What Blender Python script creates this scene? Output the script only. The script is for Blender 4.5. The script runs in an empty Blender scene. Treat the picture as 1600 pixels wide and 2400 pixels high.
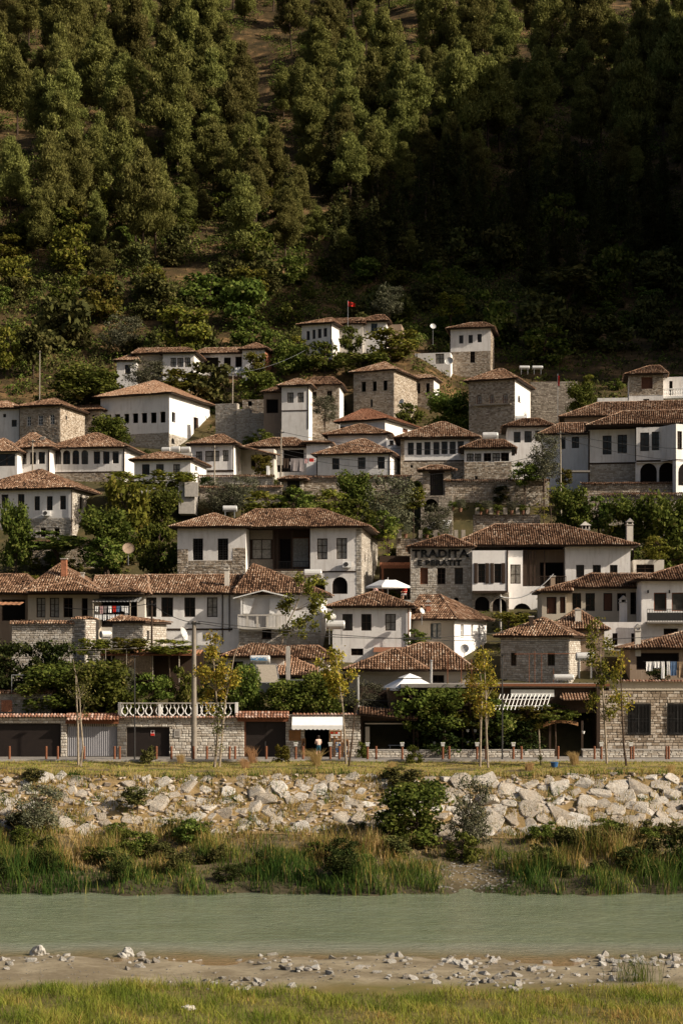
import bpy, math, random
import numpy as np
from mathutils import Vector

# ------------------------------------------------------------------ camera, sky, sun, exposure
SC = bpy.context.scene
COL = SC.collection
F, CY, EYE = 3840.0, 1530.0, 13.5          # focal length in photograph pixels, eye level row, eye height
cam = bpy.data.cameras.new("camera")
cam.sensor_fit = 'VERTICAL'; cam.sensor_height = 36.0
cam.lens = F / 2400.0 * 36.0
cam.shift_y = (CY - 1200.0) / 2400.0
cam.clip_start = 0.5; cam.clip_end = 3000
camo = bpy.data.objects.new("camera", cam); COL.objects.link(camo)
camo.location = (0, 0, EYE); camo.rotation_euler = (math.radians(90), 0, 0)
SC.camera = camo
SUN = Vector((0.80, -0.28, 0.53)).normalized()      # towards the sun: from the right
wd = bpy.data.worlds.new("World"); SC.world = wd; wd.use_nodes = True
nt = wd.node_tree
sky = nt.nodes.new('ShaderNodeTexSky'); sky.sky_type = 'NISHITA'; sky.sun_disc = False
sky.sun_elevation = math.asin(SUN.z); sky.sun_rotation = math.atan2(SUN.x, SUN.y)
sky.air_density = 1.0; sky.dust_density = 5.0; sky.ozone_density = 0.6
bg = nt.nodes['Background']; bg.inputs[1].default_value = 0.06
nt.links.new(sky.outputs[0], bg.inputs[0])
sl = bpy.data.lights.new("sun", 'SUN'); sl.energy = 5.0; sl.angle = math.radians(0.5); sl.color = (1.0, 0.89, 0.73)
so = bpy.data.objects.new("sun", sl); COL.objects.link(so)
so.rotation_euler = (-SUN).to_track_quat('-Z', 'Y').to_euler(); so.location = (60, -20, 80)
SC.view_settings.view_transform = 'Standard'; SC.view_settings.look = 'None'
SC.view_settings.gamma = 1.0; SC.view_settings.use_curve_mapping = False
SC.view_settings.exposure = 0.4
SC.cycles.max_bounces = 6; SC.cycles.diffuse_bounces = 3; SC.cycles.transmission_bounces = 4
SC.cycles.use_denoising = True; SC.cycles.denoiser = 'OPENIMAGEDENOISE'

# ------------------------------------------------------------------ helpers
RNG = np.random.default_rng(7); random.seed(7)
ORG = {}
def P(px, py, y):
    return Vector(((px - 800.0) * y / F, y, EYE + (CY - py) * y / F))

def tag(o, label=None, cat=None, group=None, kind=None):
    if label: o['label'] = label
    if cat: o['category'] = cat
    if group: o['group'] = group
    if kind: o['kind'] = kind
    return o
def empty(name, loc, label, cat, group=None):
    o = bpy.data.objects.new(name, None); COL.objects.link(o); o.location = loc
    o.empty_display_size = 0.3
    ORG[o.name] = Vector(loc)
    return tag(o, label, cat, group)

def mk_mesh(name, V, Fs, mats, rnd=None, midx=None, smooth=False):
    me = bpy.data.meshes.new(name)
    V = np.asarray(V, dtype=np.float32)
    if isinstance(Fs, np.ndarray):
        n, k = Fs.shape
        me.vertices.add(len(V)); me.vertices.foreach_set('co', V.ravel())
        me.loops.add(n * k); me.loops.foreach_set('vertex_index', Fs.ravel().astype(np.int32))
        me.polygons.add(n); me.polygons.foreach_set('loop_start', np.arange(0, n * k, k, dtype=np.int32))
        me.update(calc_edges=True)
    else:
        me.from_pydata(V.tolist(), [], Fs); n = len(Fs); me.update()
    for m in (mats if isinstance(mats, (list, tuple)) else [mats]): me.materials.append(m)
    if midx is not None: me.polygons.foreach_set('material_index', np.asarray(midx, dtype=np.int32))
    if rnd is not None:
        a = me.attributes.new('rnd', 'FLOAT', 'FACE'); a.data.foreach_set('value', np.asarray(rnd, dtype=np.float32))
    me.polygons.foreach_set('use_smooth', np.full(n, bool(smooth)))
    return me
def add(name, me, parent=None, loc=(0, 0, 0)):
    o = bpy.data.objects.new(name, me); COL.objects.link(o); o.location = loc
    if parent is not None:
        o.parent = parent
    return o
def mk(name, V, Fs, mats, parent=None, **kw):
    """vertices in world coordinates; the object is placed under its parent's origin"""
    V = np.asarray(V, dtype=np.float64)
    if parent is not None: org = ORG[parent.name]
    else: org = Vector(((V[:, 0].min() + V[:, 0].max()) / 2, (V[:, 1].min() + V[:, 1].max()) / 2, V[:, 2].min()))
    me = mk_mesh(name, V - np.array(org), Fs, mats, **kw)
    o = add(name, me, parent, (0, 0, 0) if parent is not None else org)
    ORG[o.name] = org
    return o

class MB:
    def __init__(s): s.V = []; s.F = []; s.M = []; s.R = []
    def poly(s, pts, m=0, r=0.5):
        b = len(s.V); s.V.extend([tuple(p) for p in pts]); s.F.append(list(range(b, b + len(pts)))); s.M.append(m); s.R.append(r)
    def box(s, T, a0, a1, b0, b1, c0, c1, m=0, r=0.5):
        p = [T(a, b, c) for c in (c0, c1) for b in (b0, b1) for a in (a0, a1)]
        b = len(s.V); s.V.extend([tuple(q) for q in p])
        for f in ((0, 2, 3, 1), (4, 5, 7, 6), (0, 1, 5, 4), (2, 6, 7, 3), (0, 4, 6, 2), (1, 3, 7, 5)):
            s.F.append([b + i for i in f]); s.M.append(m); s.R.append(r)
    def tube(s, pts, rad, n=6, m=0, r=0.5, cap=True):
        pts = [Vector(p) for p in pts]
        if not isinstance(rad, (list, tuple)): rad = [rad] * len(pts)
        b0 = len(s.V); up = None
        for i, p in enumerate(pts):
            d = (pts[min(i + 1, len(pts) - 1)] - pts[max(i - 1, 0)]).normalized()
            a = d.cross(Vector((0, 0, 1)));
            if a.length < 0.1: a = d.cross(Vector((0, 1, 0)))
            a.normalize(); c = d.cross(a)
            for k in range(n):
                t = 2 * math.pi * k / n
                s.V.append(tuple(p + (a * math.cos(t) + c * math.sin(t)) * rad[i]))
        for i in range(len(pts) - 1):
            for k in range(n):
                q = b0 + i * n; k2 = (k + 1) % n
                s.F.append([q + k, q + k2, q + n + k2, q + n + k]); s.M.append(m); s.R.append(r)
        if cap:
            for q in (b0, b0 + (len(pts) - 1) * n):
                s.F.append([q + k for k in range(n)]); s.M.append(m); s.R.append(r)
    def lathe(s, c, prof, n=12, m=0, r=0.5, axis=None, cap=True):
        c = Vector(c); ax = Vector(axis or (0, 0, 1)).normalized()
        a = ax.orthogonal().normalized(); e = ax.cross(a); b0 = len(s.V)
        for (rr, h) in prof:
            for k in range(n):
                t = 2 * math.pi * k / n
                s.V.append(tuple(c + ax * h + (a * math.cos(t) + e * math.sin(t)) * rr))
        for i in range(len(prof) - 1):
            for k in range(n):
                q = b0 + i * n; k2 = (k + 1) % n
                s.F.append([q + k, q + k2, q + n + k2, q + n + k]); s.M.append(m); s.R.append(r)
        if cap:
            for q in (b0, b0 + (len(prof) - 1) * n):
                s.F.append([q + k for k in range(n)]); s.M.append(m); s.R.append(r)
    def build(s, name, mats, parent=None, smooth=False):
        return mk(name, s.V, s.F, mats, parent, rnd=s.R, midx=s.M, smooth=smooth)
W = lambda a, b, c: (a, b, c)          # identity transform for MB.box: x, y, z

# ------------------------------------------------------------------ materials
def mat(name, build):
    m = bpy.data.materials.new(name); m.use_nodes = True
    t = m.node_tree; t.nodes.clear()
    out = t.nodes.new('ShaderNodeOutputMaterial')
    build(t, out); return m
def nd(t, typ, **kw):
    n = t.nodes.new(typ)
    for k, v in kw.items():
        if hasattr(n, k): setattr(n, k, v)
    return n
def ramp(t, fac, stops, interp='LINEAR'):
    r = t.nodes.new('ShaderNodeValToRGB'); r.color_ramp.interpolation = interp
    e = r.color_ramp.elements
    while len(e) < len(stops): e.new(0.5)
    for i, (p, c) in enumerate(stops):
        e[i].position = p; e[i].color = (c[0], c[1], c[2], 1)
    t.links.new(fac, r.inputs[0]); return r.outputs[0]
def noise(t, scale, detail=4, rough=0.6, coord=None, dist=0.0):
    n = t.nodes.new('ShaderNodeTexNoise'); n.inputs['Scale'].default_value = scale
    n.inputs['Detail'].default_value = detail; n.inputs['Roughness'].default_value = rough; n.inputs['Distortion'].default_value = dist
    if coord is None:
        g = t.nodes.new('ShaderNodeNewGeometry'); coord = g.outputs['Position']
    t.links.new(coord, n.inputs['Vector']); return n.outputs['Fac']
def mixc(t, fac, a, b, blend='MIX'):
    m = t.nodes.new('ShaderNodeMix'); m.data_type = 'RGBA'; m.blend_type = blend
    for sock, v in ((m.inputs[0], fac), (m.inputs[6], a), (m.inputs[7], b)):
        if isinstance(v, (int, float)): sock.default_value = v
        elif isinstance(v, (tuple, list)): sock.default_value = (v[0], v[1], v[2], 1)
        else: t.links.new(v, sock)
    return m.outputs[2]
def attr(t, name='rnd'):
    a = t.nodes.new('ShaderNodeAttribute'); a.attribute_name = name; return a.outputs['Fac']
def bsdf(t, out, col, rough=0.8, spec=0.3, metal=0.0, bump=None, bstr=0.3, bdist=0.02):
    p = t.nodes.new('ShaderNodeBsdfPrincipled')
    if isinstance(col, (tuple, list)): p.inputs['Base Color'].default_value = (col[0], col[1], col[2], 1)
    else: t.links.new(col, p.inputs['Base Color'])
    p.inputs['Roughness'].default_value = rough; p.inputs['Metallic'].default_value = metal
    p.inputs['Specular IOR Level'].default_value = spec
    if bump is not None:
        b = t.nodes.new('ShaderNodeBump'); b.inputs['Strength'].default_value = bstr; b.inputs['Distance'].default_value = bdist
        t.links.new(bump, b.inputs['Height']); t.links.new(b.outputs[0], p.inputs['Normal'])
    if out is not None: t.links.new(p.outputs[0], out.inputs[0])
    return p
def plain(name, c, rough=0.6, spec=0.3, metal=0.0, var=0.18, scale=3.0):
    def b(t, out):
        n = noise(t, scale, 5)
        d = tuple(x * (1 - var) for x in c); l = tuple(min(1, x * (1 + var)) for x in c)
        bsdf(t, out, ramp(t, n, [(0.3, d), (0.7, l)]), rough, spec, metal, bump=n, bstr=0.1)
    return mat(name, b)
def plaster(name, c, stain=(0.42, 0.34, 0.26), amount=0.5):
    def b(t, out):
        n1 = noise(t, 0.55, 6, 0.65, dist=0.6)
        g = nd(t, 'ShaderNodeNewGeometry'); mp = nd(t, 'ShaderNodeMapping'); mp.inputs['Scale'].default_value = (3.0, 3.0, 0.35)
        t.links.new(g.outputs['Position'], mp.inputs['Vector'])
        streak = noise(t, 1.0, 5, 0.6, mp.outputs[0])
        base = ramp(t, n1, [(0.3, tuple(x * 0.86 for x in c)), (0.6, c)])
        f = ramp(t, streak, [(0.50, (0, 0, 0)), (0.75, (amount, amount, amount))])
        c2 = mixc(t, f, base, stain)
        n2 = noise(t, 1.7, 8, 0.75)
        f2 = ramp(t, n2, [(0.60, (0, 0, 0)), (0.70, (amount * 0.85,) * 3)])
        c3 = mixc(t, f2, c2, tuple(0.75 * x for x in stain))
        n3 = noise(t, 9.0, 4)
        bsdf(t, out, c3, 0.9, 0.15, bump=n3, bstr=0.35, bdist=0.03)
    return mat(name, b)
def stone(name, stops, bsc=14.0):
    def b(t, out):
        r = attr(t); base = ramp(t, r, stops)
        n = noise(t, 6.0, 6, 0.7)
        c = mixc(t, ramp(t, n, [(0.35, (0, 0, 0)), (0.7, (0.55,) * 3)]), base, tuple(x * 0.55 for x in stops[0][1]))
        n2 = noise(t, bsc, 5)
        bsdf(t, out, c, 0.92, 0.15, bump=n2, bstr=0.6, bdist=0.03)
    return mat(name, b)
def foliage(name, stops, trans=0.28, var=0.25):
    def b(t, out):
        r = attr(t); c = ramp(t, r, stops)
        oi = nd(t, 'ShaderNodeObjectInfo'); hs = nd(t, 'ShaderNodeHueSaturation')
        mr = nd(t, 'ShaderNodeMapRange'); mr.inputs['To Min'].default_value = 1 - var; mr.inputs['To Max'].default_value = 1 + var
        t.links.new(oi.outputs['Random'], mr.inputs['Value']); t.links.new(mr.outputs[0], hs.inputs['Value'])
        m2 = nd(t, 'ShaderNodeMath', operation='MULTIPLY_ADD'); m2.inputs[1].default_value = 0.045; m2.inputs[2].default_value = 0.478
        t.links.new(oi.outputs['Random'], m2.inputs[0]); t.links.new(m2.outputs[0], hs.inputs['Hue'])
        t.links.new(c, hs.inputs['Color'])
        d = bsdf(t, None, hs.outputs[0], 0.7, 0.04)
        tr = nd(t, 'ShaderNodeBsdfTranslucent'); t.links.new(hs.outputs[0], tr.inputs['Color'])
        mx = nd(t, 'ShaderNodeMixShader'); mx.inputs[0].default_value = trans
        t.links.new(d.outputs[0], mx.inputs[1]); t.links.new(tr.outputs[0], mx.inputs[2]); t.links.new(mx.outputs[0], out.inputs[0])
    return mat(name, b)

M = {}
M['plaster'] = plaster('lime plaster', (0.79, 0.755, 0.725), stain=(0.46, 0.40, 0.345), amount=0.6)
M['plaster_clean'] = plaster('clean white plaster', (0.84, 0.81, 0.785), stain=(0.50, 0.44, 0.39), amount=0.42)
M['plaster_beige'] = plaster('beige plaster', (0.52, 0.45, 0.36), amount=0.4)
M['plaster_old'] = plaster('weathered plaster', (0.60, 0.56, 0.50), amount=0.75)
M['plaster_brown'] = plaster('brown render', (0.30, 0.22, 0.16), amount=0.5)
M['mortar'] = plain('mortar', (0.17, 0.145, 0.12), 0.95, 0.1)
M['mortar_light'] = plain('light mortar', (0.33, 0.29, 0.245), 0.95, 0.1)
M['stone'] = stone('rubble stone', [(0.0, (0.23, 0.175, 0.125)), (0.3, (0.42, 0.335, 0.25)), (0.65, (0.56, 0.47, 0.375)), (1.0, (0.70, 0.63, 0.54))])
M['stone_grey'] = stone('grey limestone', [(0.0, (0.21, 0.175, 0.14)), (0.4, (0.37, 0.315, 0.255)), (1.0, (0.54, 0.48, 0.40))])
M['stone_white'] = stone('white limestone', [(0.0, (0.36, 0.31, 0.25)), (0.4, (0.52, 0.47, 0.41)), (1.0, (0.68, 0.64, 0.58))])
def tilemat(name, stops):
    def b(t, out):
        base = ramp(t, attr(t), stops); n = noise(t, 5.0, 6, 0.7); pt = noise(t, 0.45, 6, 0.7)
        c = mixc(t, ramp(t, n, [(0.35, (0, 0, 0)), (0.7, (0.5,) * 3)]), base, tuple(x * 0.6 for x in stops[0][1]))
        c = mixc(t, ramp(t, pt, [(0.48, (0, 0, 0)), (0.70, (0.35,) * 3)]), c, (0.15, 0.115, 0.08))
        bsdf(t, out, c, 0.92, 0.12, bump=noise(t, 14, 5), bstr=0.5, bdist=0.03)
    return mat(name, b)
M['tile'] = tilemat('clay roof tile', [(0.0, (0.05, 0.028, 0.018)), (0.25, (0.155, 0.085, 0.052)), (0.5, (0.28, 0.16, 0.098)), (0.78, (0.42, 0.265, 0.175)), (1.0, (0.60, 0.46, 0.345))])
M['tile_new'] = tilemat('newer orange clay tile', [(0.0, (0.27, 0.15, 0.09)), (0.4, (0.41, 0.245, 0.155)), (1.0, (0.56, 0.39, 0.28))])
M['tile_red'] = tilemat('red clay tile', [(0.0, (0.12, 0.05, 0.03)), (0.4, (0.22, 0.095, 0.055)), (1.0, (0.32, 0.16, 0.10))])
M['roofbase'] = plain('tile bed', (0.035, 0.021, 0.014), 0.95, 0.05)
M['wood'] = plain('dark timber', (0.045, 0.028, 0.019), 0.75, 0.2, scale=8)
M['wood_red'] = plain('red brown timber', (0.19, 0.07, 0.032), 0.65, 0.3, scale=8)
M['wood_warm'] = plain('warm plank', (0.34, 0.18, 0.085), 0.7, 0.2, scale=8)
M['wood_grey'] = plain('weathered timber', (0.30, 0.26, 0.21), 0.85, 0.1, scale=8)
M['frame_white'] = plain('white paint', (0.72, 0.71, 0.69), 0.5, 0.3, var=0.08)
M['frame_blue'] = plain('blue grey paint', (0.10, 0.13, 0.14), 0.5, 0.3)
def glassm(t, out):
    oi = nd(t, 'ShaderNodeObjectInfo'); n = noise(t, 1.6, 3)
    c = ramp(t, oi.outputs['Random'], [(0.0, (0.010, 0.009, 0.008)), (0.6, (0.022, 0.019, 0.017)), (0.8, (0.06, 0.055, 0.05)), (1.0, (0.15, 0.14, 0.12))])
    bsdf(t, out, mixc(t, n, c, (0.008, 0.008, 0.008)), 0.12, 0.5, bump=n, bstr=.05)
M['glass'] = mat('window glass', glassm)
M['curtain'] = plain('net curtain behind glass', (0.33, 0.31, 0.27), 0.5, 0.4, var=0.35, scale=5)
M['dark'] = plain('painted opening shade', (0.012, 0.010, 0.009), 0.9, 0.05)  # near-black sheet: shade inside openings is put into the colour
M['shutter_brown'] = plain('brown shutter', (0.115, 0.05, 0.03), 0.7, 0.2)
M['metal'] = plain('grey metal', (0.42, 0.42, 0.42), 0.4, 0.5, 0.6, var=0.12)
M['metal_dark'] = plain('dark iron', (0.03, 0.028, 0.027), 0.55, 0.4)
M['rust'] = plain('rusty sheet', (0.33, 0.16, 0.085), 0.85, 0.15, var=0.45, scale=2)
M['concrete'] = plain('concrete', (0.40, 0.37, 0.335), 0.9, 0.15)
M['concrete_pole'] = plain('weathered concrete', (0.24, 0.21, 0.175), 0.9, 0.15)
M['concrete_dark'] = plain('grey concrete', (0.22, 0.20, 0.18), 0.9, 0.15)
M['tank'] = plain('painted steel tank', (0.58, 0.57, 0.55), 0.4, 0.4, 0.15, var=0.1)
M['white_cloth'] = plain('white fabric', (0.78, 0.77, 0.76), 0.85, 0.1, var=0.06)
M['brick'] = plain('orange brick', (0.33, 0.14, 0.08), 0.9, 0.1, var=0.4, scale=6)
M['clay_pot'] = plain('terracotta pot', (0.22, 0.115, 0.075), 0.85, 0.1)
M['red'] = plain('red cloth', (0.52, 0.03, 0.02), 0.8, 0.1, var=0.1)
M['black'] = plain('black print', (0.01, 0.01, 0.01), 0.8, 0.1)
M['blue'] = plain('blue plastic', (0.03, 0.10, 0.24), 0.4, 0.4)
M['blue_text'] = plain('blue lettering', (0.06, 0.25, 0.50), 0.5, 0.3)
M['red_text'] = plain('faded red lettering', (0.45, 0.16, 0.13), 0.6, 0.2)
M['cloth_blue'] = plain('denim cloth', (0.10, 0.16, 0.27), 0.9, 0.1)
M['cloth_pink'] = plain('pink cloth', (0.48, 0.30, 0.30), 0.9, 0.1)
M['cloth_grey'] = plain('grey blanket', (0.26, 0.23, 0.23), 0.9, 0.1)
M['skin'] = plain('skin', (0.50, 0.30, 0.21), 0.6, 0.3, var=0.05)
M['hair'] = plain('dark hair', (0.03, 0.018, 0.012), 0.6, 0.3)
M['teal'] = plain('teal skirt', (0.02, 0.075, 0.11), 0.9, 0.1)
M['top'] = plain('pale pink top', (0.62, 0.45, 0.38), 0.9, 0.1)
M['bark'] = plain('bark', (0.075, 0.052, 0.038), 0.95, 0.05, var=0.4, scale=4)
M['bark_pale'] = plain('pale bark', (0.30, 0.245, 0.185), 0.9, 0.1, var=0.3, scale=6)
M['reedmat'] = plain('split reed matting', (0.24, 0.17, 0.11), 0.9, 0.1, var=0.4, scale=7)
M['gate_grey'] = plain('grey painted steel', (0.25, 0.245, 0.26), 0.5, 0.4, var=0.05)
M['gate_dark'] = plain('dark brown garage door', (0.018, 0.012, 0.010), 0.6, 0.3)
M['plaster_wall_ad'] = plain('ochre panel', (0.27, 0.13, 0.05), 0.8, 0.2)
M['pine'] = foliage('pine needles', [(0.0, (0.05, 0.055, 0.016)), (0.35, (0.125, 0.126, 0.033)), (0.7, (0.20, 0.19, 0.055)), (1.0, (0.27, 0.25, 0.085))], 0.28, 0.3)
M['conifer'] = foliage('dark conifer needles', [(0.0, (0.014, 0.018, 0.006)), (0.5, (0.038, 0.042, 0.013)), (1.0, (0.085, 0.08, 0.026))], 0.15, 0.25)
M['leaf'] = foliage('green leaves', [(0.0, (0.026, 0.038, 0.008)), (0.4, (0.075, 0.098, 0.018)), (0.8, (0.155, 0.172, 0.034)), (1.0, (0.27, 0.25, 0.08))])
M['leaf_yellow'] = foliage('yellow green leaves', [(0.0, (0.05, 0.05, 0.010)), (0.4, (0.11, 0.115, 0.018)), (0.8, (0.19, 0.17, 0.03)), (1.0, (0.28, 0.21, 0.06))])
M['leaf_olive'] = foliage('olive leaves', [(0.0, (0.045, 0.048, 0.026)), (0.5, (0.11, 0.11, 0.065)), (1.0, (0.21, 0.20, 0.13))], 0.15)
M['leaf_autumn'] = foliage('autumn leaves', [(0.0, (0.09, 0.08, 0.014)), (0.35, (0.21, 0.17, 0.025)), (0.7, (0.36, 0.27, 0.045)), (1.0, (0.33, 0.17, 0.045))], 0.3)
M['leaf_dry'] = foliage('scrub leaves', [(0.0, (0.03, 0.031, 0.011)), (0.5, (0.078, 0.080, 0.024)), (1.0, (0.17, 0.15, 0.05))], 0.2)
M['ivy'] = foliage('dark ivy', [(0.0, (0.010, 0.016, 0.005)), (0.6, (0.028, 0.040, 0.010)), (1.0, (0.10, 0.11, 0.03))], 0.15)
M['bamboo'] = foliage('bamboo leaves', [(0.0, (0.16, 0.17, 0.02)), (1.0, (0.36, 0.34, 0.05))], 0.3)
M['reed'] = foliage('reed blades', [(0.0, (0.026, 0.050, 0.010)), (0.28, (0.080, 0.118, 0.022)), (0.5, (0.16, 0.165, 0.036)), (0.70, (0.33, 0.20, 0.065)), (1.0, (0.50, 0.37, 0.19))], 0.3, 0.02)
M['meadow'] = foliage('meadow grass', [(0.0, (0.10, 0.145, 0.020)), (0.4, (0.21, 0.235, 0.038)), (0.7, (0.33, 0.285, 0.065)), (1.0, (0.44, 0.26, 0.11))], 0.3, 0.02)
M['straw'] = foliage('dry straw', [(0.0, (0.34, 0.20, 0.085)), (1.0, (0.58, 0.40, 0.20))], 0.3, 0.05)
M['riprap'] = stone('white limestone boulder', [(0.0, (0.42, 0.35, 0.28)), (0.5, (0.58, 0.52, 0.45)), (1.0, (0.72, 0.68, 0.61))], 5.0)
M['pebble'] = stone('river stone', [(0.0, (0.22, 0.205, 0.18)), (0.5, (0.40, 0.38, 0.345)), (1.0, (0.60, 0.58, 0.54))], 9.0)

# ------------------------------------------------------------------ terrain
PY = np.array([-60, 4, 12, 20, 35, 45, 55, 62, 66, 69.5, 72.3, 76, 82, 89, 91.6, 92.6, 97, 104, 109, 120, 126, 127.2, 131, 137, 146, 152, 160, 172, 180, 186, 190, 200, 212, 226, 236, 246, 256, 266, 290, 330, 620, 760, 1000.])
PZ = np.array([11.5, 11.2, 8., 5., 2.3, 1.5, 1.05, .58, .34, .20, .0, -.25, -1.2, -.9, -.05, .40, 1.1, 2.3, 5.35, 5.52, 5.55, 8.2, 9.5, 11.0, 13.7, 15.7, 17.6, 21.0, 24.2, 26.6, 31.6, 34.0, 36.6, 39.6, 43.0, 46.5, 52.0, 57.5, 68.5, 92., 266., 345., 420.])
def smooth(a, b, x):
    t = np.clip((x - a) / (b - a), 0, 1); return t * t * (3 - 2 * t)
def zg(x, y):
    x = np.asarray(x, float); y = np.asarray(y, float)
    z = np.interp(y, PY, PZ)
    hill = smooth(275, 340, y)
    z = z + hill * (2.6 * np.sin(x * 0.035 + 0.7 + y * 0.011) + 2.0 * np.sin(x * 0.083 - y * 0.047) + 1.0 * np.sin(x * .19 + y * .13))
    z = z + 4.0 * smooth(-14, -6, x) * smooth(20, 11, x) * smooth(250, 262, y) * smooth(300, 280, y) + 3.5 * smooth(30, 40, x) * smooth(222, 240, y) * smooth(270, 250, y) - 1.2 * smooth(-9, -15, x) * smooth(222, 232, y) * smooth(252, 242, y)
    # unseen spur added on the right, shaped to shade the slope's right half
    sp = smooth(66, 124, x - 0.208 * (y - 300)) * smooth(222, 262, y) * smooth(510, 415, y)
    z = z + sp * 108.0
    near = smooth(91, 93, y) * smooth(120, 118, y)
    z = z + near * (0.10 * np.sin(x * 0.9) * np.sin(y * 1.3) + 0.12 * np.sin(x * .31 + 2))
    shore = smooth(64.5, 66.5, y) * smooth(75, 71, y)
    z = z + shore * (0.085 * np.sin(x * 0.42 + 1.0) + .05 * np.sin(x * 1.3 + y * .6) + .03 * np.sin(x * 2.9 - y * 1.3))
    z = z + smooth(68, 62, y) * smooth(40, 50, y) * 0.08 * (np.sin(x * 0.8) * np.sin(y * 0.9 + 1) + np.sin(x * 2.1 + y))
    z = z + smooth(89.5, 91, y) * smooth(95, 92.5, y) * (.16 * np.sin(x * .55 + 1) + .14 * np.sin(x * 1.45) + .10 * np.sin(x * 3.1 + 2))
    # opening in the bank, right of the middle
    gap = np.exp(-((x - 7.0) / 2.6) ** 2) * smooth(92, 94, y) * smooth(106, 101, y)
    z = z - 0.35 * gap
    return z
def gz(x, y): return float(zg(x, y))
def ground(px, py, y0=50., y1=720.):
    ys = np.linspace(y0, y1, 2400)
    zr = EYE + (CY - py) * ys / F; g = zg((px - 800) * ys / F, ys)
    i = np.argmax(g >= zr)
    y = ys[i]; x = (px - 800) * y / F
    return Vector((x, y, gz(x, y)))
def terr_mat(t, out):
    g = nd(t, 'ShaderNodeNewGeometry'); s = nd(t, 'ShaderNodeSeparateXYZ'); t.links.new(g.outputs['Position'], s.inputs[0])
    def step(a, b):
        m = nd(t, 'ShaderNodeMapRange'); m.inputs['From Min'].default_value = a; m.inputs['From Max'].default_value = b
        t.links.new(s.outputs[1], m.inputs['Value']); return m.outputs[0]
    n1 = noise(t, 0.5, 7, 0.7); n2 = noise(t, 3.0, 6, 0.7); n3 = noise(t, 0.07, 5, 0.6)
    sand = mixc(t, ramp(t, noise(t, .35, 6, .7), [(0.42, (0, 0, 0)), (0.6, (1, 1, 1))]), ramp(t, n2, [(0.3, (0.15, 0.12, 0.078)), (0.7, (0.21, 0.172, 0.115))]), ramp(t, n2, [(0.3, (0.24, 0.20, 0.135)), (0.7, (0.335, 0.285, 0.20))]))
    turf = ramp(t, n1, [(0.3, (0.10, 0.10, 0.03)), (0.7, (0.20, 0.15, 0.06))])
    bankd = ramp(t, n2, [(0.3, (0.045, 0.038, 0.022)), (0.7, (0.085, 0.07, 0.042))])
    bank = ramp(t, n1, [(0.3, (0.075, 0.06, 0.034)), (0.5, (0.13, 0.10, 0.056)), (0.75, (0.21, 0.165, 0.095))])
    soil = ramp(t, n1, [(0.3, (0.035, 0.034, 0.015)), (0.55, (0.075, 0.062, 0.028)), (0.75, (0.14, 0.095, 0.045))])
    hillc = ramp(t, noise(t, 0.16, 8, 0.72), [(0.38, (0.030, 0.024, 0.011)), (0.53, (0.085, 0.055, 0.025)), (0.69, (0.27, 0.16, 0.073))])
    c = mixc(t, step(63.5, 66.0), turf, sand)
    c = mixc(t, step(88.0, 88.5), c, bankd); c = mixc(t, step(92.4, 95.5), c, bank)
    c = mixc(t, step(92.6, 91.9), c, (0.05, 0.042, 0.026)) if False else c
    c = mixc(t, step(118., 128.), c, soil)
    c = mixc(t, step(245., 262.), c, hillc)
    bsdf(t, out, c, 0.95, 0.1, bump=n2, bstr=0.5, bdist=0.05)
M['terrain'] = mat('ground', terr_mat)
ys = np.concatenate([np.arange(-60, 50, 6), np.arange(50, 72, .5), np.arange(72, 90, 2), np.arange(90, 112, .5), np.arange(112, 272, 2.), np.arange(272, 640, 4.), np.arange(640, 1001, 20.)])
xs = np.concatenate([np.arange(-340, -130, 12.), np.arange(-130, -26, 3.), np.arange(-26, 26, 1.), np.arange(26, 210, 3.), np.arange(210, 421, 10.)])
X, Y = np.meshgrid(xs, ys); Z = zg(X, Y)
nx, ny = len(xs), len(ys)
i, j = np.meshgrid(np.arange(nx - 1), np.arange(ny - 1)); a = (j * nx + i).ravel()
TF = np.stack([a, a + 1, a + nx + 1, a + nx], 1)
tag(mk('terrain', np.stack([X.ravel(), Y.ravel(), Z.ravel()], 1), TF, M['terrain'], smooth=True), 'hillside and river banks of dry grass and soil', None, kind='structure')

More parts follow.
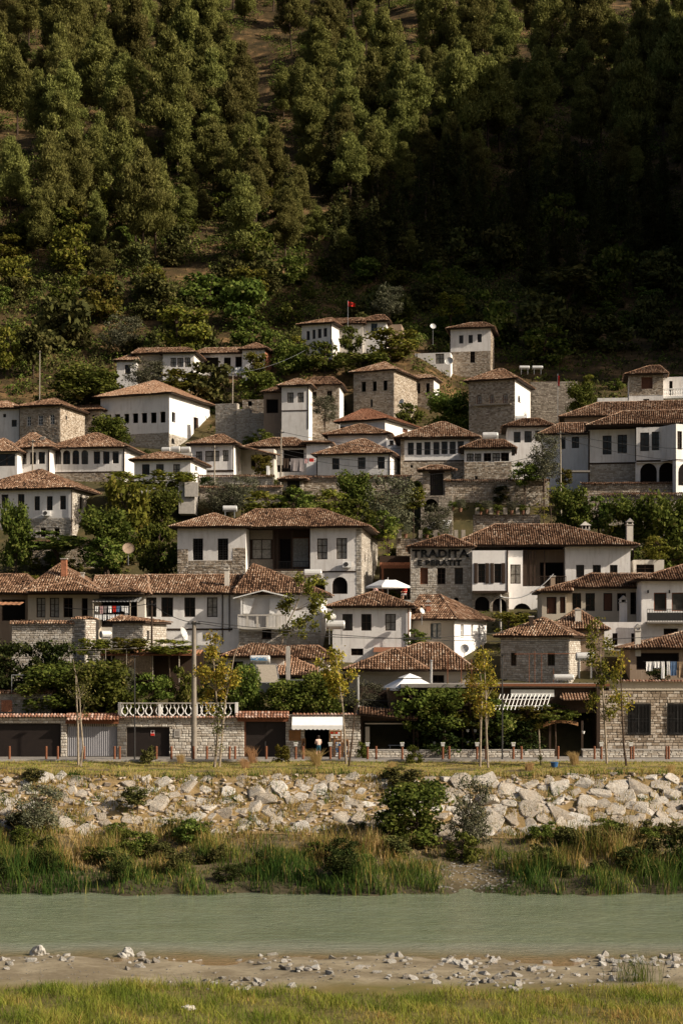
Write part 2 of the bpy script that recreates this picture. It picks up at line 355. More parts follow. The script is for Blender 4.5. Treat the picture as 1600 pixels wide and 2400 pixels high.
# water
def water(t, out):
    g = nd(t, 'ShaderNodeNewGeometry'); s = nd(t, 'ShaderNodeSeparateXYZ'); t.links.new(g.outputs['Position'], s.inputs[0])
    mp = nd(t, 'ShaderNodeMapping'); mp.inputs['Scale'].default_value = (0.55, 1.0, 1.0); mp.inputs['Rotation'].default_value = (0, 0, 0.25)
    t.links.new(g.outputs['Position'], mp.inputs['Vector'])
    n1 = noise(t, 1.7, 6, 0.66, mp.outputs[0], 1.2); n2 = noise(t, 0.25, 4, 0.6)
    m = nd(t, 'ShaderNodeMapRange'); m.inputs['From Min'].default_value = 70.0; m.inputs['From Max'].default_value = 76.5
    wob = nd(t, 'ShaderNodeMath', operation='MULTIPLY_ADD'); wob.inputs[1].default_value = 3.0
    t.links.new(n2, wob.inputs[0]); t.links.new(s.outputs[1], wob.inputs[2])
    m.inputs['From Min'].default_value = 72.6; m.inputs['From Max'].default_value = 79.0
    t.links.new(wob.outputs[0], m.inputs['Value'])
    deep = ramp(t, n2, [(0.3, (0.15, 0.175, 0.105)), (0.7, (0.195, 0.22, 0.14))])
    mp2 = nd(t, 'ShaderNodeMapping'); mp2.inputs['Scale'].default_value = (0.12, 0.9, 1.0); mp2.inputs['Rotation'].default_value = (0, 0, 0.06); t.links.new(g.outputs['Position'], mp2.inputs['Vector'])
    deep = mixc(t, ramp(t, noise(t, 1.0, 6, .7, mp2.outputs[0], .6), [(.45, (0, 0, 0)), (.7, (.5,) * 3)]), deep, (0.21, 0.25, 0.185))  # paler streaks: turbid swirls and ripple highlights put into the water colour
    c = ramp(t, m.outputs[0], [(0.0, (0.26, 0.17, 0.085)), (0.35, (0.22, 0.17, 0.095)), (1.0, (0.5, 0.5, 0.5))])
    f = ramp(t, m.outputs[0], [(0.2, (0, 0, 0)), (0.9, (1, 1, 1))])
    bsdf(t, out, mixc(t, f, c, deep), 0.10, 0.5, bump=n1, bstr=0.75, bdist=0.22)
M['water'] = mat('river water', water)
wx = np.arange(-60, 60.1, 4); wy = np.arange(66, 94.1, 4)
X, Y = np.meshgrid(wx, wy); nx = len(wx)
i, j = np.meshgrid(np.arange(nx - 1), np.arange(len(wy) - 1)); a = (j * nx + i).ravel()
tag(mk('river_water', np.stack([X.ravel(), Y.ravel(), np.zeros(X.size)], 1), np.stack([a, a + 1, a + nx + 1, a + nx], 1), M['water'], smooth=True), 'pale green river water flowing past the reed bank', kind='structure')

# lawn strip, kerb, promenade
def lawn(t, out):
    n1 = noise(t, 0.6, 7, 0.7); n2 = noise(t, 6.0, 5, 0.7)
    c = ramp(t, n1, [(0.3, (0.155, 0.135, 0.035)), (0.5, (0.27, 0.205, 0.075)), (0.72, (0.37, 0.275, 0.12))])
    c = mixc(t, ramp(t, n2, [(0.4, (0, 0, 0)), (0.75, (0.5,) * 3)]), c, (0.10, 0.10, 0.03))
    bsdf(t, out, c, 0.95, 0.1, bump=n2, bstr=0.8, bdist=0.05)
M['lawn'] = mat('dry lawn', lawn)
lx = np.arange(-34, 34.1, 1.); ly = np.concatenate([np.arange(108.6, 119.9, .7), [119.9]])
X, Y = np.meshgrid(lx, ly); nx = len(lx); Z = zg(X, Y) + 0.02 + 0.03 * np.sin(X * 1.7) * np.sin(Y * 2.1)
i, j = np.meshgrid(np.arange(nx - 1), np.arange(len(ly) - 1)); a = (j * nx + i).ravel()
tag(mk('lawn', np.stack([X.ravel(), Y.ravel(), Z.ravel()], 1), np.stack([a, a + 1, a + nx + 1, a + nx], 1), M['lawn'], smooth=True), 'strip of dry yellow lawn above the boulders', kind='structure')
mb = MB(); mb.box(W, -36, 36, 120.15, 124.6, 5.3, 5.63)
tag(mb.build('pavement', M['concrete_dark']), 'paved promenade in front of the garages', kind='structure')
kr = MB()
for k in range(70):
    x = -35 + k; kr.box(W, x + .006, x + .994, 119.95, 120.14, 5.3, 5.68 + 0.006 * ((k * 7) % 3), r=(k * 37 % 11) / 11)
tag(kr.build('kerb', M['concrete']), 'pale stone kerb along the lawn', kind='structure')
# ------------------------------------------------------------------ building kit
FOOT = []
class Blk:
    def __init__(s, D, cx, base, yaw):
        s.O = P(cx, base, D); a = math.radians(yaw)
        s.u = Vector((math.cos(a), math.sin(a), 0)); s.n = Vector((-math.sin(a), math.cos(a), 0))
    def T(s, u, w, v): return s.O + s.u * u + s.n * w + Vector((0, 0, v))
    def f(s, px, py, w=0.0):
        d = Vector(((px - 800) / F, 1, (CY - py) / F)); O = Vector((s.O.x, s.O.y, 0))
        t = (w + O.dot(s.n)) / (d.x * s.n.x + d.y * s.n.y)
        p = d * t; return (p - O).dot(s.u), EYE + p.z - s.O.z
    def sd(s, px, py, u=0.0):
        d = Vector(((px - 800) / F, 1, (CY - py) / F)); O = Vector((s.O.x, s.O.y, 0))
        t = (u + O.dot(s.u)) / (d.x * s.u.x + d.y * s.u.y)
        p = d * t; return (p - O).dot(s.n), EYE + p.z - s.O.z

def arch_pts(x0, y0, x1, y1, n=8):
    r = (x1 - x0) / 2; cx = (x0 + x1) / 2; sp = y1 - r
    return [(cx + r * math.cos(t), sp + r * math.sin(t)) for t in [math.pi * k / n for k in range(n + 1)]]
def panel(mb, T, a0, a1, b0, b1, ops, rects, rev=0.22):
    """wall sheet with real openings; ops = (x0,y0,x1,y1,arch); rects = areas of second material"""
    ops = [o for o in ops if o[2] > a0 + .01 and o[0] < a1 - .01]
    A = sorted({round(v, 4) for v in [a0, a1] + [min(max(o[k], a0), a1) for o in ops for k in (0, 2)] + [min(max(r[k], a0), a1) for r in rects for k in (0, 2)]})
    B = sorted({round(v, 4) for v in [b0, b1] + [min(max(o[k], b0), b1) for o in ops for k in (1, 3)] + [min(max(r[k], b0), b1) for r in rects for k in (1, 3)]})
    for i in range(len(A) - 1):
        for j in range(len(B) - 1):
            ca, cb = (A[i] + A[i + 1]) / 2, (B[j] + B[j + 1]) / 2
            if any(o[0] < ca < o[2] and o[1] < cb < o[3] for o in ops): continue
            m = 1 if any(r[0] < ca < r[2] and r[1] < cb < r[3] for r in rects) else 0
            mb.poly([T(A[i], B[j], 0), T(A[i + 1], B[j], 0), T(A[i + 1], B[j + 1], 0), T(A[i], B[j + 1], 0)], m)
    for (x0, y0, x1, y1, ar) in ops:
        m = 1 if any(r[0] < (x0 + x1) / 2 < r[2] and r[1] < (y0 + y1) / 2 < r[3] for r in rects) else 0
        if ar:
            ap = arch_pts(x0, y0, x1, y1); sp = ap[0][1]
            h = len(ap) // 2
            mb.poly([T(x1, y1, 0)] + [T(p[0], p[1], 0) for p in ap[h::-1]], m)
            mb.poly([T(x0, y1, 0)] + [T(p[0], p[1], 0) for p in ap[:h - 1:-1]], m)
            edge = [(x0, y0), (x1, y0)] + ap
        else: edge = [(x0, y0), (x1, y0), (x1, y1), (x0, y1)]
        for k in range(len(edge)):
            p, q = edge[k], edge[(k + 1) % len(edge)]
            mb.poly([T(p[0], p[1], 0), T(q[0], q[1], 0), T(q[0], q[1], rev), T(p[0], p[1], rev)], m)

def window(parent, T, op, style, rev=0.22, name=None):
    x0, y0, x1, y1, ar = op
    fr = M[{'d': 'wood', 'w': 'frame_white', 'r': 'wood_red', 'u': 'frame_blue', 'k': 'metal_dark'}[style[0]]]
    gl = {'g': 'glass', 'c': 'curtain', 'k': 'dark', 'b': 'shutter_brown', 'h': None}[style[1]]
    if gl is None: return None
    mb = MB(); t = min(0.075, (x1 - x0) * 0.12); d0, d1 = rev - 0.09, rev - 0.015
    top = y1 if not ar else (y1 - (x1 - x0) / 2)
    mb.box(T, x0, x0 + t, y0, top, d0, d1); mb.box(T, x1 - t, x1, y0, top, d0, d1)
    mb.box(T, x0 + t, x1 - t, y0, y0 + t, d0, d1)
    if not ar: mb.box(T, x0 + t, x1 - t, y1 - t, y1, d0, d1)
    else:
        ap = arch_pts(x0, y0, x1, y1)
        for k in range(len(ap) - 1): mb.tube([T(*ap[k], (d0 + d1) / 2), T(*ap[k + 1], (d0 + d1) / 2)], t * .6, 4)
    if style[1] != 'b':
        if 'D' not in style: 
            cx = (x0 + x1) / 2; mb.box(T, cx - t * .4, cx + t * .4, y0 + t, top - t * 0.9 if not ar else top, d0 + .01, d1 + .004)
            k = 3 if (y1 - y0) > 1.9 * (x1 - x0) else 2
            for q in range(1, k):
                yy = y0 + (top - y0) * q / k; mb.box(T, x0 + t, x1 - t, yy - t * .3, yy + t * .3, d0 + .014, d1 + .002)
        if 'G' in style:
            n = 9
            for q in range(1, n):
                yy = y0 + (y1 - y0) * q / n; mb.box(T, x0 + .002, x1 - .002, yy - .012, yy + .012, .03, .055)
            for q in range(1, 4):
                xx = x0 + (x1 - x0) * q / 4; mb.box(T, xx - .01, xx + .01, y0, y1, .06, .08)
    # sill
    if 'D' not in style and not 'X' in style: mb.box(T, x0 - .06, x1 + .06, y0 - .07, y0 - .003, -.06, rev * .6)
    w = mb.build(name or ('door' if 'D' in style else 'window'), fr, parent)
    pb = MB()
    if ar: pb.poly([T(x0, y0, rev), T(x1, y0, rev)] + [T(p[0], p[1], rev) for p in arch_pts(x0, y0, x1, y1)])
    else: pb.poly([T(x0, y0, rev), T(x1, y0, rev), T(x1, y1, rev), T(x0, y1, rev)])
    pb.build('pane' if style[1] in 'gc' else 'panel', M[gl], w)
    if 'S' in style:
        ww = (x1 - x0) * 0.5
        for sx in (x0 - ww - .02, x1 + .02):
            sb = MB(); sb.box(T, sx, sx + ww, y0 - .05, y1 + .05, -.06, -.012); sb.box(T, sx + .06, sx + ww - .06, y0 + .03, y1 - .03, -.075, -.06)
            sb.build('shutter', M['wood'], w)
    return w

def stone_rects(a0, a1, b0, b1, ops, rng, ch=(.12, .22), ln=(.18, .46)):
    out = []; y = b0
    while y < b1 - 0.03:
        h = min(rng.uniform(*ch), b1 - y)
        if b1 - y - h < ch[0] * .5: h = b1 - y
        x = a0 - rng.uniform(0, .2)
        while x < a1 - .02:
            l = rng.uniform(*ln); s0, s1 = max(x, a0), min(x + l, a1); x += l
            segs = [(s0, s1)]
            for o in ops:
                if o[1] < y + h - .02 and o[3] > y + .02:
                    ns = []
                    for (p, q) in segs:
                        if q <= o[0] or p >= o[2]: ns.append((p, q))
                        else:
                            if p < o[0]: ns.append((p, o[0]))
                            if q > o[2]: ns.append((o[2], q))
                    segs = ns
            out += [(p, q, y, y + h) for (p, q) in segs if q - p > .05]
        y += h
    return out
def stonework(parent, T, rects, rng, m, gap=.013, out=(.015, .055)):
    mb = MB()
    for (p, q, y0, y1) in rects:
        j = lambda: rng.uniform(-.012, .012)
        d = -rng.uniform(*out); r = rng.random(); g = gap; c = .018
        bk = [T(p + g, y0 + g, .01), T(q - g, y0 + g, .01), T(q - g, y1 - g, .01), T(p + g, y1 - g, .01)]
        ft = [T(p + g + c + j(), y0 + g + c + j(), d), T(q - g - c + j(), y0 + g + c + j(), d), T(q - g - c + j(), y1 - g - c + j(), d), T(p + g + c + j(), y1 - g - c + j(), d)]
        mb.poly(ft, 0, r)
        for k in range(4): mb.poly([bk[k], bk[(k + 1) % 4], ft[(k + 1) % 4], ft[k]], 0, r)
    if not mb.F: return
    o = mb.build('stonework', M[m], parent); o['kind'] = 'stuff'
    return o

# --- clay tiles: template of one barrel tile (columns: along eave, up slope, out of plane)
def tile_template(r0=.088, r1=.066, L=.42, h0=.075, h1=.03):
    v = []
    for (r, y, z) in ((r0, -L / 2, h0), (r1, L / 2, h1)):
        for t in (0, 60, 120, 180):
            a = math.radians(t); v.append((r * math.cos(a), y, z - 0.03 + r * math.sin(a) * 1.15))
    f = [(0, 1, 5, 4), (1, 2, 6, 5), (2, 3, 7, 6), (0, 3, 2, 1)]
    return np.array(v), np.array(f)
TV, TF_ = tile_template()
def tiles_on(poly, rng, pitch=.225, row=.34):
    """poly: world points, first edge is the eave; returns tile vertices and per-face random"""
    P3 = [np.array(p) for p in poly]
    e = P3[1] - P3[0]; e /= np.linalg.norm(e)
    n = np.cross(P3[1] - P3[0], P3[-1] - P3[0]); n /= np.linalg.norm(n)
    if n[2] < 0: n = -n
    s = np.cross(n, e)
    q2 = np.array([[(p - P3[0]) @ e, (p - P3[0]) @ s] for p in P3])
    if q2[:, 1].max() < 0: s = -s; q2[:, 1] *= -1
    A, B = np.meshgrid(np.arange(q2[:, 0].min(), q2[:, 0].max(), pitch), np.arange(0.06, q2[:, 1].max(), row))
    a = A.ravel() + rng.uniform(-.016, .016, A.size); b = B.ravel() + rng.uniform(-.03, .03, A.size)
    ins = np.ones(a.size, bool); k = len(q2)
    ar = sum(q2[i][0] * q2[(i + 1) % k][1] - q2[(i + 1) % k][0] * q2[i][1] for i in range(k))
    for i in range(k):
        p, q = q2[i], q2[(i + 1) % k]
        d = q - p; L = np.hypot(*d)
        if L < 1e-6: continue
        c = (d[0] * (b - p[1]) - d[1] * (a - p[0])) / L * np.sign(ar)
        ins &= c > (-.05 if i == 0 else .0)
    ins &= rng.random(a.size) > .004
    a, b = a[ins], b[ins]; N = a.size
    if N == 0: return np.zeros((0, 3)), np.zeros((0, 4), int), np.zeros(0)
    th = rng.normal(0, .035, N); lift = rng.uniform(0, .02, N)
    x = TV[:, 0][None] * np.cos(th)[:, None] - TV[:, 1][None] * np.sin(th)[:, None] + a[:, None]
    y = TV[:, 0][None] * np.sin(th)[:, None] + TV[:, 1][None] * np.cos(th)[:, None] + b[:, None]
    z = TV[:, 2][None] + lift[:, None] + (.035 * np.sin(a * 1.1 + P3[0][0]) * np.sin(b * .9 + 1))[:, None]
    V = P3[0][None, None] + x[..., None] * e + y[..., None] * s + z[..., None] * n
    Fc = (TF_[None] + (np.arange(N) * 8)[:, None, None]).reshape(-1, 4)
    # patches of older and newer tiles
    r = np.clip(rng.normal(.5, .24, N) + .16 * np.sin(a * .8 + P3[0][1]) * np.sin(b * 1.3 + P3[0][0]), 0, 1)
    return V.reshape(-1, 3), Fc, np.repeat(r, 4)
def cap_row(p, q, rng, rad=.115):
    p, q = np.array(p), np.array(q); d = q - p; L = np.linalg.norm(d)
    if L < .3: return np.zeros((0, 3)), np.zeros((0, 4), int), np.zeros(0)
    d /= L; N = max(1, int(L / .33)); up = np.array([0, 0, 1.]); sd = np.cross(d, up); sd /= np.linalg.norm(sd); up2 = np.cross(sd, d)
    VV = []; 
    for k in range(N):
        c = p + d * (k + .5) * L / N
        for (rr, yy, zz) in ((rad, -.22, .04), (rad * .82, .22, .02)):
            for t in (0, 60, 120, 180):
                a = math.radians(t); VV.append(c + sd * rr * math.cos(a) * 1.1 + d * yy + up2 * (zz + rr * math.sin(a) * .8 - .01) + rng.normal(0, .006, 3))
    Fc = (TF_[None] + (np.arange(N) * 8)[:, None, None]).reshape(-1, 4)
    return np.array(VV), Fc, np.repeat(np.clip(rng.normal(.62, .2, N), 0, 1), 4)
def roof(parent, T, u0, u1, w0, w1, vE, R1, R2, tm='tile', rng=RNG, axis='u', thick=.16, caps=True, skip=()):
    vE = vE + thick * .8
    A, B, C, D = T(u0, w0, vE), T(u1, w0, vE), T(u1, w1, vE), T(u0, w1, vE)
    r1, r2 = T(*R1), T(*R2)
    if axis == 'u':
        pl = {'front': [A, B, r2, r1], 'right': [B, C, r2], 'back': [C, D, r1, r2], 'left': [D, A, r1]}
        cp = [(A, r1), (B, r2), (r1, r2)]
    else:
        pl = {'front': [A, B, r1], 'right': [B, C, r2, r1], 'back': [C, D, r2], 'left': [D, A, r1, r2]}
        cp = [(A, r1), (B, r1), (r1, r2)]
    mb = MB()
    for k, q in pl.items():
        q2 = [p for i, p in enumerate(q) if (p - q[i - 1]).length > 1e-4]
        if len(q2) > 2: mb.poly(q2)
    dz = Vector((0, 0, thick))
    for (p, q) in ((A, B), (B, C), (C, D), (D, A)): mb.poly([p - dz, q - dz, q, p], 1)
    mb.poly([A - dz, D - dz, C - dz, B - dz], 1)
    ro = mb.build('roof', [M['roofbase'], M['wood']], parent)
    VV, FF, RR = [], [], []; off = 0; tone = rng.uniform(-.13, .13)
    items = []
    for k in ('front', 'right', 'left'):
        if k in skip: continue
        q = pl[k]; q2 = [p for i, p in enumerate(q) if (p - q[i - 1]).length > 1e-4]
        if len(q2) > 2 : items.append(tiles_on(q2, rng))
    if caps:
        for (p, q) in cp: items.append(cap_row(p, q, rng))
    for (v, f, r) in items:
        if len(v): VV.append(v); FF.append(f + off); RR.append(r); off += len(v)
    if VV:
        to = mk('roof_tiles', np.concatenate(VV), np.concatenate(FF), M[tm], ro, rnd=np.clip(np.concatenate(RR) + tone, 0, 1)); to['kind'] = 'stuff'
    return ro

def block(parent, D, cx, base, xl, top, yaw=0, depth=7., xr=None, wins=(), style='dg', side=(), sstyle=None, stone=None, sidestone=False, ridge=None, rw=None, rback=None,
          over=.55, tile='tile', wall='plaster', sm='stone', mort='mortar_light', deep=3.0, rev=.22, back_open=False, roofargs=None, boards=False, sidewall=None, overb=None, fl=None):
    b = Blk(D, cx, base, yaw); rng = np.random.default_rng(int(cx * 7 + base))
    if xr is not None: depth = max(2.0, b.sd(xr, top)[0])
    if parent is None: return b
    uL = b.f(xl, base)[0]; vt = b.f(cx, top)[1]
    b.uL, b.vt, b.depth = uL, vt, depth
    if deep == 3.0: deep = max(1.2, b.O.z - min(gz(*b.T(q, r, 0)[:2]) for q in (uL, uL / 2, 0) for r in (0, depth)) + .6)
    Tf = lambda a, c, d: b.T(a, d, c)
    Ts = lambda a, c, d: b.T(-d, a, c)
    ops, sty = [], []
    for w in wins:
        u0, v1 = b.f(w[0], w[1]); u1, v0 = b.f(w[2], w[3]); s = w[4] if len(w) > 4 else style
        ops.append((u0, v0, u1, v1, 'A' in s)); sty.append(s)
    sops, ssty = [], []
    for w in side:
        u0, v1 = b.sd(w[0], w[1]); u1, v0 = b.sd(w[2], w[3]); s = w[4] if len(w) > 4 else (sstyle or style)
        sops.append((u0, v0, u1, v1, 'A' in s)); ssty.append(s)
    rects = []
    if stone == 'all': rects = [(uL, -deep, 0, vt)]
    elif isinstance(stone, (int, float)): rects = [(uL, -deep, 0, b.f(cx, stone)[1])]
    elif stone:
        for r in stone:
            u0, v1 = b.f(r[0], r[1]); u1, v0 = b.f(r[2], r[3]); rects.append((max(u0, uL), v0, min(u1, 0), min(v1, vt)))
    srects = []
    if sidestone is True: srects = [(0, -deep, depth, vt)]
    elif sidestone: srects = [(0, -deep, depth, b.f(cx, sidestone)[1])]
    mb = MB(); panel(mb, Tf, uL, 0, -deep, vt, ops, rects, rev)
    wl = mb.build('wall', [M[wall], M[mort]], parent); wl['label'] = 'front wall'
    if rects:
        rr = []
        for r in rects: rr += stone_rects(r[0], r[2], max(r[1], -3.5), r[3], ops, rng)
        stonework(wl, Tf, rr, rng, sm)
    mb = MB(); panel(mb, Ts, 0, depth, -deep, vt, sops, srects, rev)
    mb.poly([b.T(uL, 0, -deep), b.T(uL, depth, -deep), b.T(uL, depth, vt), b.T(uL, 0, vt)]); mb.poly([b.T(uL, depth, -deep), b.T(0, depth, -deep), b.T(0, depth, vt), b.T(uL, depth, vt)])
    w2 = mb.build('wall', [M[sidewall or wall], M[mort]], parent); w2['label'] = 'side and rear wall'
    if srects:
        rr = []
        for r in srects: rr += stone_rects(r[0], r[2], max(r[1], -3.5), r[3], sops, rng)
        stonework(w2, Ts, rr, rng, sm)
    cs = [b.T(q, r, 0) for q in (uL, 0) for r in (0, depth)]; FOOT.append((min(c.x for c in cs) - .6, max(c.x for c in cs) + .6, min(c.y for c in cs) - 1.0, max(c.y for c in cs) + .6))
    if fl is not None:   # interior floor / ceiling plate to close open rooms
        pass
    for o, s in zip(ops, sty): window(parent, Tf, o, s, rev)
    for o, s in zip(sops, ssty): window(parent, Ts, o, s, rev)
    if boards:
        tb = MB()
        tb.box(Tf, -.09, .03, .0, vt - .02, -.035, .03); tb.box(Tf, uL - .03, uL + .09, 0, vt - .02, -.035, .03); tb.box(Tf, uL + .09, -.09, -.05, .10, -.04, .03)
        tb.build('timber_trim', M['wood'], parent)
    if ridge:
        rw_ = rw if rw is not None else depth / 2
        a = b.f(*ridge[0], rw_); c = b.f(*ridge[-1], rw_); vm = (a[1] + c[1]) / 2; a = (a[0], vm); c = (c[0], vm)
        o2 = overb if overb is not None else over
        if rback is not None:
            u = a[0]; R1, R2, ax = (u, rw_, a[1]), (u, rback, a[1]), 'w'
        else: R1, R2, ax = (a[0], rw_, a[1]), (c[0], rw_, c[1]), 'u'
        roof(parent, b.T, uL - over, over, -over, depth + o2, vt, R1, R2, tile, rng, ax, **(roofargs or {}))
    return b
def house(name, label, D, cx, base, xl, top, **kw):
    e = empty(name, P(cx, base, D), label, 'house')
    b = block(e, D, cx, base, xl, top, **kw); b.e = e
    return b
def bars(b, parent, items, m='wood', name='timber_trim', T=None, d=-.045):
    """thin boards on the front plane between pixel pairs; width in metres"""
    mb = MB(); T = T or (lambda a, c, dd: b.T(a, dd, c))
    for (x0, y0, x1, y1, w) in items:
        p, q = b.f(x0, y0), b.f(x1, y1); h = w / 2
        if abs(p[0] - q[0]) > abs(p[1] - q[1]): mb.box(T, min(p[0], q[0]), max(p[0], q[0]), p[1] - h, p[1] + h, d, .02)
        else: mb.box(T, p[0] - h, p[0] + h, min(p[1], q[1]), max(p[1], q[1]), d, .02)
    return mb.build(name, M[m], parent)
def pipe(b, parent, x, y0, y1, m='wood', r=.05):
    p, q = b.f(x, y0), b.f(x, y1); mb = MB(); mb.tube([b.T(p[0], -.1, p[1]), b.T(q[0], -.1, q[1])], r, 6); return mb.build('downpipe', M[m], parent)
def chimney(parent, c, w, h, cap='gable', m='plaster_old'):
    c = Vector(c); mb = MB(); T = lambda a, b_, z: c + Vector((a, b_, z)); h2 = w / 2
    mb.box(T, -h2, h2, -h2, h2, -1.0, h)
    mb.box(T, -h2 - .06, h2 + .06, -h2 - .06, h2 + .06, h, h + .09, 1)
    if cap == 'gable':
        for s in (-1, 1): mb.box(T, s * h2 * .8 - .05, s * h2 * .8 + .05, -h2, h2, h + .09, h + .3)
        a, d, z = h2 + .08, h2 + .06, h + .3
        mb.poly([T(-a, -d, z), T(a, -d, z), T(0, -d, z + a)], 1); mb.poly([T(-a, d, z), T(0, d, z + a), T(a, d, z)], 1)
        mb.poly([T(-a, -d, z), T(0, -d, z + a), T(0, d, z + a), T(-a, d, z)], 1); mb.poly([T(a, -d, z), T(a, d, z), T(0, d, z + a), T(0, -d, z + a)], 1)
    elif cap == 'lantern':
        for sx in (-1, 0, 1):
            for sy in (-1, 1): mb.box(T, sx * h2 - .06 * (sx + .5) , sx * h2 + .06 * (1.5 - sx) * .7, sy * h2 - .06, sy * h2 + .06, h + .09, h + .45)
        z = h + .45; a = h2 + .16
        mb.box(T, -h2 + .1, h2 - .1, -h2 + .1, h2 - .1, h + .09, z, 2)
        for (p, q) in (((-a, -a), (a, -a)), ((a, -a), (a, a)), ((a, a), (-a, a)), ((-a, a), (-a, -a))): mb.poly([T(*p, z), T(*q, z), T(0, 0, z + .45)], 1)
    ob = mb.build('chimney', [M[m], M['concrete'], M['dark']], parent); return ob
def solar_tank(label, c, L, r, group, yaw=0., stand=.0, text=None):
    """white hot-water cylinder lying on feet"""
    c = Vector(c); e = empty('water_tank', c, label, 'water tank', group); a = Vector((math.cos(yaw), math.sin(yaw), 0)); ct = c + Vector((0, 0, stand + r))
    mb = MB(); mb.lathe(ct - a * L / 2, [(r * .55, 0), (r * .92, .02), (r, .08), (r, L - .08), (r * .92, L - .02), (r * .55, L)], 14, axis=a); mb.build('cylinder', M['tank'], e, smooth=False)
    mb = MB()
    for s in (-1, 1):
        q = ct + a * s * L * .32; mb.box(lambda x, y, z: q + Vector((x, y, z)), -.03, .03, -r * .8, r * .8, -r - stand, -r * .6)
    mb.build('stand', M['metal'], e)
    return e, ct
def text_on(s, c, size, m, parent, name='lettering', yaw=0., tilt=90., depth=.02, bold=0., sx=1.0):
    cu = bpy.data.curves.new(name, 'FONT'); cu.body = s; cu.size = size; cu.extrude = depth; cu.offset = bold; cu.align_x = 'CENTER'; cu.align_y = 'CENTER'
    cu.space_character = 1.08
    o = bpy.data.objects.new(name, cu); dg = bpy.context.evaluated_depsgraph_get()
    COL.objects.link(o); dg.update(); me = bpy.data.meshes.new_from_object(o.evaluated_get(bpy.context.evaluated_depsgraph_get())); COL.objects.unlink(o); bpy.data.objects.remove(o)
    me.materials.clear(); me.materials.append(M[m])
    ob = bpy.data.objects.new(name, me); COL.objects.link(ob); ob.parent = parent
    ob.location = Vector(c) - (ORG[parent.name] if parent is not None else Vector((0, 0, 0))); ob.rotation_euler = (math.radians(tilt), 0, math.radians(yaw)); ob.scale = (sx, 1, 1)
    return ob
# ------------------------------------------------------------------ houses, from the river up the hill
G_TANK = 'hot water tanks on the roofs'
# --- long white house behind the gardens (left half)
b = house('white_house', 'long white house with row of dark windows and wide tiled roof behind the concrete pole', 145, 700, 1512, 330, 1393, yaw=-3, depth=8, wall='plaster_clean',
    wins=[(342, 1400, 367, 1446, 'dgX'), (378, 1400, 406, 1446, 'dgX'), (432, 1400, 458, 1446, 'dgX'), (485, 1400, 510, 1446, 'dcX'), (600, 1402, 640, 1438, 'dkD')],
    ridge=[(340, 1348), (585, 1347)], rw=4.2, over=.5)
bars(b, b.e, [(331, 1475, 545, 1475, .16)]); pipe(b, b.e, 522, 1394, 1510); pipe(b, b.e, 538, 1394, 1480)
u, v = b.f(532, 1386, 1.2); chimney(b.e, b.T(u, 1.2, v), .42, 1.9)
# balcony with white canopy
u0, v0 = b.f(557, 1470, -1.3); u1, v1 = b.f(672, 1440, -1.3)
Tb = lambda a, c, d: b.T(a, d, c)
mb = MB(); mb.box(Tb, u0, u1, v0 - .18, v0, -1.35, 0.02); mb.box(Tb, u0, u1, v1 - .12, v1, -1.35, -1.2)
for k in range(6):
    a = u0 + (u1 - u0) * k / 5; mb.box(Tb, max(a - .09, u0), min(a + .09, u1), v0, v1 - .12, -1.33, -1.19)
mb.build('balcony', M['plaster_old'], b.e)
mb = MB()
for k in range(34):
    a = u0 + .1 + (u1 - u0 - .2) * k / 33; mb.box(Tb, a - .012, a + .012, v0, v1 - .12, -1.27, -1.245)
mb.build('railing', M['metal_dark'], b.e)
cv = b.f(547, 1401, -1.4); cp = b.f(615, 1383, -1.4); cr = b.f(690, 1401, -1.4)
mb = MB()
for (p, q) in ((cv, cp), (cp, cr)):
    for (w0, w1) in ((-1.6, .02),):
        A_, B_ = b.T(p[0], w0, p[1]), b.T(q[0], w0, q[1]); C_, D_ = b.T(q[0], w1, q[1] + .1), b.T(p[0], w1, p[1] + .1)
        dz = Vector((0, 0, .1)); mb.poly([A_, B_, C_, D_]); mb.poly([A_ - dz, D_ - dz, C_ - dz, B_ - dz]); mb.poly([A_ - dz, B_ - dz, B_, A_])
for x in (566, 668):
    a = b.f(x, 1440, -1.28); c = b.f(x, 1398, -1.28); mb.box(Tb, a[0] - .07, a[0] + .07, a[1], c[1], -1.34, -1.22)
mb.build('canopy', M['frame_white'], b.e)
for (x0, x1) in ((578, 592), (640, 655)):
    mb = MB(); p, q = b.f(x0, 1402, -1.1), b.f(x1, 1438, -1.1)
    mb.poly([b.T(p[0] - .3, -1.1, p[1]), b.T(q[0] + .2, -1.1, p[1]), b.T((p[0] + q[0]) / 2, -1.08, q[1]), b.T(p[0] - .3, -1.1, q[1])])
    mb.build('curtain', M['white_cloth'], b.e)
# right hip of the same roof
e = b.e
b2 = block(e, 144.2, 752, 1512, 560, 1393, yaw=-3, depth=8.5, wall='plaster_clean', wins=[(614, 1476, 636, 1496, 'dk')], ridge=[(594, 1322)], rw=4.2, over=.5, stone=1480, sm='stone_white')
# left house with big roof
b = house('white_house', 'white house with tall gridded windows and broad tiled hip roof above stone garden wall', 144, 232, 1470, 66, 1393, yaw=-2, depth=9, wall='plaster_beige', over=.6,
    wins=[(86, 1401, 107, 1447, 'dcX'), (117, 1401, 139, 1447, 'dcX'), (149, 1401, 171, 1447, 'dkX'), (192, 1402, 206, 1452, 'dkD')], ridge=[(140, 1322)], rw=4.6)
block(b.e, 145.5, 70, 1475, -60, 1393, yaw=-2, depth=7, wall='plaster_brown', wins=[(5, 1405, 60, 1455, 'dkD')], ridge=[(-30, 1346), (64, 1346)], over=.5)
block(b.e, 145, 340, 1475, 228, 1394, yaw=-3, depth=8, wall='plaster_old', wins=[(238, 1405, 322, 1470, 'dkD')], ridge=[(225, 1350), (345, 1349)], over=.5)
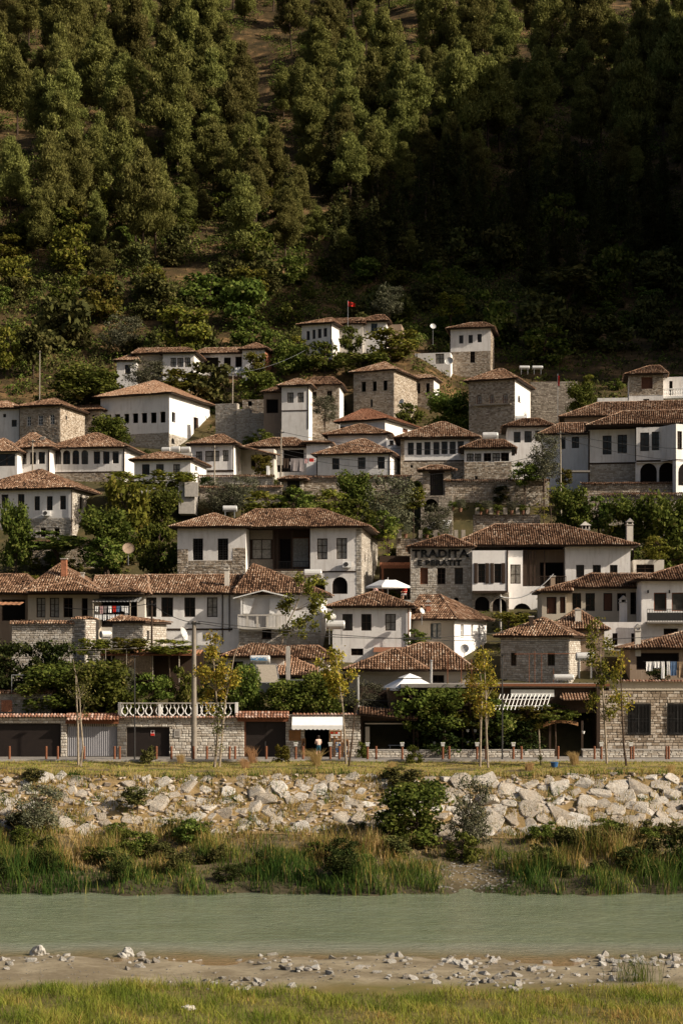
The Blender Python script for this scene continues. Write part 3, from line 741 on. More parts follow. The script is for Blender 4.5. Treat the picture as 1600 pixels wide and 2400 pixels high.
# dormers (small hipped roofs standing forward)
for (xl, xr, ye, ap, D_) in ((70, 226, 1389, (168, 1361), 142.6), (232, 328, 1391, (288, 1373), 143.0)):
    bb = Blk(D_, xr, ye, -2); uL = bb.f(xl, ye)[0]; a = bb.f(*ap, 1.5)
    roof(b.e, bb.T, uL - .1, .2, -.4, 4.0, .0, (a[0], 1.5, a[1]), (a[0], 1.5, a[1]), 'tile')
for (x, y0, y1, w) in ((194, 1344, 1372, .28), (151, 1311, 1325, .5)):
    c = P(x, y1, 146.5); chimney(b.e, c, w, (y1 - y0) * 146.5 / F, 'none', 'brick' if x == 151 else 'concrete')
mb = MB(); bb = Blk(142.6, 325, 1405, -2); u0 = bb.f(213, 1405)[0]
for k in range(28):
    a0, a1 = u0 + (-u0) * k / 28, u0 + (-u0) * (k + 1) / 28; z = .05 if k % 2 else .0
    mb.poly([bb.T(a0, 0, -.22 + z), bb.T(a1, 0, -.17 - z), bb.T(a1, 2.2, .35 - z), bb.T(a0, 2.2, .30 + z)])
mb.build('awning', M['metal'], b.e)
for x in (218, 305, 322):
    mb = MB(); p = bb.f(x, 1405); q = bb.f(x, 1475); mb.tube([bb.T(p[0], .1, p[1] - .1), bb.T(q[0], .1, q[1])], .05, 6)
    mb.build('awning_post', M['wood_grey'], b.e)
mb = MB(); bb = Blk(141, 48, 1418, -2)
for k in range(12):
    a0, a1 = bb.f(-30 + k * 6.4, 1418)[0], bb.f(-30 + (k + 1) * 6.4, 1418)[0]; z = .04 * (k % 2)
    mb.poly([bb.T(a0, 0, z), bb.T(a1, 0, .04 - z), bb.T(a1, 1.8, .34 - z), bb.T(a0, 1.8, .30 + z)])
mb.build('awning', M['rust'], b.e)

# --- white house centre with three windows
b = house('white_house', 'white two storey house with three dark windows below the stone house with black letters', 142, 959, 1530, 779, 1424, yaw=-6, depth=7.5, wall='plaster_clean', over=.5,
    wins=[(802, 1439, 826, 1478), (846, 1439, 870, 1478), (902, 1439, 927, 1478, 'dcX'), (822, 1520, 851, 1536, 'dkX')], style='dgX', ridge=[(879, 1386)], rw=3.6)
pipe(b, b.e, 957, 1425, 1528, 'wood_red')
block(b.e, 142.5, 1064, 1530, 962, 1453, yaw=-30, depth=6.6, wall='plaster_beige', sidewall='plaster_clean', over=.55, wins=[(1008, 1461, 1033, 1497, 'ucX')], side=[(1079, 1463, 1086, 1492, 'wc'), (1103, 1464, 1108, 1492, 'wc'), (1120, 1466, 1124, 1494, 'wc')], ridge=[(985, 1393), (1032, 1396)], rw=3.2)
u, v = b.f(1003, 1430, 2.5); chimney(b.e, b.T(u, 2.5, v - .3), .4, .7, 'gable', 'brick')
mb = MB(); p, q = b.f(876, 1520, -.1), b.f(944, 1520, -.1); mb.poly([b.T(p[0], -1.0, p[1] - .3), b.T(q[0], -1.0, p[1] - .3), b.T(q[0], -.02, p[1] + .12), b.T(p[0], -.02, p[1] + .12)]); mb.build('porch_roof', M['tile_red'], b.e)

# --- big central house with loggia
b = house('stone_house', 'large old house with peeling plaster, carved timber loggia and long tiled roof', 160, 576, 1392, 416, 1237, yaw=-6, depth=9, over=.7,
    wins=[(452, 1262, 476, 1313), (510, 1262, 535, 1313)], style='kkGX', wall='plaster', stone=[(416, 1287, 441, 1400), (441, 1314, 545, 1400), (545, 1284, 576, 1400)], mort='mortar_light', ridge=[(502, 1203)], rw=3.4)
# recessed loggia: rear wall, timber front, floor
bl = block(b.e, 161.6, 728, 1392, 574, 1237, yaw=-6, depth=7, wall='wood', wins=[(590, 1264, 636, 1310, 'dcX'), (654, 1262, 682, 1333, 'dkD'), (684, 1260, 724, 1330, 'rcD')], ridge=None)
Tl = lambda a, c, d: bl.T(a, d, c)
for k in range(24):
    mb = MB(); x0 = 586 + k * 2.3; p, q = bl.f(x0, 1243), bl.f(x0 + 2.0, 1264); mb.box(Tl, p[0], q[0], q[1], p[1], -.06, -.01); mb.build('cladding_board', M['wood_grey'], b.e); mb = MB()
    p, q = bl.f(x0, 1311), bl.f(x0 + 2.0, 1336); mb.box(Tl, p[0], q[0], q[1], p[1], -.06, -.01); mb.build('cladding_board', M['wood_grey'], b.e)
mb = MB()
for x in (641, 650, 684, 726):
    p, q = bl.f(x, 1243, -.9), bl.f(x, 1336, -.9); mb.box(Tl, p[0] - .07, p[0] + .07, q[1], p[1], -.97, -.83)
mb.build('post', M['wood'], b.e)
mb = MB(); 
for k in range(22):
    x = 652 + k * 3.4; p, q = bl.f(x, 1316, -.9), bl.f(x, 1335, -.9); mb.box(Tl, p[0] - .015, p[0] + .015, q[1], p[1], -.92, -.89)
p, q = bl.f(650, 1316, -.9), bl.f(727, 1316, -.9); mb.box(Tl, p[0], q[0], p[1] - .03, p[1] + .03, -.93, -.88)
mb.build('railing', M['metal_dark'], b.e)
mb = MB()      # ornate door lattice
for k in range(3):
    xa = 686 + k * 13; 
    for (ya, yb) in ((1264, 1276), (1278, 1290), (1292, 1304)):
        p, q = bl.f(xa + 2, ya), bl.f(xa + 10, yb)
        mb.tube([bl.T(p[0], -.03, p[1]), bl.T(q[0], -.03, p[1]), bl.T(q[0], -.03, q[1]), bl.T(p[0], -.03, q[1]), bl.T(p[0], -.03, p[1])], .022, 4)
mb.build('door_lattice', M['wood_grey'], b.e)
mb = MB(); p, q = bl.f(576, 1336), bl.f(728, 1336); mb.box(Tl, p[0], q[0], p[1] - .2, p[1], -1.6, .1); mb.build('loggia_floor', M['wood'], b.e)
bs = block(b.e, 160.0, 728, 1392, 576, 1338, yaw=-6, depth=1.7, wall='plaster', stone='all', ridge=None)
# right wing
br = block(b.e, 159.5, 847, 1392, 727, 1237, yaw=-6, xr=884, over=.75, wins=[(743, 1262, 767, 1311, 'dcX'), (788, 1261, 813, 1310, 'dcX'), (778, 1352, 814, 1392, 'dkDA'), (728, 1358, 762, 1392, 'dkDA')], side=[(853, 1300, 856, 1318, 'kkX'), (860, 1306, 862, 1322, 'kkX'), (866, 1306, 868, 1322, 'kkX')],
    stone=[(834, 1225, 847, 1420)], sidestone=True, sm='stone_white', ridge=None)
bars(br, b.e, [(728, 1340, 835, 1340, .14)])
u0 = br.f(520, 1239, -.7)[0]; ra, rb_ = br.f(599, 1194, 4.6), br.f(752, 1193, 4.6)
roof(b.e, br.T, u0, .8, -.75, br.depth + .6, br.vt, (ra[0], 4.6, ra[1]), (rb_[0], 4.6, ra[1]), 'tile')
# air conditioner
def air_conditioner(label, c, yaw=0.):
    e = empty('air_conditioner', c, label, 'air conditioner', 'air conditioners'); T = lambda a, b_, z: Vector(c) + Vector((a, b_, z))
    mb = MB(); mb.box(T, -.42, .42, -.28, .0, 0, .58); mb.build('casing', M['frame_white'], e)
    mb = MB(); mb.lathe(T(-.1, -.285, .29), [(.22, 0), (.22, .03), (.19, .03)], 16, axis=(0, -1, 0)); mb.build('fan_grille', M['metal_dark'], e)
    mb = MB()
    for s in (-.3, .3): mb.box(T, s - .02, s + .02, -.26, .12, -.1, -.003)
    mb.build('bracket', M['metal'], e)
u, v = br.f(811, 1330); air_conditioner('white air conditioner hanging under window of the big loggia house', br.T(u + .1, -.12, v))

# --- stone house with TRADITA lettering
b = house('stone_house', 'stone house lettered TRADITA E BERATIT with white shuttered bay beside it', 160, 1105, 1440, 961, 1284, yaw=-3, depth=9, over=.3,
    wins=[(984, 1331, 1002, 1369, 'rbX'), (1024, 1331, 1043, 1369, 'dkX'), (1065, 1331, 1084, 1369, 'dgX'), (1063, 1400, 1074, 1418, 'dkAX')], stone='all', ridge=[(1044, 1253)], rw=3.4, sm='stone_white')
u, v = b.f(1031, 1298.5); text_on('TRADITA', b.T(u, -.1, v), 1.02, 'black', b.e, 'lettering', yaw=-3, depth=.05, bold=.045, sx=1.22)
u, v = b.f(1029, 1320); text_on('E BERATIT', b.T(u, -.1, v), .72, 'black', b.e, 'lettering', yaw=-3, depth=.05, bold=.034, sx=1.22)
bw = block(b.e, 158.8, 1188, 1387, 1106, 1290, yaw=-3, depth=3, wall='plaster_clean', deep=.0, wins=[(1119, 1321, 1136, 1366, 'dgSX'), (1157, 1321, 1174, 1366, 'dgSX')], ridge=None)
bars(bw, b.e, [(1106, 1387, 1188, 1387, .2), (1188, 1290, 1188, 1387, .14)])
block(b.e, 159.6, 1192, 1440, 1105, 1388, yaw=-3, depth=4, stone='all', wins=[(1112, 1398, 1146, 1440, 'dkDA'), (1153, 1402, 1186, 1440, 'dkDA')], ridge=None, sm='stone_grey')
bm = block(b.e, 161, 1224, 1440, 1188, 1290, yaw=-3, depth=6, wall='plaster_clean', wins=[(1195, 1323, 1219, 1368, 'dcX')], ridge=None)
# porch with dark posts
bp = block(b.e, 163, 1326, 1440, 1222, 1288, yaw=-3, depth=6, wall='plaster_brown', wins=[(1264, 1318, 1320, 1372, 'dkD')], ridge=None)
mb = MB(); Tp = lambda a, c, d: bp.T(a, d, c)
for (x, wd_) in ((1228, .5), (1243, .25), (1252, .16), (1275, .14)):
    p, q = bp.f(x, 1290, -1.8), bp.f(x, 1386, -1.8); mb.box(Tp, p[0] - wd_ / 2, p[0] + wd_ / 2, q[1], p[1], -1.9, -1.72)
mb.build('post', M['wood'], b.e)
mb = MB(); p, q = bp.f(1222, 1372, -1.9), bp.f(1326, 1372, -1.9); mb.box(Tp, p[0], q[0], p[1] - .25, p[1] - .05, -2.0, 0)
for k in range(30):
    a = p[0] + (q[0] - p[0]) * k / 29; mb.box(Tp, a - .02, a + .02, p[1], p[1] + .85, -1.86, -1.82)
mb.box(Tp, p[0], q[0], p[1] + .85, p[1] + .92, -1.9, -1.78); mb.build('railing', M['wood'], b.e)
block(b.e, 160.4, 1275, 1440, 1190, 1374, yaw=-3, depth=2.5, wall='plaster_clean', wins=[(1201, 1414, 1244, 1445, 'dkDA')], ridge=None)
bR = block(b.e, 161, 1476, 1440, 1324, 1280, yaw=-3, depth=7, wall='plaster', wins=[(1349, 1324, 1368, 1354), (1388, 1324, 1407, 1354), (1428, 1324, 1446, 1354)], style='dgX', ridge=None)
ra, rb_ = bR.f(1160, 1229, 3.8), bR.f(1285, 1230, 3.8); u0, u1 = bR.f(1052, 1286, -.9)[0], .7
roof(b.e, bR.T, u0, u1, -.9, 8, bR.vt, (ra[0], 3.8, ra[1]), (rb_[0] + 1.2, 3.8, rb_[1]), 'tile')
u, v = bR.f(1370, 1246, 4.4); chimney(b.e, bR.T(u, 4.4, v - .1), .8, .25, 'lantern')
u, v = bR.f(1474, 1266, 3); chimney(b.e, bR.T(u, 3, v), .62, 1.5, 'gable', 'plaster_old')
block(b.e, 163, 1555, 1440, 1484, 1312, yaw=-3, depth=5, wall='plaster_old', wins=[(1490, 1323, 1532, 1342, 'dkX')], ridge=None)

# --- beige house, right
b = house('beige_house', 'beige house with row of brown windows below the TRADITA house', 150, 1500, 1470, 1326, 1379, yaw=-2, depth=6.5, wall='plaster_beige', over=.5,
    wins=[(1340, 1390, 1361, 1432), (1371, 1390, 1393, 1432), (1413, 1390, 1434, 1432, 'dbX'), (1445, 1390, 1466, 1432, 'dkX'), (1476, 1388, 1498, 1440, 'dkX')], style='dgX', ridge=[(1385, 1348), (1520, 1341)], rw=3.4)
block(b.e, 149.4, 1326, 1470, 1269, 1389, yaw=-2, depth=5, wall='plaster_beige', wins=[(1280, 1399, 1303, 1439, 'dbX'), (1311, 1399, 1324, 1437, 'dbX')], ridge=[(1340, 1362)], rw=2.4, over=.5)
block(b.e, 146, 1502, 1510, 1380, 1458, yaw=-2, depth=4, wall='plaster', wins=[(1434, 1484, 1446, 1512, 'dkX'), (1478, 1484, 1490, 1514, 'dkX')], ridge=None, deep=5)
u, v = b.f(1459, 1446, -2.2); chimney(b.e, b.T(u, -2.2, v), .62, 1.25, 'gable', 'plaster')
u, v = b.f(1294, 1372, 1.2); chimney(b.e, b.T(u, 1.2, v), .42, .8, 'none', 'plaster_brown')
# --- white house, far right with dark balcony
b = house('white_house', 'white house with dark iron balcony at the right edge', 146, 1680, 1520, 1502, 1361, yaw=-3, depth=8, wall='plaster_clean', over=.65,
    wins=[(1531, 1389, 1561, 1432, 'rgDX'), (1573, 1389, 1603, 1432, 'rgDX'), (1554, 1473, 1588, 1490, 'dkX')], ridge=[(1640, 1312)], rw=4.2)
Tb = lambda a, c, d: b.T(a, d, c); u0, v0 = b.f(1515, 1457, -1.1); u1, v1 = b.f(1640, 1427, -1.1)
mb = MB(); mb.box(Tb, u0, u1, v0 - .15, v0, -1.2, -.02); mb.build('balcony_floor', M['concrete_dark'], b.e)
mb = MB(); mb.box(Tb, u0, u1, v1 - .05, v1, -1.18, -1.12); mb.box(Tb, u0, u1, v0 + .08, v0 + .8, -1.16, -1.13)
for k in range(22):
    a = u0 + (u1 - u0) * k / 21; mb.box(Tb, a - .015, a + .015, v0, v1 - .05, -1.17, -1.12)
mb.build('railing', M['metal_dark'], b.e)
mb = MB()
for x in (1517, 1567):
    p = b.f(x, 1388); mb.lathe(b.T(p[0], -.14, p[1] - .1), [(.05, 0), (.09, .08), (.07, .26), (.02, .3)], 8)
mb.build('wall_lantern', M['metal_dark'], b.e)
# --- stone cottage with brownish hip roof
b = house('stone_cottage', 'small stone cottage with hip roof and two small windows behind the restaurant', 136, 1333, 1605, 1172, 1493, yaw=-20, xr=1366, over=.5,
    wins=[(1196, 1530, 1209, 1560), (1282, 1530, 1299, 1560)], style='dgX', stone='all', sidestone=True, sm='stone_white', mort='mortar_light', ridge=[(1272, 1448)], rw=2.8)
u, v = b.f(1244, 1478, 1.2); chimney(b.e, b.T(u, 1.2, v), .34, 1.15, 'none', 'wood')
b = house('tiled_shed', 'low shed under a small dark tiled roof behind the stone cottage', 140, 1415, 1530, 1295, 1477, yaw=-5, depth=5, wall='plaster_brown', over=.4, ridge=[(1352, 1426)], rw=2.4)
u, v = b.f(1353, 1462, 0.6); chimney(b.e, b.T(u, .6, v), .5, 1.2, 'none', 'plaster_old')
b = house('tiled_outbuilding', 'outbuilding with tiled lean-to roof above the laundry at right edge', 137, 1680, 1590, 1475, 1522, yaw=-2, depth=6, wall='plaster_brown', over=.5, wins=[(1490, 1530, 1590, 1570, 'dkD')], ridge=[(1600, 1480), (1680, 1480)], rw=3)
u, v = b.f(1493, 1510, .2); chimney(b.e, b.T(u, .2, v), .46, 1.1, 'gable', 'plaster_old')

# --- front low houses under tiled roofs
b = house('low_house', 'low beige house under the broad twin-hipped tiled roof behind white parasol', 131, 1100, 1640, 818, 1573, yaw=-3, depth=7, wall='plaster_beige', over=.55,
    wins=[(862, 1604, 892, 1625, 'dkX'), (1010, 1582, 1040, 1612, 'dkX')], ridge=[(985, 1507), (1030, 1507)], rw=4.0)
bb = Blk(130.2, 985, 1573, -3); a = bb.f(925, 1520, 2.4); uL = bb.f(806, 1573)[0]
roof(b.e, bb.T, uL, .6, -.5, 5.5, .04, (a[0], 2.4, a[1]), (a[0], 2.4, a[1]), 'tile')
b = house('low_house', 'low house under old tiled roof behind the NOBEL water tank', 134, 665, 1600, 528, 1541, yaw=-3, depth=6, wall='plaster_old', over=.4, wins=[(540, 1550, 570, 1575, 'dkX')], ridge=[(588, 1509), (626, 1511)], rw=2.6)
block(b.e, 136, 770, 1600, 650, 1546, yaw=-3, depth=6, wall='plaster_old', over=.5, ridge=[(640, 1514), (745, 1514)], rw=2.6)
bb = Blk(132.5, 772, 1586, -3); uL = bb.f(640, 1586)[0]; a = bb.f(640, 1540, 3.0); c = bb.f(690, 1545, 3.0)
roof(b.e, bb.T, uL, .2, -.2, 5.2, .0, (a[0], 3.0, a[1]), (c[0], 3.0, c[1]), 'tile_new')
block(b.e, 132.8, 768, 1640, 645, 1590, yaw=-3, depth=4.5, wall='plaster_old', ridge=None)
u, v = b.f(704, 1560, 1.0); chimney(b.e, P(753, 1575, 132), .35, .6, 'gable', 'plaster_old')
# stone shed and garden walls, left
b = house('stone_shed', 'small stone shed with sloping tiled roof in front of the long white house', 137, 336, 1505, 264, 1460, yaw=-12, xr=390, stone='all', sidestone=True, sm='stone_white', over=.35, ridge=[(285, 1443)], rw=1.4, wins=(), side=[(344, 1478, 350, 1498, 'kk')])
def stone_wall(name, label, D, xl, xr, top, base, yaw=0, thick=.5, sm='stone', coping=True, deep=2.0, mort='mortar', cap_m='tile', ends=True, ops=(), cat='wall'):
    b = Blk(D, xr, base, yaw); deep = max(deep, b.O.z - gz(b.O.x, b.O.y) + .8); e = empty(name, b.O, label, cat); b.e = e
    uL = b.f(xl, base)[0]; vt = b.f(xr, top)[1]; rng = np.random.default_rng(int(xl * 3 + top))
    Tf = lambda a, c, d: b.T(a, d, c); Ts = lambda a, c, d: b.T(-d, a, c)
    mb = MB(); o2 = [(b.f(o[0], o[1])[0], b.f(o[2], o[3])[1], b.f(o[2], o[3])[0], b.f(o[0], o[1])[1], o[4]) for o in ops]
    panel(mb, Tf, uL, 0, -deep, vt, o2, [], .4); mb.poly([b.T(0, 0, -deep), b.T(0, thick, -deep), b.T(0, thick, vt), b.T(0, 0, vt)]); mb.poly([b.T(uL, 0, -deep), b.T(uL, 0, vt), b.T(uL, thick, vt), b.T(uL, thick, -deep)])
    mb.poly([b.T(uL, 0, vt), b.T(0, 0, vt), b.T(0, thick, vt), b.T(uL, thick, vt)]); mb.poly([b.T(uL, thick, -deep), b.T(uL, thick, vt), b.T(0, thick, vt), b.T(0, thick, -deep)])
    w = mb.build('core', M[mort], e)
    stonework(e, Tf, stone_rects(uL, 0, -min(deep, 4), vt, o2, rng), rng, sm)
    if ends: stonework(e, Ts, stone_rects(0, thick, -min(deep, 4), vt, [], rng), rng, sm)
    if coping:
        mid = [b.T(uL - .1, thick / 2, vt + .2), b.T(.1, thick / 2, vt + .2)]
        pls = [[b.T(uL - .1, -.15, vt + .03), b.T(.1, -.15, vt + .03), mid[1], mid[0]], [b.T(.1, thick + .15, vt + .03), b.T(uL - .1, thick + .15, vt + .03), mid[0], mid[1]]]
        VV, FF, RR, off = [], [], [], 0
        for q in pls:
            v, f, r = tiles_on(q, rng)
            if len(v): VV.append(v); FF.append(f + off); RR.append(r); off += len(v)
        v, f, r = cap_row(mid[0], mid[1], rng); VV.append(v); FF.append(f + off); RR.append(r)
        mk('coping_tiles', np.concatenate(VV), np.concatenate(FF), M[cap_m], e, rnd=np.concatenate(RR))['kind'] = 'stuff'
    return b
stone_wall('garden_wall', 'long stone garden wall with tile coping at left below the broad hip roof', 134, 28, 176, 1463, 1510, sm='stone_white')
stone_wall('stone_pillar', 'stout stone pillar at the end of the left garden wall', 133.6, 173, 201, 1452, 1510, yaw=-22, thick=1.6, sm='stone_white', cat='pillar')
# ------------------------------------------------------------------ middle rows of houses
b = house('white_house', 'white house with stone ground floor and bright stone gable wall at left edge', 185, 170, 1258, -70, 1146, yaw=-12, xr=246, over=.6, wall='plaster_clean', stone=1213, sidestone=True, sm='stone_white',
    wins=[(4, 1159, 20, 1190), (42, 1158, 58, 1190), (81, 1163, 94, 1196), (110, 1163, 124, 1196), (141, 1162, 155, 1194), (96, 1238, 108, 1258, 'dkX'), (128, 1238, 140, 1258, 'dkX')], style='dgX', side=[(187, 1165, 194, 1197), (203, 1168, 210, 1201), (232, 1178, 240, 1200)], ridge=[(90, 1101), (98, 1101)], rw=4.6)
u, v = b.f(111, 1209); air_conditioner('white air conditioner on white house with stone ground floor', b.T(u, -.12, v))
pipe(b, b.e, 169, 1148, 1250)
# long house with four arched windows
b = house('white_house', 'white house with four arched and three square windows under brown hip roof', 203, 292, 1112, 117, 1050, yaw=-8, xr=340, over=.7, boards=False, stone=1107,
    wins=[(128, 1055, 144, 1088, 'dgAX'), (148, 1055, 165, 1088, 'dgAX'), (170, 1055, 186, 1088, 'dgAX'), (191, 1055, 207, 1088, 'dgAX'), (220, 1058, 235, 1087, 'dgX'), (242, 1058, 257, 1087, 'dgX'), (264, 1058, 279, 1086, 'dgX')], ridge=[(222, 1015), (230, 1015)], rw=4)
bars(b, b.e, [(130, 1108, 292, 1107, .16), (291, 1052, 291, 1107, .14)])
u, v = b.f(101, 1036, 3); 
b = house('white_house', 'white house with three dark windows and patched double roof at far left', 202, 116, 1112, 42, 1051, yaw=-8, depth=8, over=.7, wins=[(49, 1060, 63, 1088), (71, 1060, 85, 1088), (91, 1059, 106, 1087)], style='dgX', ridge=[(70, 1016), (86, 1016)], rw=3.6)
bars(b, b.e, [(115, 1054, 115, 1108, .16), (42, 1054, 42, 1108, .16)])
u, v = b.f(101, 1036, 1.5); chimney(b.e, b.T(u, 1.5, v), .5, .55, 'none', 'concrete_dark')
block(b.e, 200.5, 41, 1112, -50, 1060, yaw=-8, depth=7, wins=[(-5, 1063, 36, 1092, 'dgX')], ridge=[(10, 1027)], rw=3, over=.5)
# small white house with tanks
b = house('white_house', 'small bright white house with three doors and water tanks on its roof', 192, 447, 1118, 315, 1078, yaw=-9, xr=484, wall='plaster_clean', over=.5, wins=[(333, 1088, 351, 1113), (366, 1088, 384, 1113), (406, 1088, 422, 1112, 'dcX')], style='dgX', side=[(458, 1092, 463, 1105)], ridge=[(372, 1060), (400, 1060)], rw=3)
for (x0, x1, y0, y1) in ((378, 402, 1048, 1062), (400, 424, 1045, 1060), (423, 448, 1049, 1061)):
    c = P((x0 + x1) / 2, y1, 196.5); solar_tank({378: 'front white water tank at left of the three on the small white house', 400: 'white water tank raised in the middle of the three on the small white house', 423: 'rearmost white water tank at right of the three on small white house'}[x0], c, (x1 - x0 - 2) * 196 / F, .36, G_TANK, yaw=-.15)
mb = MB(); mb.box(W, P(374, 0, 196.5).x, P(450, 0, 196.5).x, 196.0, 197.2, P(0, 1075, 196.5).z, P(0, 1062, 196.5).z - .02); mb.build('tank_platform', M['concrete'], b.e)
# white house with three windows and lean-to roof
b = house('white_house', 'white house with wide middle window and long lean-to roof on its right', 200, 548, 1106, 448, 1042, yaw=-8, depth=7, wall='plaster_clean', over=.55, wins=[(459, 1058, 474, 1080), (481, 1057, 514, 1081), (522, 1055, 536, 1081)], style='dcX', ridge=[(512, 1018), (522, 1018)], rw=3.6)
bars(b, b.e, [(448, 1105, 548, 1104, .25)]); pipe(b, b.e, 547, 1042, 1100)
bb = Blk(200.5, 632, 1064, -8); uL = bb.f(552, 1040)[0]
mb = MB(); a_ = [bb.T(uL, -.3, 1.15), bb.T(.4, -.3, 0.0), bb.T(.4, 5, .35), bb.T(uL, 5, 1.6)]; mb.poly(a_); mb.poly([q - Vector((0, 0, .14)) for q in a_][::-1], 1); mb.poly([a_[0] - Vector((0, 0, .14)), a_[1] - Vector((0, 0, .14)), a_[1], a_[0]], 1)
ro = mb.build('lean_to_roof', [M['roofbase'], M['wood']], b.e)
v, f, r = tiles_on([a_[1], a_[2], a_[3], a_[0]], RNG); mk('roof_tiles', v, f, M['tile'], ro, rnd=r)['kind'] = 'stuff'
mb = MB()
for x in (560, 600, 628):
    p, q = bb.f(x, 1060), bb.f(x, 1105); mb.tube([bb.T(p[0], 0, p[1]), bb.T(q[0], 0, q[1])], .06, 6)
mb.build('post', M['wood'], b.e)
block(b.e, 204, 642, 1110, 548, 1052, yaw=-8, depth=3, wall='plaster_old', wins=[(588, 1066, 602, 1098, 'dkD'), (606, 1066, 626, 1090, 'dkX')], ridge=None)
b = house('white_house', 'white house with open dark veranda and bright tiled roof behind wooden pole', 206, 720, 1110, 580, 1049, yaw=-5, depth=7, wall='plaster', over=.6, wins=[(664, 1054, 712, 1082, 'dkD'), (646, 1090, 706, 1106, 'kkX')], ridge=[(640, 1027), (690, 1025)], rw=3.2)
block(b.e, 205, 772, 1110, 718, 1040, yaw=-5, depth=6, wall='plaster_clean', wins=[], ridge=[(716, 1034), (768, 1034)], rw=2.5, over=.4)
# centre white pair
b = house('white_house', 'bright white house with dark corner boards and three small windows beside olive tree', 198, 913, 1120, 742, 1064, yaw=-11, xr=938, wall='plaster_clean', over=.5, boards=True, wins=[(778, 1074, 795, 1100), (838, 1072, 856, 1099), (884, 1071, 901, 1098)], style='dgX', ridge=[(843, 1029), (853, 1029)], rw=4)
b = house('white_house', 'white house with small pyramid roof behind the white house with corner boards', 208, 905, 1060, 768, 1019, yaw=-8, xr=922, wall='plaster_clean', over=.6, ridge=[(840, 994), (850, 994)], rw=3.6, wins=[])
block(b.e, 207, 950, 1075, 905, 1030, yaw=-8, depth=4, wall='plaster_clean', wins=[(912, 1032, 922, 1042)], ridge=None)
b = house('white_house', 'white house with long dark red roof and orange shutter below the stone tower', 217, 902, 1040, 796, 984, yaw=-27, xr=985, wall='plaster_clean', over=.6, tile='tile_red', ridge=[(850, 958), (862, 958)], rw=3, rback=None, wins=[(796, 1000, 806, 1010, 'dkX')], side=[(943, 1003, 955, 1016, 'rbX')])
# house with seven windows
b = house('white_house', 'white house with row of seven tall windows between stone corners', 200, 1110, 1116, 938, 1027, yaw=-5, depth=8, wall='plaster_clean', over=.75,
    wins=[(955, 1037, 969, 1066), (975, 1037, 988, 1066), (994, 1036, 1008, 1066), (1015, 1036, 1029, 1065), (1034, 1035, 1048, 1064), (1053, 1035, 1067, 1064), (1072, 1034, 1086, 1063), (961, 1090, 967, 1096, 'kkX')], style='dgX', stone=[(938, 1020, 947, 1140), (1099, 1020, 1110, 1140), (947, 1081, 1099, 1140)], ridge=[(1030, 989), (1042, 989)], rw=4)
bars(b, b.e, [(947, 1081, 1098, 1080, .16), (947, 1031, 1098, 1030, .08)])
b = house('stone_annex', 'stone annex with open timber gallery and low tiled roof right of seven-window house', 195, 1198, 1132, 1087, 1052, yaw=-5, depth=6, over=.5, stone=1082, wins=[(1093, 1063, 1109, 1081, 'dcX'), (1111, 1063, 1127, 1081, 'dcX'), (1133, 1062, 1150, 1081, 'dkX'), (1153, 1062, 1171, 1081, 'dcX'), (1173, 1061, 1192, 1081, 'dkX'), (1112, 1116, 1118, 1123, 'kkX')], ridge=[(1120, 1031), (1180, 1031)], rw=2.8)
solar_tank('white water tank on the stone annex right of the seven-window house', P(1148, 1030, 203.5), 1.95, .45, G_TANK, yaw=-.1); mb = MB(); mb.box(W, P(1126, 0, 203.5).x, P(1170, 0, 203.5).x, 203.0, 204.2, P(0, 1052, 203.5).z, P(0, 1030, 203.5).z - .02); mb.build('tank_platform', M['concrete'], b.e)
b = house('white_house', 'white house with two dark windows behind olive tree below arched stone tower', 206, 1290, 1056, 1188, 1001, yaw=-4, depth=6, over=.6, wins=[(1203, 1012, 1219, 1037), (1228, 1010, 1245, 1037), (1253, 1009, 1270, 1034)], style='dgX', ridge=[(1225, 981), (1262, 981)], rw=2.8)
solar_tank('white water tank at the foot of stone tower with arched windows', P(1221, 988, 215), 1.6, .38, G_TANK, yaw=-.05)
mb = MB(); mb.box(W, P(1204, 0, 215).x, P(1238, 0, 215).x, 214.5, 215.6, 38, P(0, 988, 215).z - .02); mb.build('tank_platform', M['concrete'], b.e)
# big right house with arcade
b = house('white_house', 'large white house with projecting bay over arcade at right edge', 190, 1490, 1136, 1378, 1005, yaw=-10, depth=9, over=.75, wins=[(1411, 1021, 1432, 1065), (1446, 1019, 1468, 1062)], style='dgX', stone=1087, wall='plaster', sm='stone_white', mort='mortar_light', ridge=None)
bars(b, b.e, [(1378, 1087, 1490, 1086, .2), (1379, 1010, 1379, 1130, .18), (1489, 1004, 1489, 1080, .16)])
b1 = block(b.e, 187.5, 1583, 1084, 1490, 1000, yaw=-9, depth=4, deep=.0, wins=[(1499, 1014, 1520, 1057), (1526, 1012, 1546, 1055), (1552, 1010, 1572, 1053)], style='dgX', ridge=None)
bars(b1, b.e, [(1490, 1081, 1583, 1080, .2), (1583, 1003, 1583, 1081, .16)])
b2 = block(b.e, 187.0, 1640, 1080, 1583, 998, yaw=28, depth=4, deep=.0, wins=[(1586, 1010, 1597, 1054)], style='dgX', ridge=None)
b3 = block(b.e, 187.8, 1583, 1136, 1488, 1083, yaw=-9, depth=.6, wins=[(1499, 1086, 1538, 1140, 'kkDA'), (1543, 1084, 1582, 1140, 'kkDA')], wall='plaster', ridge=None)  # near-black panels, not doors, stand in for shade behind the arches
block(b.e, 191.5, 1640, 1136, 1490, 1083, yaw=-9, depth=1.5, wall='plaster_brown', ridge=None)
b3 = block(b.e, 187.2, 1650, 1136, 1583, 1083, yaw=28, depth=.6, wins=[(1588, 1084, 1625, 1140, 'kkDA')], wall='plaster', ridge=None)
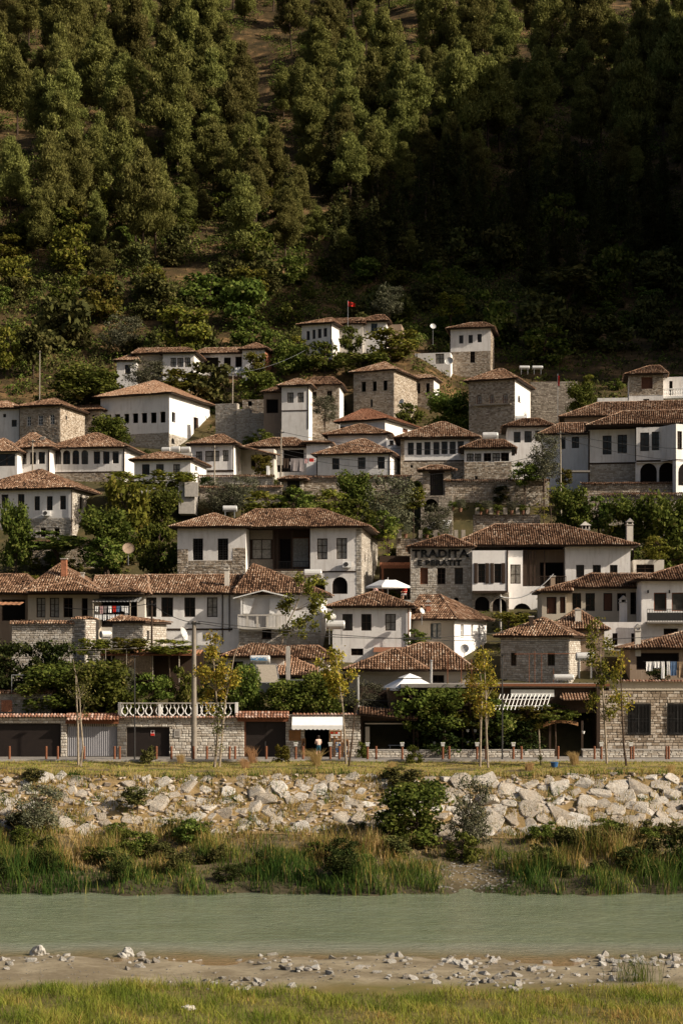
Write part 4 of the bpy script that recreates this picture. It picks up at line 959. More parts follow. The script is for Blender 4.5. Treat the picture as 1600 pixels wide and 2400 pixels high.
bR = Blk(188, 1600, 1000, -9); uL = bR.f(1372, 1005, 0)[0]; vE = bR.f(1490, 1000, 0)[1]; a = bR.f(1560, 962, 4.5)
roof(b.e, bR.T, uL, 5, -.6, 10, vE + .1, (uL + 4.2, 4.5, a[1]), (2, 4.5, a[1]), 'tile')
block(b.e, 194, 1380, 1110, 1268, 1018, yaw=-8, depth=6, wall='plaster_clean', wins=[(1314, 1025, 1324, 1052, 'dgX'), (1339, 1024, 1356, 1050, 'dgX')], ridge=[(1310, 998), (1375, 985)], rw=2.8, over=.5)
mb = MB(); mb.box(lambda p, q, z: P(1330, 1105, 191) + Vector((p, q, z)), -.6, 2.4, -1.2, 0, -.2, .0); mb.build('balcony', M['concrete_dark'], b.e)
b = house('brown_house', 'brown house with long tiled roof behind the large arcade house', 216, 1650, 1000, 1322, 972, yaw=-9, depth=7, wall='plaster_brown', over=.7, wins=[(1420, 977, 1440, 992, 'dkX'), (1470, 974, 1490, 990, 'dkX')], ridge=[(1400, 945), (1600, 937)], rw=4)
# ------------------------------------------------------------------ upper rows
b = house('stone_house', 'rubble stone house with three white framed windows at left', 235, 142, 1034, 47, 951, yaw=-16, xr=199, stone='all', sidestone=True, over=.6, sm='stone', wins=[(63, 975, 73, 998), (90, 973, 101, 996), (118, 971, 128, 994)], style='wgX', ridge=[(122, 934), (132, 934)], rw=3.4, side=[(154, 974, 158, 984, 'kkX')])
block(b.e, 243, 238, 1020, 176, 962, yaw=-14, depth=5, stone='all', over=.5, wins=[(217, 972, 222, 986, 'kkX')], ridge=[(180, 950), (232, 950)], rw=2.2)
b = house('white_house', 'white house half hidden at left edge beside the rubble stone house', 238, 45, 1030, -40, 958, yaw=-10, depth=7, over=.5, wins=[(8, 970, 15, 978), (28, 984, 40, 1000)], style='dgX', ridge=[(-20, 941), (20, 941)], rw=3)
b = house('white_house', 'large empty white house with seven square openings and orange hip roof', 240, 397, 1042, 236, 923, yaw=-22, xr=492, over=.85, wall='plaster_clean', tile='tile_new', stone=1013, sidestone=1016, sm='stone_white', mort='mortar_light',
    wins=[(248, 972, 261, 992), (269, 971, 282, 992), (291, 970, 303, 991), (311, 969, 324, 991), (332, 968, 345, 991), (353, 967, 367, 991), (375, 965, 388, 990)], style='khX', side=[(403, 965, 411, 991, 'rhX'), (454, 977, 465, 1020, 'rkD'), (402, 1026, 409, 1040, 'kkA')], ridge=[(362, 892)], rw=3.5, rback=6.5, rev=.3)
stone_wall('retaining_wall', 'tall pale stepped stone retaining wall right of the large white house', 243, 505, 556, 945, 1015, yaw=-14, sm='stone_white', coping=False, mort='mortar_light', thick=1.0)
stone_wall('retaining_wall', 'lower step of pale stone retaining wall behind the wooden pole', 242, 554, 586, 958, 1015, yaw=-14, sm='stone_white', coping=False, mort='mortar_light', thick=1.0)
stone_wall('retaining_wall', 'white-rendered parapet wall end below the small stone hut', 241, 584, 622, 968, 1015, yaw=-10, sm='stone_white', coping=False, mort='mortar_light', thick=2.4)
stone_wall('stone_hut', 'roofless square stone hut above the stepped retaining wall', 247, 568, 620, 936, 985, yaw=-10, sm='stone', coping=False, thick=3.0, ops=[(581, 941, 590, 951, False)], cat='hut')
b = house('white_house', 'small white house with two square windows left of stone tower', 236, 723, 1012, 660, 905, yaw=-8, depth=7, over=.6, wins=[(673, 920, 688, 944), (697, 920, 712, 943)], style='dcX', ridge=[(692, 888), (704, 888)], rw=2.6)
bars(b, b.e, [(660, 963, 723, 963, .14), (722, 906, 722, 1005, .14)])
block(b.e, 239, 795, 1010, 722, 903, yaw=-6, depth=6, stone='all', over=.5, wins=[(730, 918, 742, 936, 'dkX'), (766, 916, 778, 936, 'dkX')], ridge=[(735, 884), (780, 884)], rw=2.6)
block(b.e, 238, 662, 1012, 618, 920, yaw=-6, depth=5, wall='plaster_brown', wins=[(624, 936, 652, 968, 'dkD')], ridge=[(640, 908), (662, 908)], rw=2, over=.3)
b = house('stone_tower', 'square stone tower house with three dark openings in the centre', 245, 923, 985, 828, 868, yaw=-24, xr=985, stone='all', sidestone=True, over=.55, sm='stone', mort='mortar_light', tile='tile', wins=[(847, 895, 857, 918), (873, 894, 882, 917), (898, 892, 907, 916), (868, 936, 873, 954, 'kkX')], style='khX', ridge=[(900, 848)], rw=3.0, rback=4.5)
bars(b, b.e, [(828, 893, 923, 887, .1), (828, 921, 923, 919, .1)], 'wood_grey'); pipe_p = None
block(b.e, 253, 1016, 975, 960, 888, yaw=-16, depth=4, stone='all', over=.4, wins=[(976, 898, 984, 922, 'kkD'), (998, 898, 1006, 922, 'kkD')], ridge=[(965, 879), (1005, 879)], rw=1.8)
b = house('stone_tower', 'square stone tower house with three arched windows and a ledge', 236, 1206, 1012, 1098, 889, yaw=-20, xr=1242, stone='all', sidestone=False, over=.6, sm='stone', mort='mortar_light', sidewall='plaster', wins=[(1116, 926, 1128, 946, 'rcAX'), (1146, 925, 1157, 945, 'rcAX'), (1177, 923, 1189, 944, 'rcAX')], style='khX', side=[(1213, 925, 1218, 943, 'dkA')], ridge=[(1168, 864), (1176, 864)], rw=3.6)
p, q = b.f(1108, 951), b.f(1197, 951); mb = MB(); mb.box(lambda a, c, d: b.T(a, d, c), p[0], q[0], p[1] - .12, p[1] + .05, -.45, 0); mb.build('ledge', M['wood_grey'], b.e)
stone_wall('courtyard_wall', 'shaded courtyard wall right of the arched stone tower', 246, 1242, 1352, 894, 990, yaw=-4, sm='stone_grey', coping=False)
b = house('stone_house', 'stone house with brown shuttered window and white balustrade at right edge', 240, 1553, 960, 1473, 878, yaw=-8, depth=6, stone=[(1473, 870, 1553, 926)], over=.7, sm='stone', wins=[(1502, 884, 1528, 911, 'rbX'), (1506, 935, 1520, 945, 'dkX')], ridge=[(1520, 857), (1545, 857)], rw=3)
b1 = block(b.e, 242, 1640, 960, 1552, 882, yaw=-8, depth=5, wall='plaster', wins=[(1567, 893, 1575, 926, 'dkD')], ridge=None)
Tb = lambda a, c, d: b1.T(a, d, c); p, q = b1.f(1553, 929, -1.4), b1.f(1640, 909, -1.4)
mb = MB(); mb.box(Tb, p[0], q[0], p[1] - .3, p[1], -1.6, .02); mb.box(Tb, p[0], q[0], q[1] - .12, q[1], -1.5, -1.3); mb.build('balcony', M['frame_white'], b.e)
for k in range(16):
    a = p[0] + (q[0] - p[0]) * (k + .5) / 16; mb = MB(); mb.lathe(b1.T(a, -1.4, p[1]), [(.08, 0), (.05, .2), (.11, .5), (.05, .8), (.08, q[1] - p[1] - .12)], 6); mb.build('baluster', M['frame_white'], b.e)
block(b.e, 238, 1470, 965, 1399, 932, yaw=-6, depth=4, wall='plaster', wins=[(1421, 941, 1445, 950, 'dkX')], ridge=None)
# top row
b = house('white_house', 'low white house with stone corner and three square windows below the scrub', 262, 455, 900, 382, 828, yaw=-6, xr=474, over=.6, wins=[(400, 839, 413, 860), (416, 839, 430, 860), (433, 838, 447, 860)], style='dcX', stone=[(455, 820, 463, 910)], sidestone=False, ridge=[(395, 815), (440, 815)], rw=2.6)
bars(b, b.e, [(382, 879, 455, 879, .12)])
block(b.e, 264, 384, 900, 318, 830, yaw=-6, depth=5, wall='plaster_beige', wins=[(362, 848, 378, 880, 'dkD')], ridge=[(325, 816), (395, 816)], rw=2.4, over=.6)
block(b.e, 263, 320, 900, 274, 846, yaw=-6, depth=4, wins=[(293, 855, 306, 877, 'dgX')], ridge=[(300, 834), (322, 832)], rw=2, over=.4)
b = house('white_house', 'white house with brick side and pyramid roof, white laundry hung beside it', 266, 621, 905, 568, 819, yaw=-12, xr=638, over=.6, sidewall='brick', wins=[(587, 830, 603, 842, 'dgX')], ridge=[(597, 804), (603, 804)], rw=2.6)
block(b.e, 269, 572, 905, 462, 829, yaw=-6, depth=5, wins=[(525, 838, 541, 866, 'dkD'), (552, 836, 567, 870, 'dkD'), (478, 838, 512, 870, 'dkD')], ridge=[(480, 815), (570, 815)], rw=2.2, over=.6)
b = house('white_house', 'white house with four narrow windows and dark base below the red flag', 265, 777, 840, 707, 758, yaw=-20, depth=6, xr=None, over=.7, wins=[(718, 776, 726, 797), (732, 773, 739, 794), (745, 771, 753, 792), (758, 769, 766, 789)], style='dgX', ridge=[(768, 745), (778, 745)], rw=3)
bars(b, b.e, [(707, 811, 777, 803, .16), (776, 760, 776, 803, .14)])
block(b.e, 268, 850, 830, 775, 760, yaw=-8, depth=5, wall='plaster_old', wins=[(782, 768, 794, 790, 'dkD')], ridge=[(785, 746), (850, 746)], rw=2.4, over=.5)
b = house('white_house', 'white house with one dark window under tiled roof right of the flag', 268, 905, 830, 843, 754, yaw=-8, depth=6, over=.6, wins=[(869, 758, 884, 780, 'ugX')], ridge=[(880, 738), (900, 738)], rw=2.4)
block(b.e, 270, 940, 835, 905, 760, yaw=-8, depth=4, wall='plaster_brown', ridge=None)
b = house('white_house', 'white upper-storey house with three small windows over stone ground floor, highest on the right', 268, 1149, 870, 1055, 769, yaw=-10, depth=7, over=.65, stone=822, sidestone=True, wins=[(1075, 786, 1085, 805), (1097, 785, 1107, 804), (1118, 783, 1128, 802), (1101, 824, 1112, 850, 'dkX')], style='dgX', ridge=[(1100, 756), (1135, 756)], rw=3)
block(b.e, 266, 1055, 872, 972, 826, yaw=-10, depth=4, wall='plaster', wins=[(988, 845, 998, 856, 'dgX'), (1020, 829, 1040, 852, 'dcX')], ridge=None)

# garden and retaining walls of the middle slope
stone_wall('garden_wall', 'white washed stone wall with tile coping below the lean-to house', 195, 460, 640, 1118, 1150, yaw=-3, sm='stone_white', mort='mortar_light')
stone_wall('garden_wall', 'shaded stone wall behind grey olive bushes left of centre', 189, 468, 660, 1143, 1190, yaw=-3, sm='stone_grey')
stone_wall('garden_wall', 'stone wall with tile coping right of the wooden gatehouse below the bright white house', 191, 700, 960, 1119, 1165, yaw=-3, sm='stone', mort='mortar')
stone_wall('garden_wall', 'long stone wall falling to the right of the roofed gate', 189, 1042, 1285, 1128, 1185, yaw=-3, sm='stone')
stone_wall('garden_wall', 'stone terrace wall under the large arcade house at right', 186, 1362, 1680, 1134, 1175, yaw=-4, sm='stone')
stone_wall('garden_wall', 'lower stone wall with tile coping above the dark trees at right edge', 182, 1410, 1680, 1160, 1200, yaw=-4, sm='stone_grey')
stone_wall('garden_wall', 'low stone terrace wall with crenel blocks above the TRADITA house', 172, 1108, 1265, 1206, 1240, yaw=-3, sm='stone', coping=False)
stone_wall('garden_wall', 'stone terrace wall behind the big loggia house', 170, 928, 1050, 1262, 1290, yaw=-3, sm='stone', coping=False)
stone_wall('garden_wall', 'dark garden wall below the fig trees at left', 176, 60, 260, 1272, 1310, yaw=-3, sm='stone')
# crenel blocks on terrace walls
for (D_, xs_, y0, y1) in ((171.8, (1118, 1150, 1183, 1212, 1236), 1190, 1205), (169.8, (936, 985, 1020, 1068, 1085), 1242, 1261)):
    for qi, x in enumerate(xs_):
        c = P(x, y1, D_); mb = MB(); w = 9 * D_ / F; mb.box(lambda a, d, z: c + Vector((a, d, z)), -w / 2, w / 2, -.1, .5, -.02, (y1 - y0) * D_ / F)
        o = mb.build('merlon', M['stone_grey']); tag(o, '%s stone block from the left on the %s terrace wall above the TRADITA house' % (('first', 'second', 'third', 'fourth', 'fifth')[qi], 'upper' if D_ > 171 else 'lower'), 'stone block', 'stone blocks on the %s terrace wall' % ('upper' if D_ > 171 else 'lower'))
# gatehouses
def gate(label, D, xl, xr, top, base, dx0, dx1, dtop, ridge_y):
    b = Blk(D, xr, base, -3); e = empty('roofed_gate', b.O, label, 'gate', 'roofed garden gates'); uL = b.f(xl, base)[0]; vt = b.f(xr, top)[1]; rng = np.random.default_rng(int(xl))
    Tf = lambda a, c, d: b.T(a, d, c); u0, vv = b.f(dx0, dtop); u1 = b.f(dx1, dtop)[0]; ops = [(u0, -1, u1, vv, False)]
    mb = MB(); panel(mb, Tf, uL, 0, -2, vt, ops, [], .7); mb.poly([b.T(0, 0, -2), b.T(0, .8, -2), b.T(0, .8, vt), b.T(0, 0, vt)]); mb.build('wall', M['mortar_light'], e); stonework(e, Tf, stone_rects(uL, 0, -1, vt, ops, rng), rng, 'stone')
    mb = MB(); n = 6
    for k in range(n): mb.box(Tf, u0 + (u1 - u0) * k / n + .005, u0 + (u1 - u0) * (k + 1) / n - .005, -1, vv, .3 + .01 * (k % 2), .36)
    mb.build('door', M['gate_dark'], e); mb = MB(); mb.box(Tf, u0 - .15, u1 + .15, vv, vv + .2, -.06, .3); mb.build('lintel', M['wood'], e)
    a = b.f((xl + xr) / 2, ridge_y, .4); roof(e, b.T, uL - .55, .55, -.6, 1.4, vt, (uL * .75, .4, a[1]), (uL * .25, .4, a[1]), 'tile')
gate('small dark wooden gate under tiled roof beside the bright white house', 190.5, 664, 710, 1126, 1160, 673, 702, 1128, 1116)
gate('tall dark wooden gate under pale tiled roof below seven-window house', 190, 990, 1056, 1104, 1160, 1007, 1038, 1109, 1091)
b = stone_wall('stone_stair', 'stone stair ramp with round arch under the tall dark gate', 186, 985, 1060, 1161, 1200, yaw=-3, sm='stone_grey', coping=False, ops=[(993, 1169, 1026, 1200, True)], thick=3, cat='stairs')
# ------------------------------------------------------------------ promenade row
def piece_mat(name, stops, bsc):
    def bb(t, out):
        oi = nd(t, 'ShaderNodeObjectInfo'); base = ramp(t, oi.outputs['Random'], stops); n = noise(t, 7.0, 6, 0.7)
        c = mixc(t, ramp(t, n, [(0.35, (0, 0, 0)), (0.72, (0.5,) * 3)]), base, tuple(x * 0.5 for x in stops[0][1]))
        bsdf(t, out, c, 0.92, 0.15, bump=noise(t, bsc, 5), bstr=0.6, bdist=0.03)
    return mat(name, bb)
M['stone_piece'] = piece_mat('dressed wall stone', [(0.0, (0.40, 0.34, 0.275)), (0.4, (0.58, 0.52, 0.44)), (1.0, (0.74, 0.70, 0.63))], 14)
M['tile_piece'] = piece_mat('coping tile', [(0.0, (0.20, 0.09, 0.055)), (0.5, (0.36, 0.185, 0.12)), (1.0, (0.55, 0.40, 0.33))], 16)
UST = []
for k in range(8):
    r = np.random.default_rng(100 + k); j = lambda s=.05: r.uniform(-s, s)
    bk = [(-.5, 0, -.5), (.5, 0, -.5), (.5, 0, .5), (-.5, 0, .5)]
    md = [(-.48 + j(.03), -.6, -.46 + j(.04)), (.48 + j(.03), -.6, -.46 + j(.04)), (.48 + j(.03), -.6, .46 + j(.04)), (-.48 + j(.03), -.6, .46 + j(.04))]
    ft = [(-.40 + j(), -1 + j(.2), -.34 + j()), (.40 + j(), -1 + j(.2), -.34 + j()), (.40 + j(), -1 + j(.2), .34 + j()), (-.40 + j(), -1 + j(.2), .34 + j())]
    f = [[8, 9, 10, 11]] + [[a + q, a + (q + 1) % 4, a + 4 + (q + 1) % 4, a + 4 + q] for a in (0, 4) for q in range(4)]
    UST.append(mk_mesh('stone', bk + md + ft, f, M['stone_piece']))
def stone_pieces(parent, b, rects, rng, gap=.02):
    org = ORG[parent.name]
    for (p, q, y0, y1) in rects:
        o = bpy.data.objects.new('stone', UST[int(rng.integers(8))]); COL.objects.link(o); o.parent = parent
        o.location = b.T((p + q) / 2, 0.0, (y0 + y1) / 2) - org; o.scale = (max(.04, q - p - gap), rng.uniform(.04, .075), max(.04, y1 - y0 - gap))
        o.rotation_euler = (0, rng.normal(0, .015), math.atan2(b.u.y, b.u.x))
def tile_mesh():
    v = []
    for (r, y, z) in ((.125, -.22, .02), (.10, .22, .0)):
        for t in range(0, 181, 30):
            a = math.radians(t); v.append((r * math.cos(a), y, z + r * math.sin(a)))
    for (r, y, z) in ((.105, -.22, .02), (.08, .22, .0)):
        for t in range(0, 181, 30):
            a = math.radians(t); v.append((r * math.cos(a), y, z + r * math.sin(a)))
    f = []
    for k in range(6): f += [[k, k + 1, k + 8, k + 7], [14 + k, 21 + k, 22 + k, 15 + k], [k, 14 + k, 15 + k, k + 1]]
    return mk_mesh('tile', v, f, M['tile_piece'])
TILE = tile_mesh()
def tile_pieces(parent, x0, x1, y, z, rows=1, pitch=.235, slope=.3, rowlen=.36, rng=RNG):
    org = ORG[parent.name]; n = max(1, int((x1 - x0) / pitch))
    for j in range(rows):
        for k in range(n):
            o = bpy.data.objects.new('tile', TILE); COL.objects.link(o); o.parent = parent
            o.location = Vector((x0 + (k + .5) * (x1 - x0) / n + rng.normal(0, .008), y + j * rowlen * math.cos(slope), z + j * rowlen * math.sin(slope) + rng.normal(0, .006))) - org
            o.rotation_euler = (slope, 0, rng.normal(0, .03)); o.scale = ((x1 - x0) / n / .235 * .98,) + (1, .95)
PD = 124.0; PZ0 = 5.63
def X_(px, D=PD): return (px - 800) * D / F
def Z_(py, D=PD): return EYE + (CY - py) * D / F
def front_wall(label, xl, xr, top, ops=(), D=PD, restm='stone_white', depth=2.5, limit=300, ch=(.15, .27), ln=(.22, .62), wallmat='mortar', name='stone_wall', cat='wall', z0=PZ0 + .003):
    b = Blk(D, xr, 1774, 0); b.O = Vector((X_(xr, D), D, z0)); e = empty(name, b.O, label, cat); b.e = e
    uL = X_(xl, D) - X_(xr, D); vt = Z_(top, D) - z0; Tf = lambda a, c, d: b.T(a, d, c); rng = np.random.default_rng(int(xl + 900))
    o2 = [(X_(o[0], D) - b.O.x, 0 if o[3] > 1770 else Z_(o[3], D) - z0, X_(o[2], D) - b.O.x, Z_(o[1], D) - z0, False) for o in ops]
    mb = MB(); panel(mb, Tf, uL, 0, 0, vt, o2, [], .35)
    mb.poly([b.T(0, 0, 0), b.T(0, depth, 0), b.T(0, depth, vt), b.T(0, 0, vt)]); mb.poly([b.T(uL, 0, 0), b.T(uL, 0, vt), b.T(uL, depth, vt), b.T(uL, depth, 0)]); mb.poly([b.T(uL, 0, vt), b.T(0, 0, vt), b.T(0, depth, vt), b.T(uL, depth, vt)])
    mb.build('core', M[wallmat], e)
    rr = stone_rects(uL + .01, -.01, .0, vt - .01, o2, rng, ch, ln)
    stone_pieces(e, b, rr[:limit], rng); b.rest = rr[limit:]
    if b.rest: stonework(e, Tf, b.rest, rng, restm)
    return b
# left garage
b = front_wall('stone garage front with wide black door at the left edge', -60, 158, 1681, ops=[(-60, 1696, 143, 1790)], name='garage', cat='garage')
mb = MB(); mb.box(W, X_(-60), X_(143) - .01, PD + .2, PD + .28, PZ0, Z_(1697)); mb.build('garage_door', M['gate_dark'], b.e)
for k in range(3): pass
tile_pieces(b.e, X_(-60), X_(160), PD - .12, Z_(1681) + .03, rows=2, rowlen=.34)
mb = MB(); mb.box(W, X_(-60), X_(160), PD - .1, PD + .6, Z_(1681), Z_(1681) + .03); mb.build('coping_bed', M['mortar'], b.e)
# grey sheet gate with tiled canopy
e = empty('sheet_gate', (X_(216), PD, PZ0), 'grey corrugated steel gate under small tiled canopy', 'gate')
mb = MB(); n = 46; x0, x1 = X_(159), X_(274)
for k in range(n):
    a, c = x0 + (x1 - x0) * k / n, x0 + (x1 - x0) * (k + 1) / n; d0 = PD + .12 + (.03 if k % 2 else 0); d1 = PD + .12 + (0 if k % 2 else .03)
    mb.poly([(a, d0, PZ0 + .05), (c, d1, PZ0 + .05), (c, d1, Z_(1703)), (a, d0, Z_(1703))])
mb.build('sheet', M['gate_grey'], e)
for k in range(22):
    mb = MB(); a = x0 + (x1 - x0) * (k + .5) / 22; mb.box(W, a - .05, a + .05, PD + .14, PD + .17, Z_(1703), Z_(1696) + .01 * (k % 3)); mb.build('slat', M['wood_grey'], e)
mb = MB(); mb.box(W, X_(155), X_(279), PD - .18, PD + .25, Z_(1696), Z_(1687.5)); mb.build('lintel_beam', M['wood_red'], e)
tile_pieces(e, X_(158), X_(280), PD - .35, Z_(1687) + .03, rows=3, slope=.42, rowlen=.36)
mb = MB(); mb.poly([(X_(158), PD - .5, Z_(1687)), (X_(280), PD - .5, Z_(1687)), (X_(280), PD + .7, Z_(1687) + .5), (X_(158), PD + .7, Z_(1687) + .5)]); mb.build('canopy_board', M['wood_red'], e)
# middle stone wall with garage door and balustrade terrace
b = front_wall('white stone wall with dark garage door below the balustrade terrace', 275, 573, 1682, ops=[(297, 1705, 397, 1790)], depth=3.0, name='garage', cat='garage', limit=300)
mb = MB(); mb.box(W, X_(297) + .01, X_(397) - .01, PD + .2, PD + .28, PZ0, Z_(1705) - .01); mb.build('garage_door', M['gate_dark'], b.e)
tile_pieces(b.e, X_(280), X_(556), PD - .1, Z_(1683) + .02, rows=1, pitch=.22)
e = empty('warning_sign', (X_(357.5), PD + .19, Z_(1725)), 'small white and red no parking sign on dark garage door', 'sign')
mb = MB(); mb.box(W, X_(353), X_(362), PD + .175, PD + .19, Z_(1725), Z_(1711.5)); mb.build('plate', M['frame_white'], e)
mb = MB(); mb.box(W, X_(353.3), X_(361.7), PD + .165, PD + .174, Z_(1724.7), Z_(1719)); mb.build('red_panel', M['red'], e)
mb = MB(); mb.lathe((X_(357.5), PD + .174, Z_(1715.2)), [(.095, 0), (.095, .008)], 16, axis=(0, -1, 0)); mb.build('disc', M['red'], e)
mb = MB(); mb.lathe((X_(357.5), PD + .165, Z_(1715.2)), [(.07, 0), (.07, .006)], 16, axis=(0, -1, 0)); mb.build('disc_centre', M['black'], e)
e = empty('meter_box', (X_(416.5), PD - .05, Z_(1728)), 'grey framed meter box set in white stone wall', 'meter box')
mb = MB(); mb.box(W, X_(409), X_(424), PD - .10, PD - .04, Z_(1728), Z_(1709)); mb.build('frame', M['concrete'], e)
mb = MB(); mb.box(W, X_(412.5), X_(420.5), PD - .115, PD - .10, Z_(1724), Z_(1713)); mb.build('door', M['concrete_dark'], e)
# balustrade
e = empty('balustrade', (X_(418), PD + .3, Z_(1681)), 'white concrete balustrade with lyre-shaped balusters on terrace', 'balustrade'); zb, zt = Z_(1679), Z_(1647)
for x in (280, 554):
    mb = MB(); mb.box(W, X_(x - 3.5), X_(x + 3.5), PD + .15, PD + .40, zb - .15, zt + .02); mb.build('post', M['frame_white'], e)
for x in (374, 460): 
    mb = MB(); mb.box(W, X_(x - 3), X_(x + 3), PD + .2, PD + .36, zb, zt - .08); mb.build('post', M['frame_white'], e)
mb = MB(); mb.box(W, X_(283.6), X_(550.4), PD + .18, PD + .38, zt - .08, zt + .0); mb.build('handrail', M['concrete'], e)
mb = MB(); mb.box(W, X_(283.6), X_(550.4), PD + .18, PD + .38, zb - .1, zb - .002); mb.build('base_rail', M['concrete'], e)
lyre = None
for k in range(14):
    x = 292 + k * 18.6
    if min(abs(x - 374), abs(x - 460)) < 8: x += 6
    c = Vector((X_(x), PD + .28, zb)); H_ = zt - .08 - zb
    if lyre is None:
        mb = MB()
        for s in (-1, 1):
            pts = [Vector((s * q, 0, z * H_)) for (q, z) in ((.02, .02), (.10, .12), (.20, .24), (.25, .40), (.21, .56), (.13, .72), (.12, .86), (.20, .98))]
            mb.tube(pts, .05, 6)
        mb.tube([(0, 0, 0), (0, 0, H_ * .14)], .09, 6)
        lyre = mk_mesh('baluster', mb.V, mb.F, M['frame_white'])
    o = bpy.data.objects.new('baluster', lyre); COL.objects.link(o); o.parent = e; o.location = c - ORG[e.name]
# door with tiled canopy
e = empty('timber_gate', (X_(621), PD, PZ0), 'dark brown double gate under tiled canopy left of the souvenir shop', 'gate')
for s in (0, 1):
    mb = MB(); mb.box(W, X_(574 + 47.5 * s) + .02, X_(621.5 + 47.5 * s) - .01, PD + .12, PD + .2, PZ0 + .02, Z_(1691)); mb.build('door_leaf', M['gate_dark'], e)
mb = MB(); mb.box(W, X_(573), X_(575.5), PD - .02, PD + .2, PZ0, Z_(1692)); mb.build('jamb', M['wood_red'], e)
mb = MB(); mb.tube([(X_(622), PD + .07, Z_(1750)), (X_(622), PD + .07, Z_(1738))], .02, 6); mb.build('handle', M['metal'], e)
mb = MB(); mb.box(W, X_(557), X_(676), PD - .2, PD + .25, Z_(1691), Z_(1682.5)); mb.build('lintel_beam', M['wood_red'], e)
tile_pieces(e, X_(551), X_(677), PD - .35, Z_(1682) + .03, rows=3, slope=.40)
mb = MB(); mb.poly([(X_(551), PD - .5, Z_(1682)), (X_(677), PD - .5, Z_(1682)), (X_(677), PD + .7, Z_(1682) + .48), (X_(551), PD + .7, Z_(1682) + .48)]); mb.build('canopy_board', M['wood_red'], e)
# souvenir shop
b = front_wall('stone souvenir shop front with dark doorway under white awning', 669, 845, 1676, ops=[(714, 1706, 771, 1790)], name='shop', cat='shop', depth=4, limit=260)
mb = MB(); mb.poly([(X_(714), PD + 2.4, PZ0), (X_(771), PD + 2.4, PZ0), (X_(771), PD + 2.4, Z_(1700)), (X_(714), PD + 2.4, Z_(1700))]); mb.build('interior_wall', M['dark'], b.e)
mb = MB(); mb.box(W, X_(677), X_(705), PD - .11, PD - .085, Z_(1736), Z_(1711)); mb.build('ochre_panel', M['plaster_wall_ad'], b.e)
tile_pieces(b.e, X_(684), X_(845), PD - .15, Z_(1676) + .02, rows=1, pitch=.25)
e = empty('awning', (X_(743), PD, Z_(1712)), 'white shop awning with scalloped edge', 'awning')
mb = MB(); x0, x1 = X_(685), X_(803); n = 24
for k in range(n):
    a, c = x0 + (x1 - x0) * k / n, x0 + (x1 - x0) * (k + 1) / n
    mb.poly([(a, PD - 1.3, Z_(1700, PD - 1.3)), (c, PD - 1.3, Z_(1700, PD - 1.3)), (c, PD - .1, Z_(1676)), (a, PD - .1, Z_(1676))])
mb.build('canopy', M['white_cloth'], e)
mb = MB(); n = 120; zv = Z_(1700, PD - 1.3)
for k in range(n):
    a, c = x0 + (x1 - x0) * k / n, x0 + (x1 - x0) * (k + 1) / n
    da, dc = [.27 + .07 * abs(math.sin(math.pi * 12 * q / n)) for q in (k, k + 1)]
    mb.poly([(a, PD - 1.302, zv - da), (c, PD - 1.302, zv - dc), (c, PD - 1.302, zv), (a, PD - 1.302, zv)])
mb.build('valance', M['white_cloth'], e)
mb = MB()
for x in (x0 + .05, x1 - .05): mb.tube([(x, PD - .1, Z_(1705)), (x, PD - 1.28, zv - .03)], .02, 6)
mb.build('arm', M['metal'], e)
def rack(label, x0, x1, y0, y1, cols, seed, group):
    e = empty('souvenir_rack', (X_((x0 + x1) / 2), PD - .3, PZ0), label, 'display rack', group); D = PD - .25; rg = random.Random(seed)
    mb = MB(); a, c, z0, z1 = X_(x0), X_(x1), Z_(y1), Z_(y0)
    for (p, q) in ((a, a + .06), (c - .06, c)): mb.box(W, p, q, D, D + .06, PZ0, z1)
    mb.box(W, a, c, D + .061, D + .08, z0, z1); mb.box(W, a + .06, c - .06, D, D + .06, z1 - .06, z1); mb.build('frame', M['wood_warm'], e)
    r = 0; z = z0 + .12
    while z < z1 - .12:
        for k in range(4):
            x = a + .1 + (c - a - .2) * (k + .5) / 4; mb = MB(); w = (c - a) * .09; mb.box(W, x - w, x + w, D - .03, D + .0, z - .055, z + .055); mb.build('souvenir', M[rg.choice(cols)], e)
        z += .16
rack('brown souvenir rack of blue and white plates beside shop doorway', 783, 801, 1733, 1784, ['blue', 'frame_white', 'cloth_blue', 'metal'], 3, 'souvenir racks')
rack('narrow brown souvenir rack of mixed trinkets right of the blue plates', 803, 817, 1733, 1784, ['blue', 'metal_dark', 'frame_white', 'red', 'black'], 4, 'souvenir racks')
rack('small rack of red trinkets hung on the shop wall', 772, 800, 1712, 1731, ['red', 'wood_warm', 'frame_white'], 5, 'souvenir racks')
rack('thin stand of trinkets left of shop doorway', 707, 716, 1730, 1772, ['frame_white', 'metal', 'clay_pot'], 6, 'souvenir racks')
# restaurant: slab, dark rear walls, posts
e = empty('restaurant', (X_(1130), PD + 1, PZ0), 'dark open-fronted grill restaurant behind vines and low stone wall', 'restaurant')
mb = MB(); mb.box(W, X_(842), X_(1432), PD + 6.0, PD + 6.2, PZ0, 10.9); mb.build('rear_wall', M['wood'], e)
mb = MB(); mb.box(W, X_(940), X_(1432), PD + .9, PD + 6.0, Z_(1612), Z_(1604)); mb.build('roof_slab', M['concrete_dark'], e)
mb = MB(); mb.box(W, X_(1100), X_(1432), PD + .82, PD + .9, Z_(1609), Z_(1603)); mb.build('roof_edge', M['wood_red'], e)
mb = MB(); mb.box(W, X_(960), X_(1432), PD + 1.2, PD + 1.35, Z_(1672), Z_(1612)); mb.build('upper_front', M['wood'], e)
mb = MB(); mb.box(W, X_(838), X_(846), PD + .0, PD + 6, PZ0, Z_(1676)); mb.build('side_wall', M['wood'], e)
mb = MB(); mb.box(W, X_(1400), X_(1408), PD + .6, PD + 6, PZ0, Z_(1612)); mb.build('side_wall', M['wood'], e)
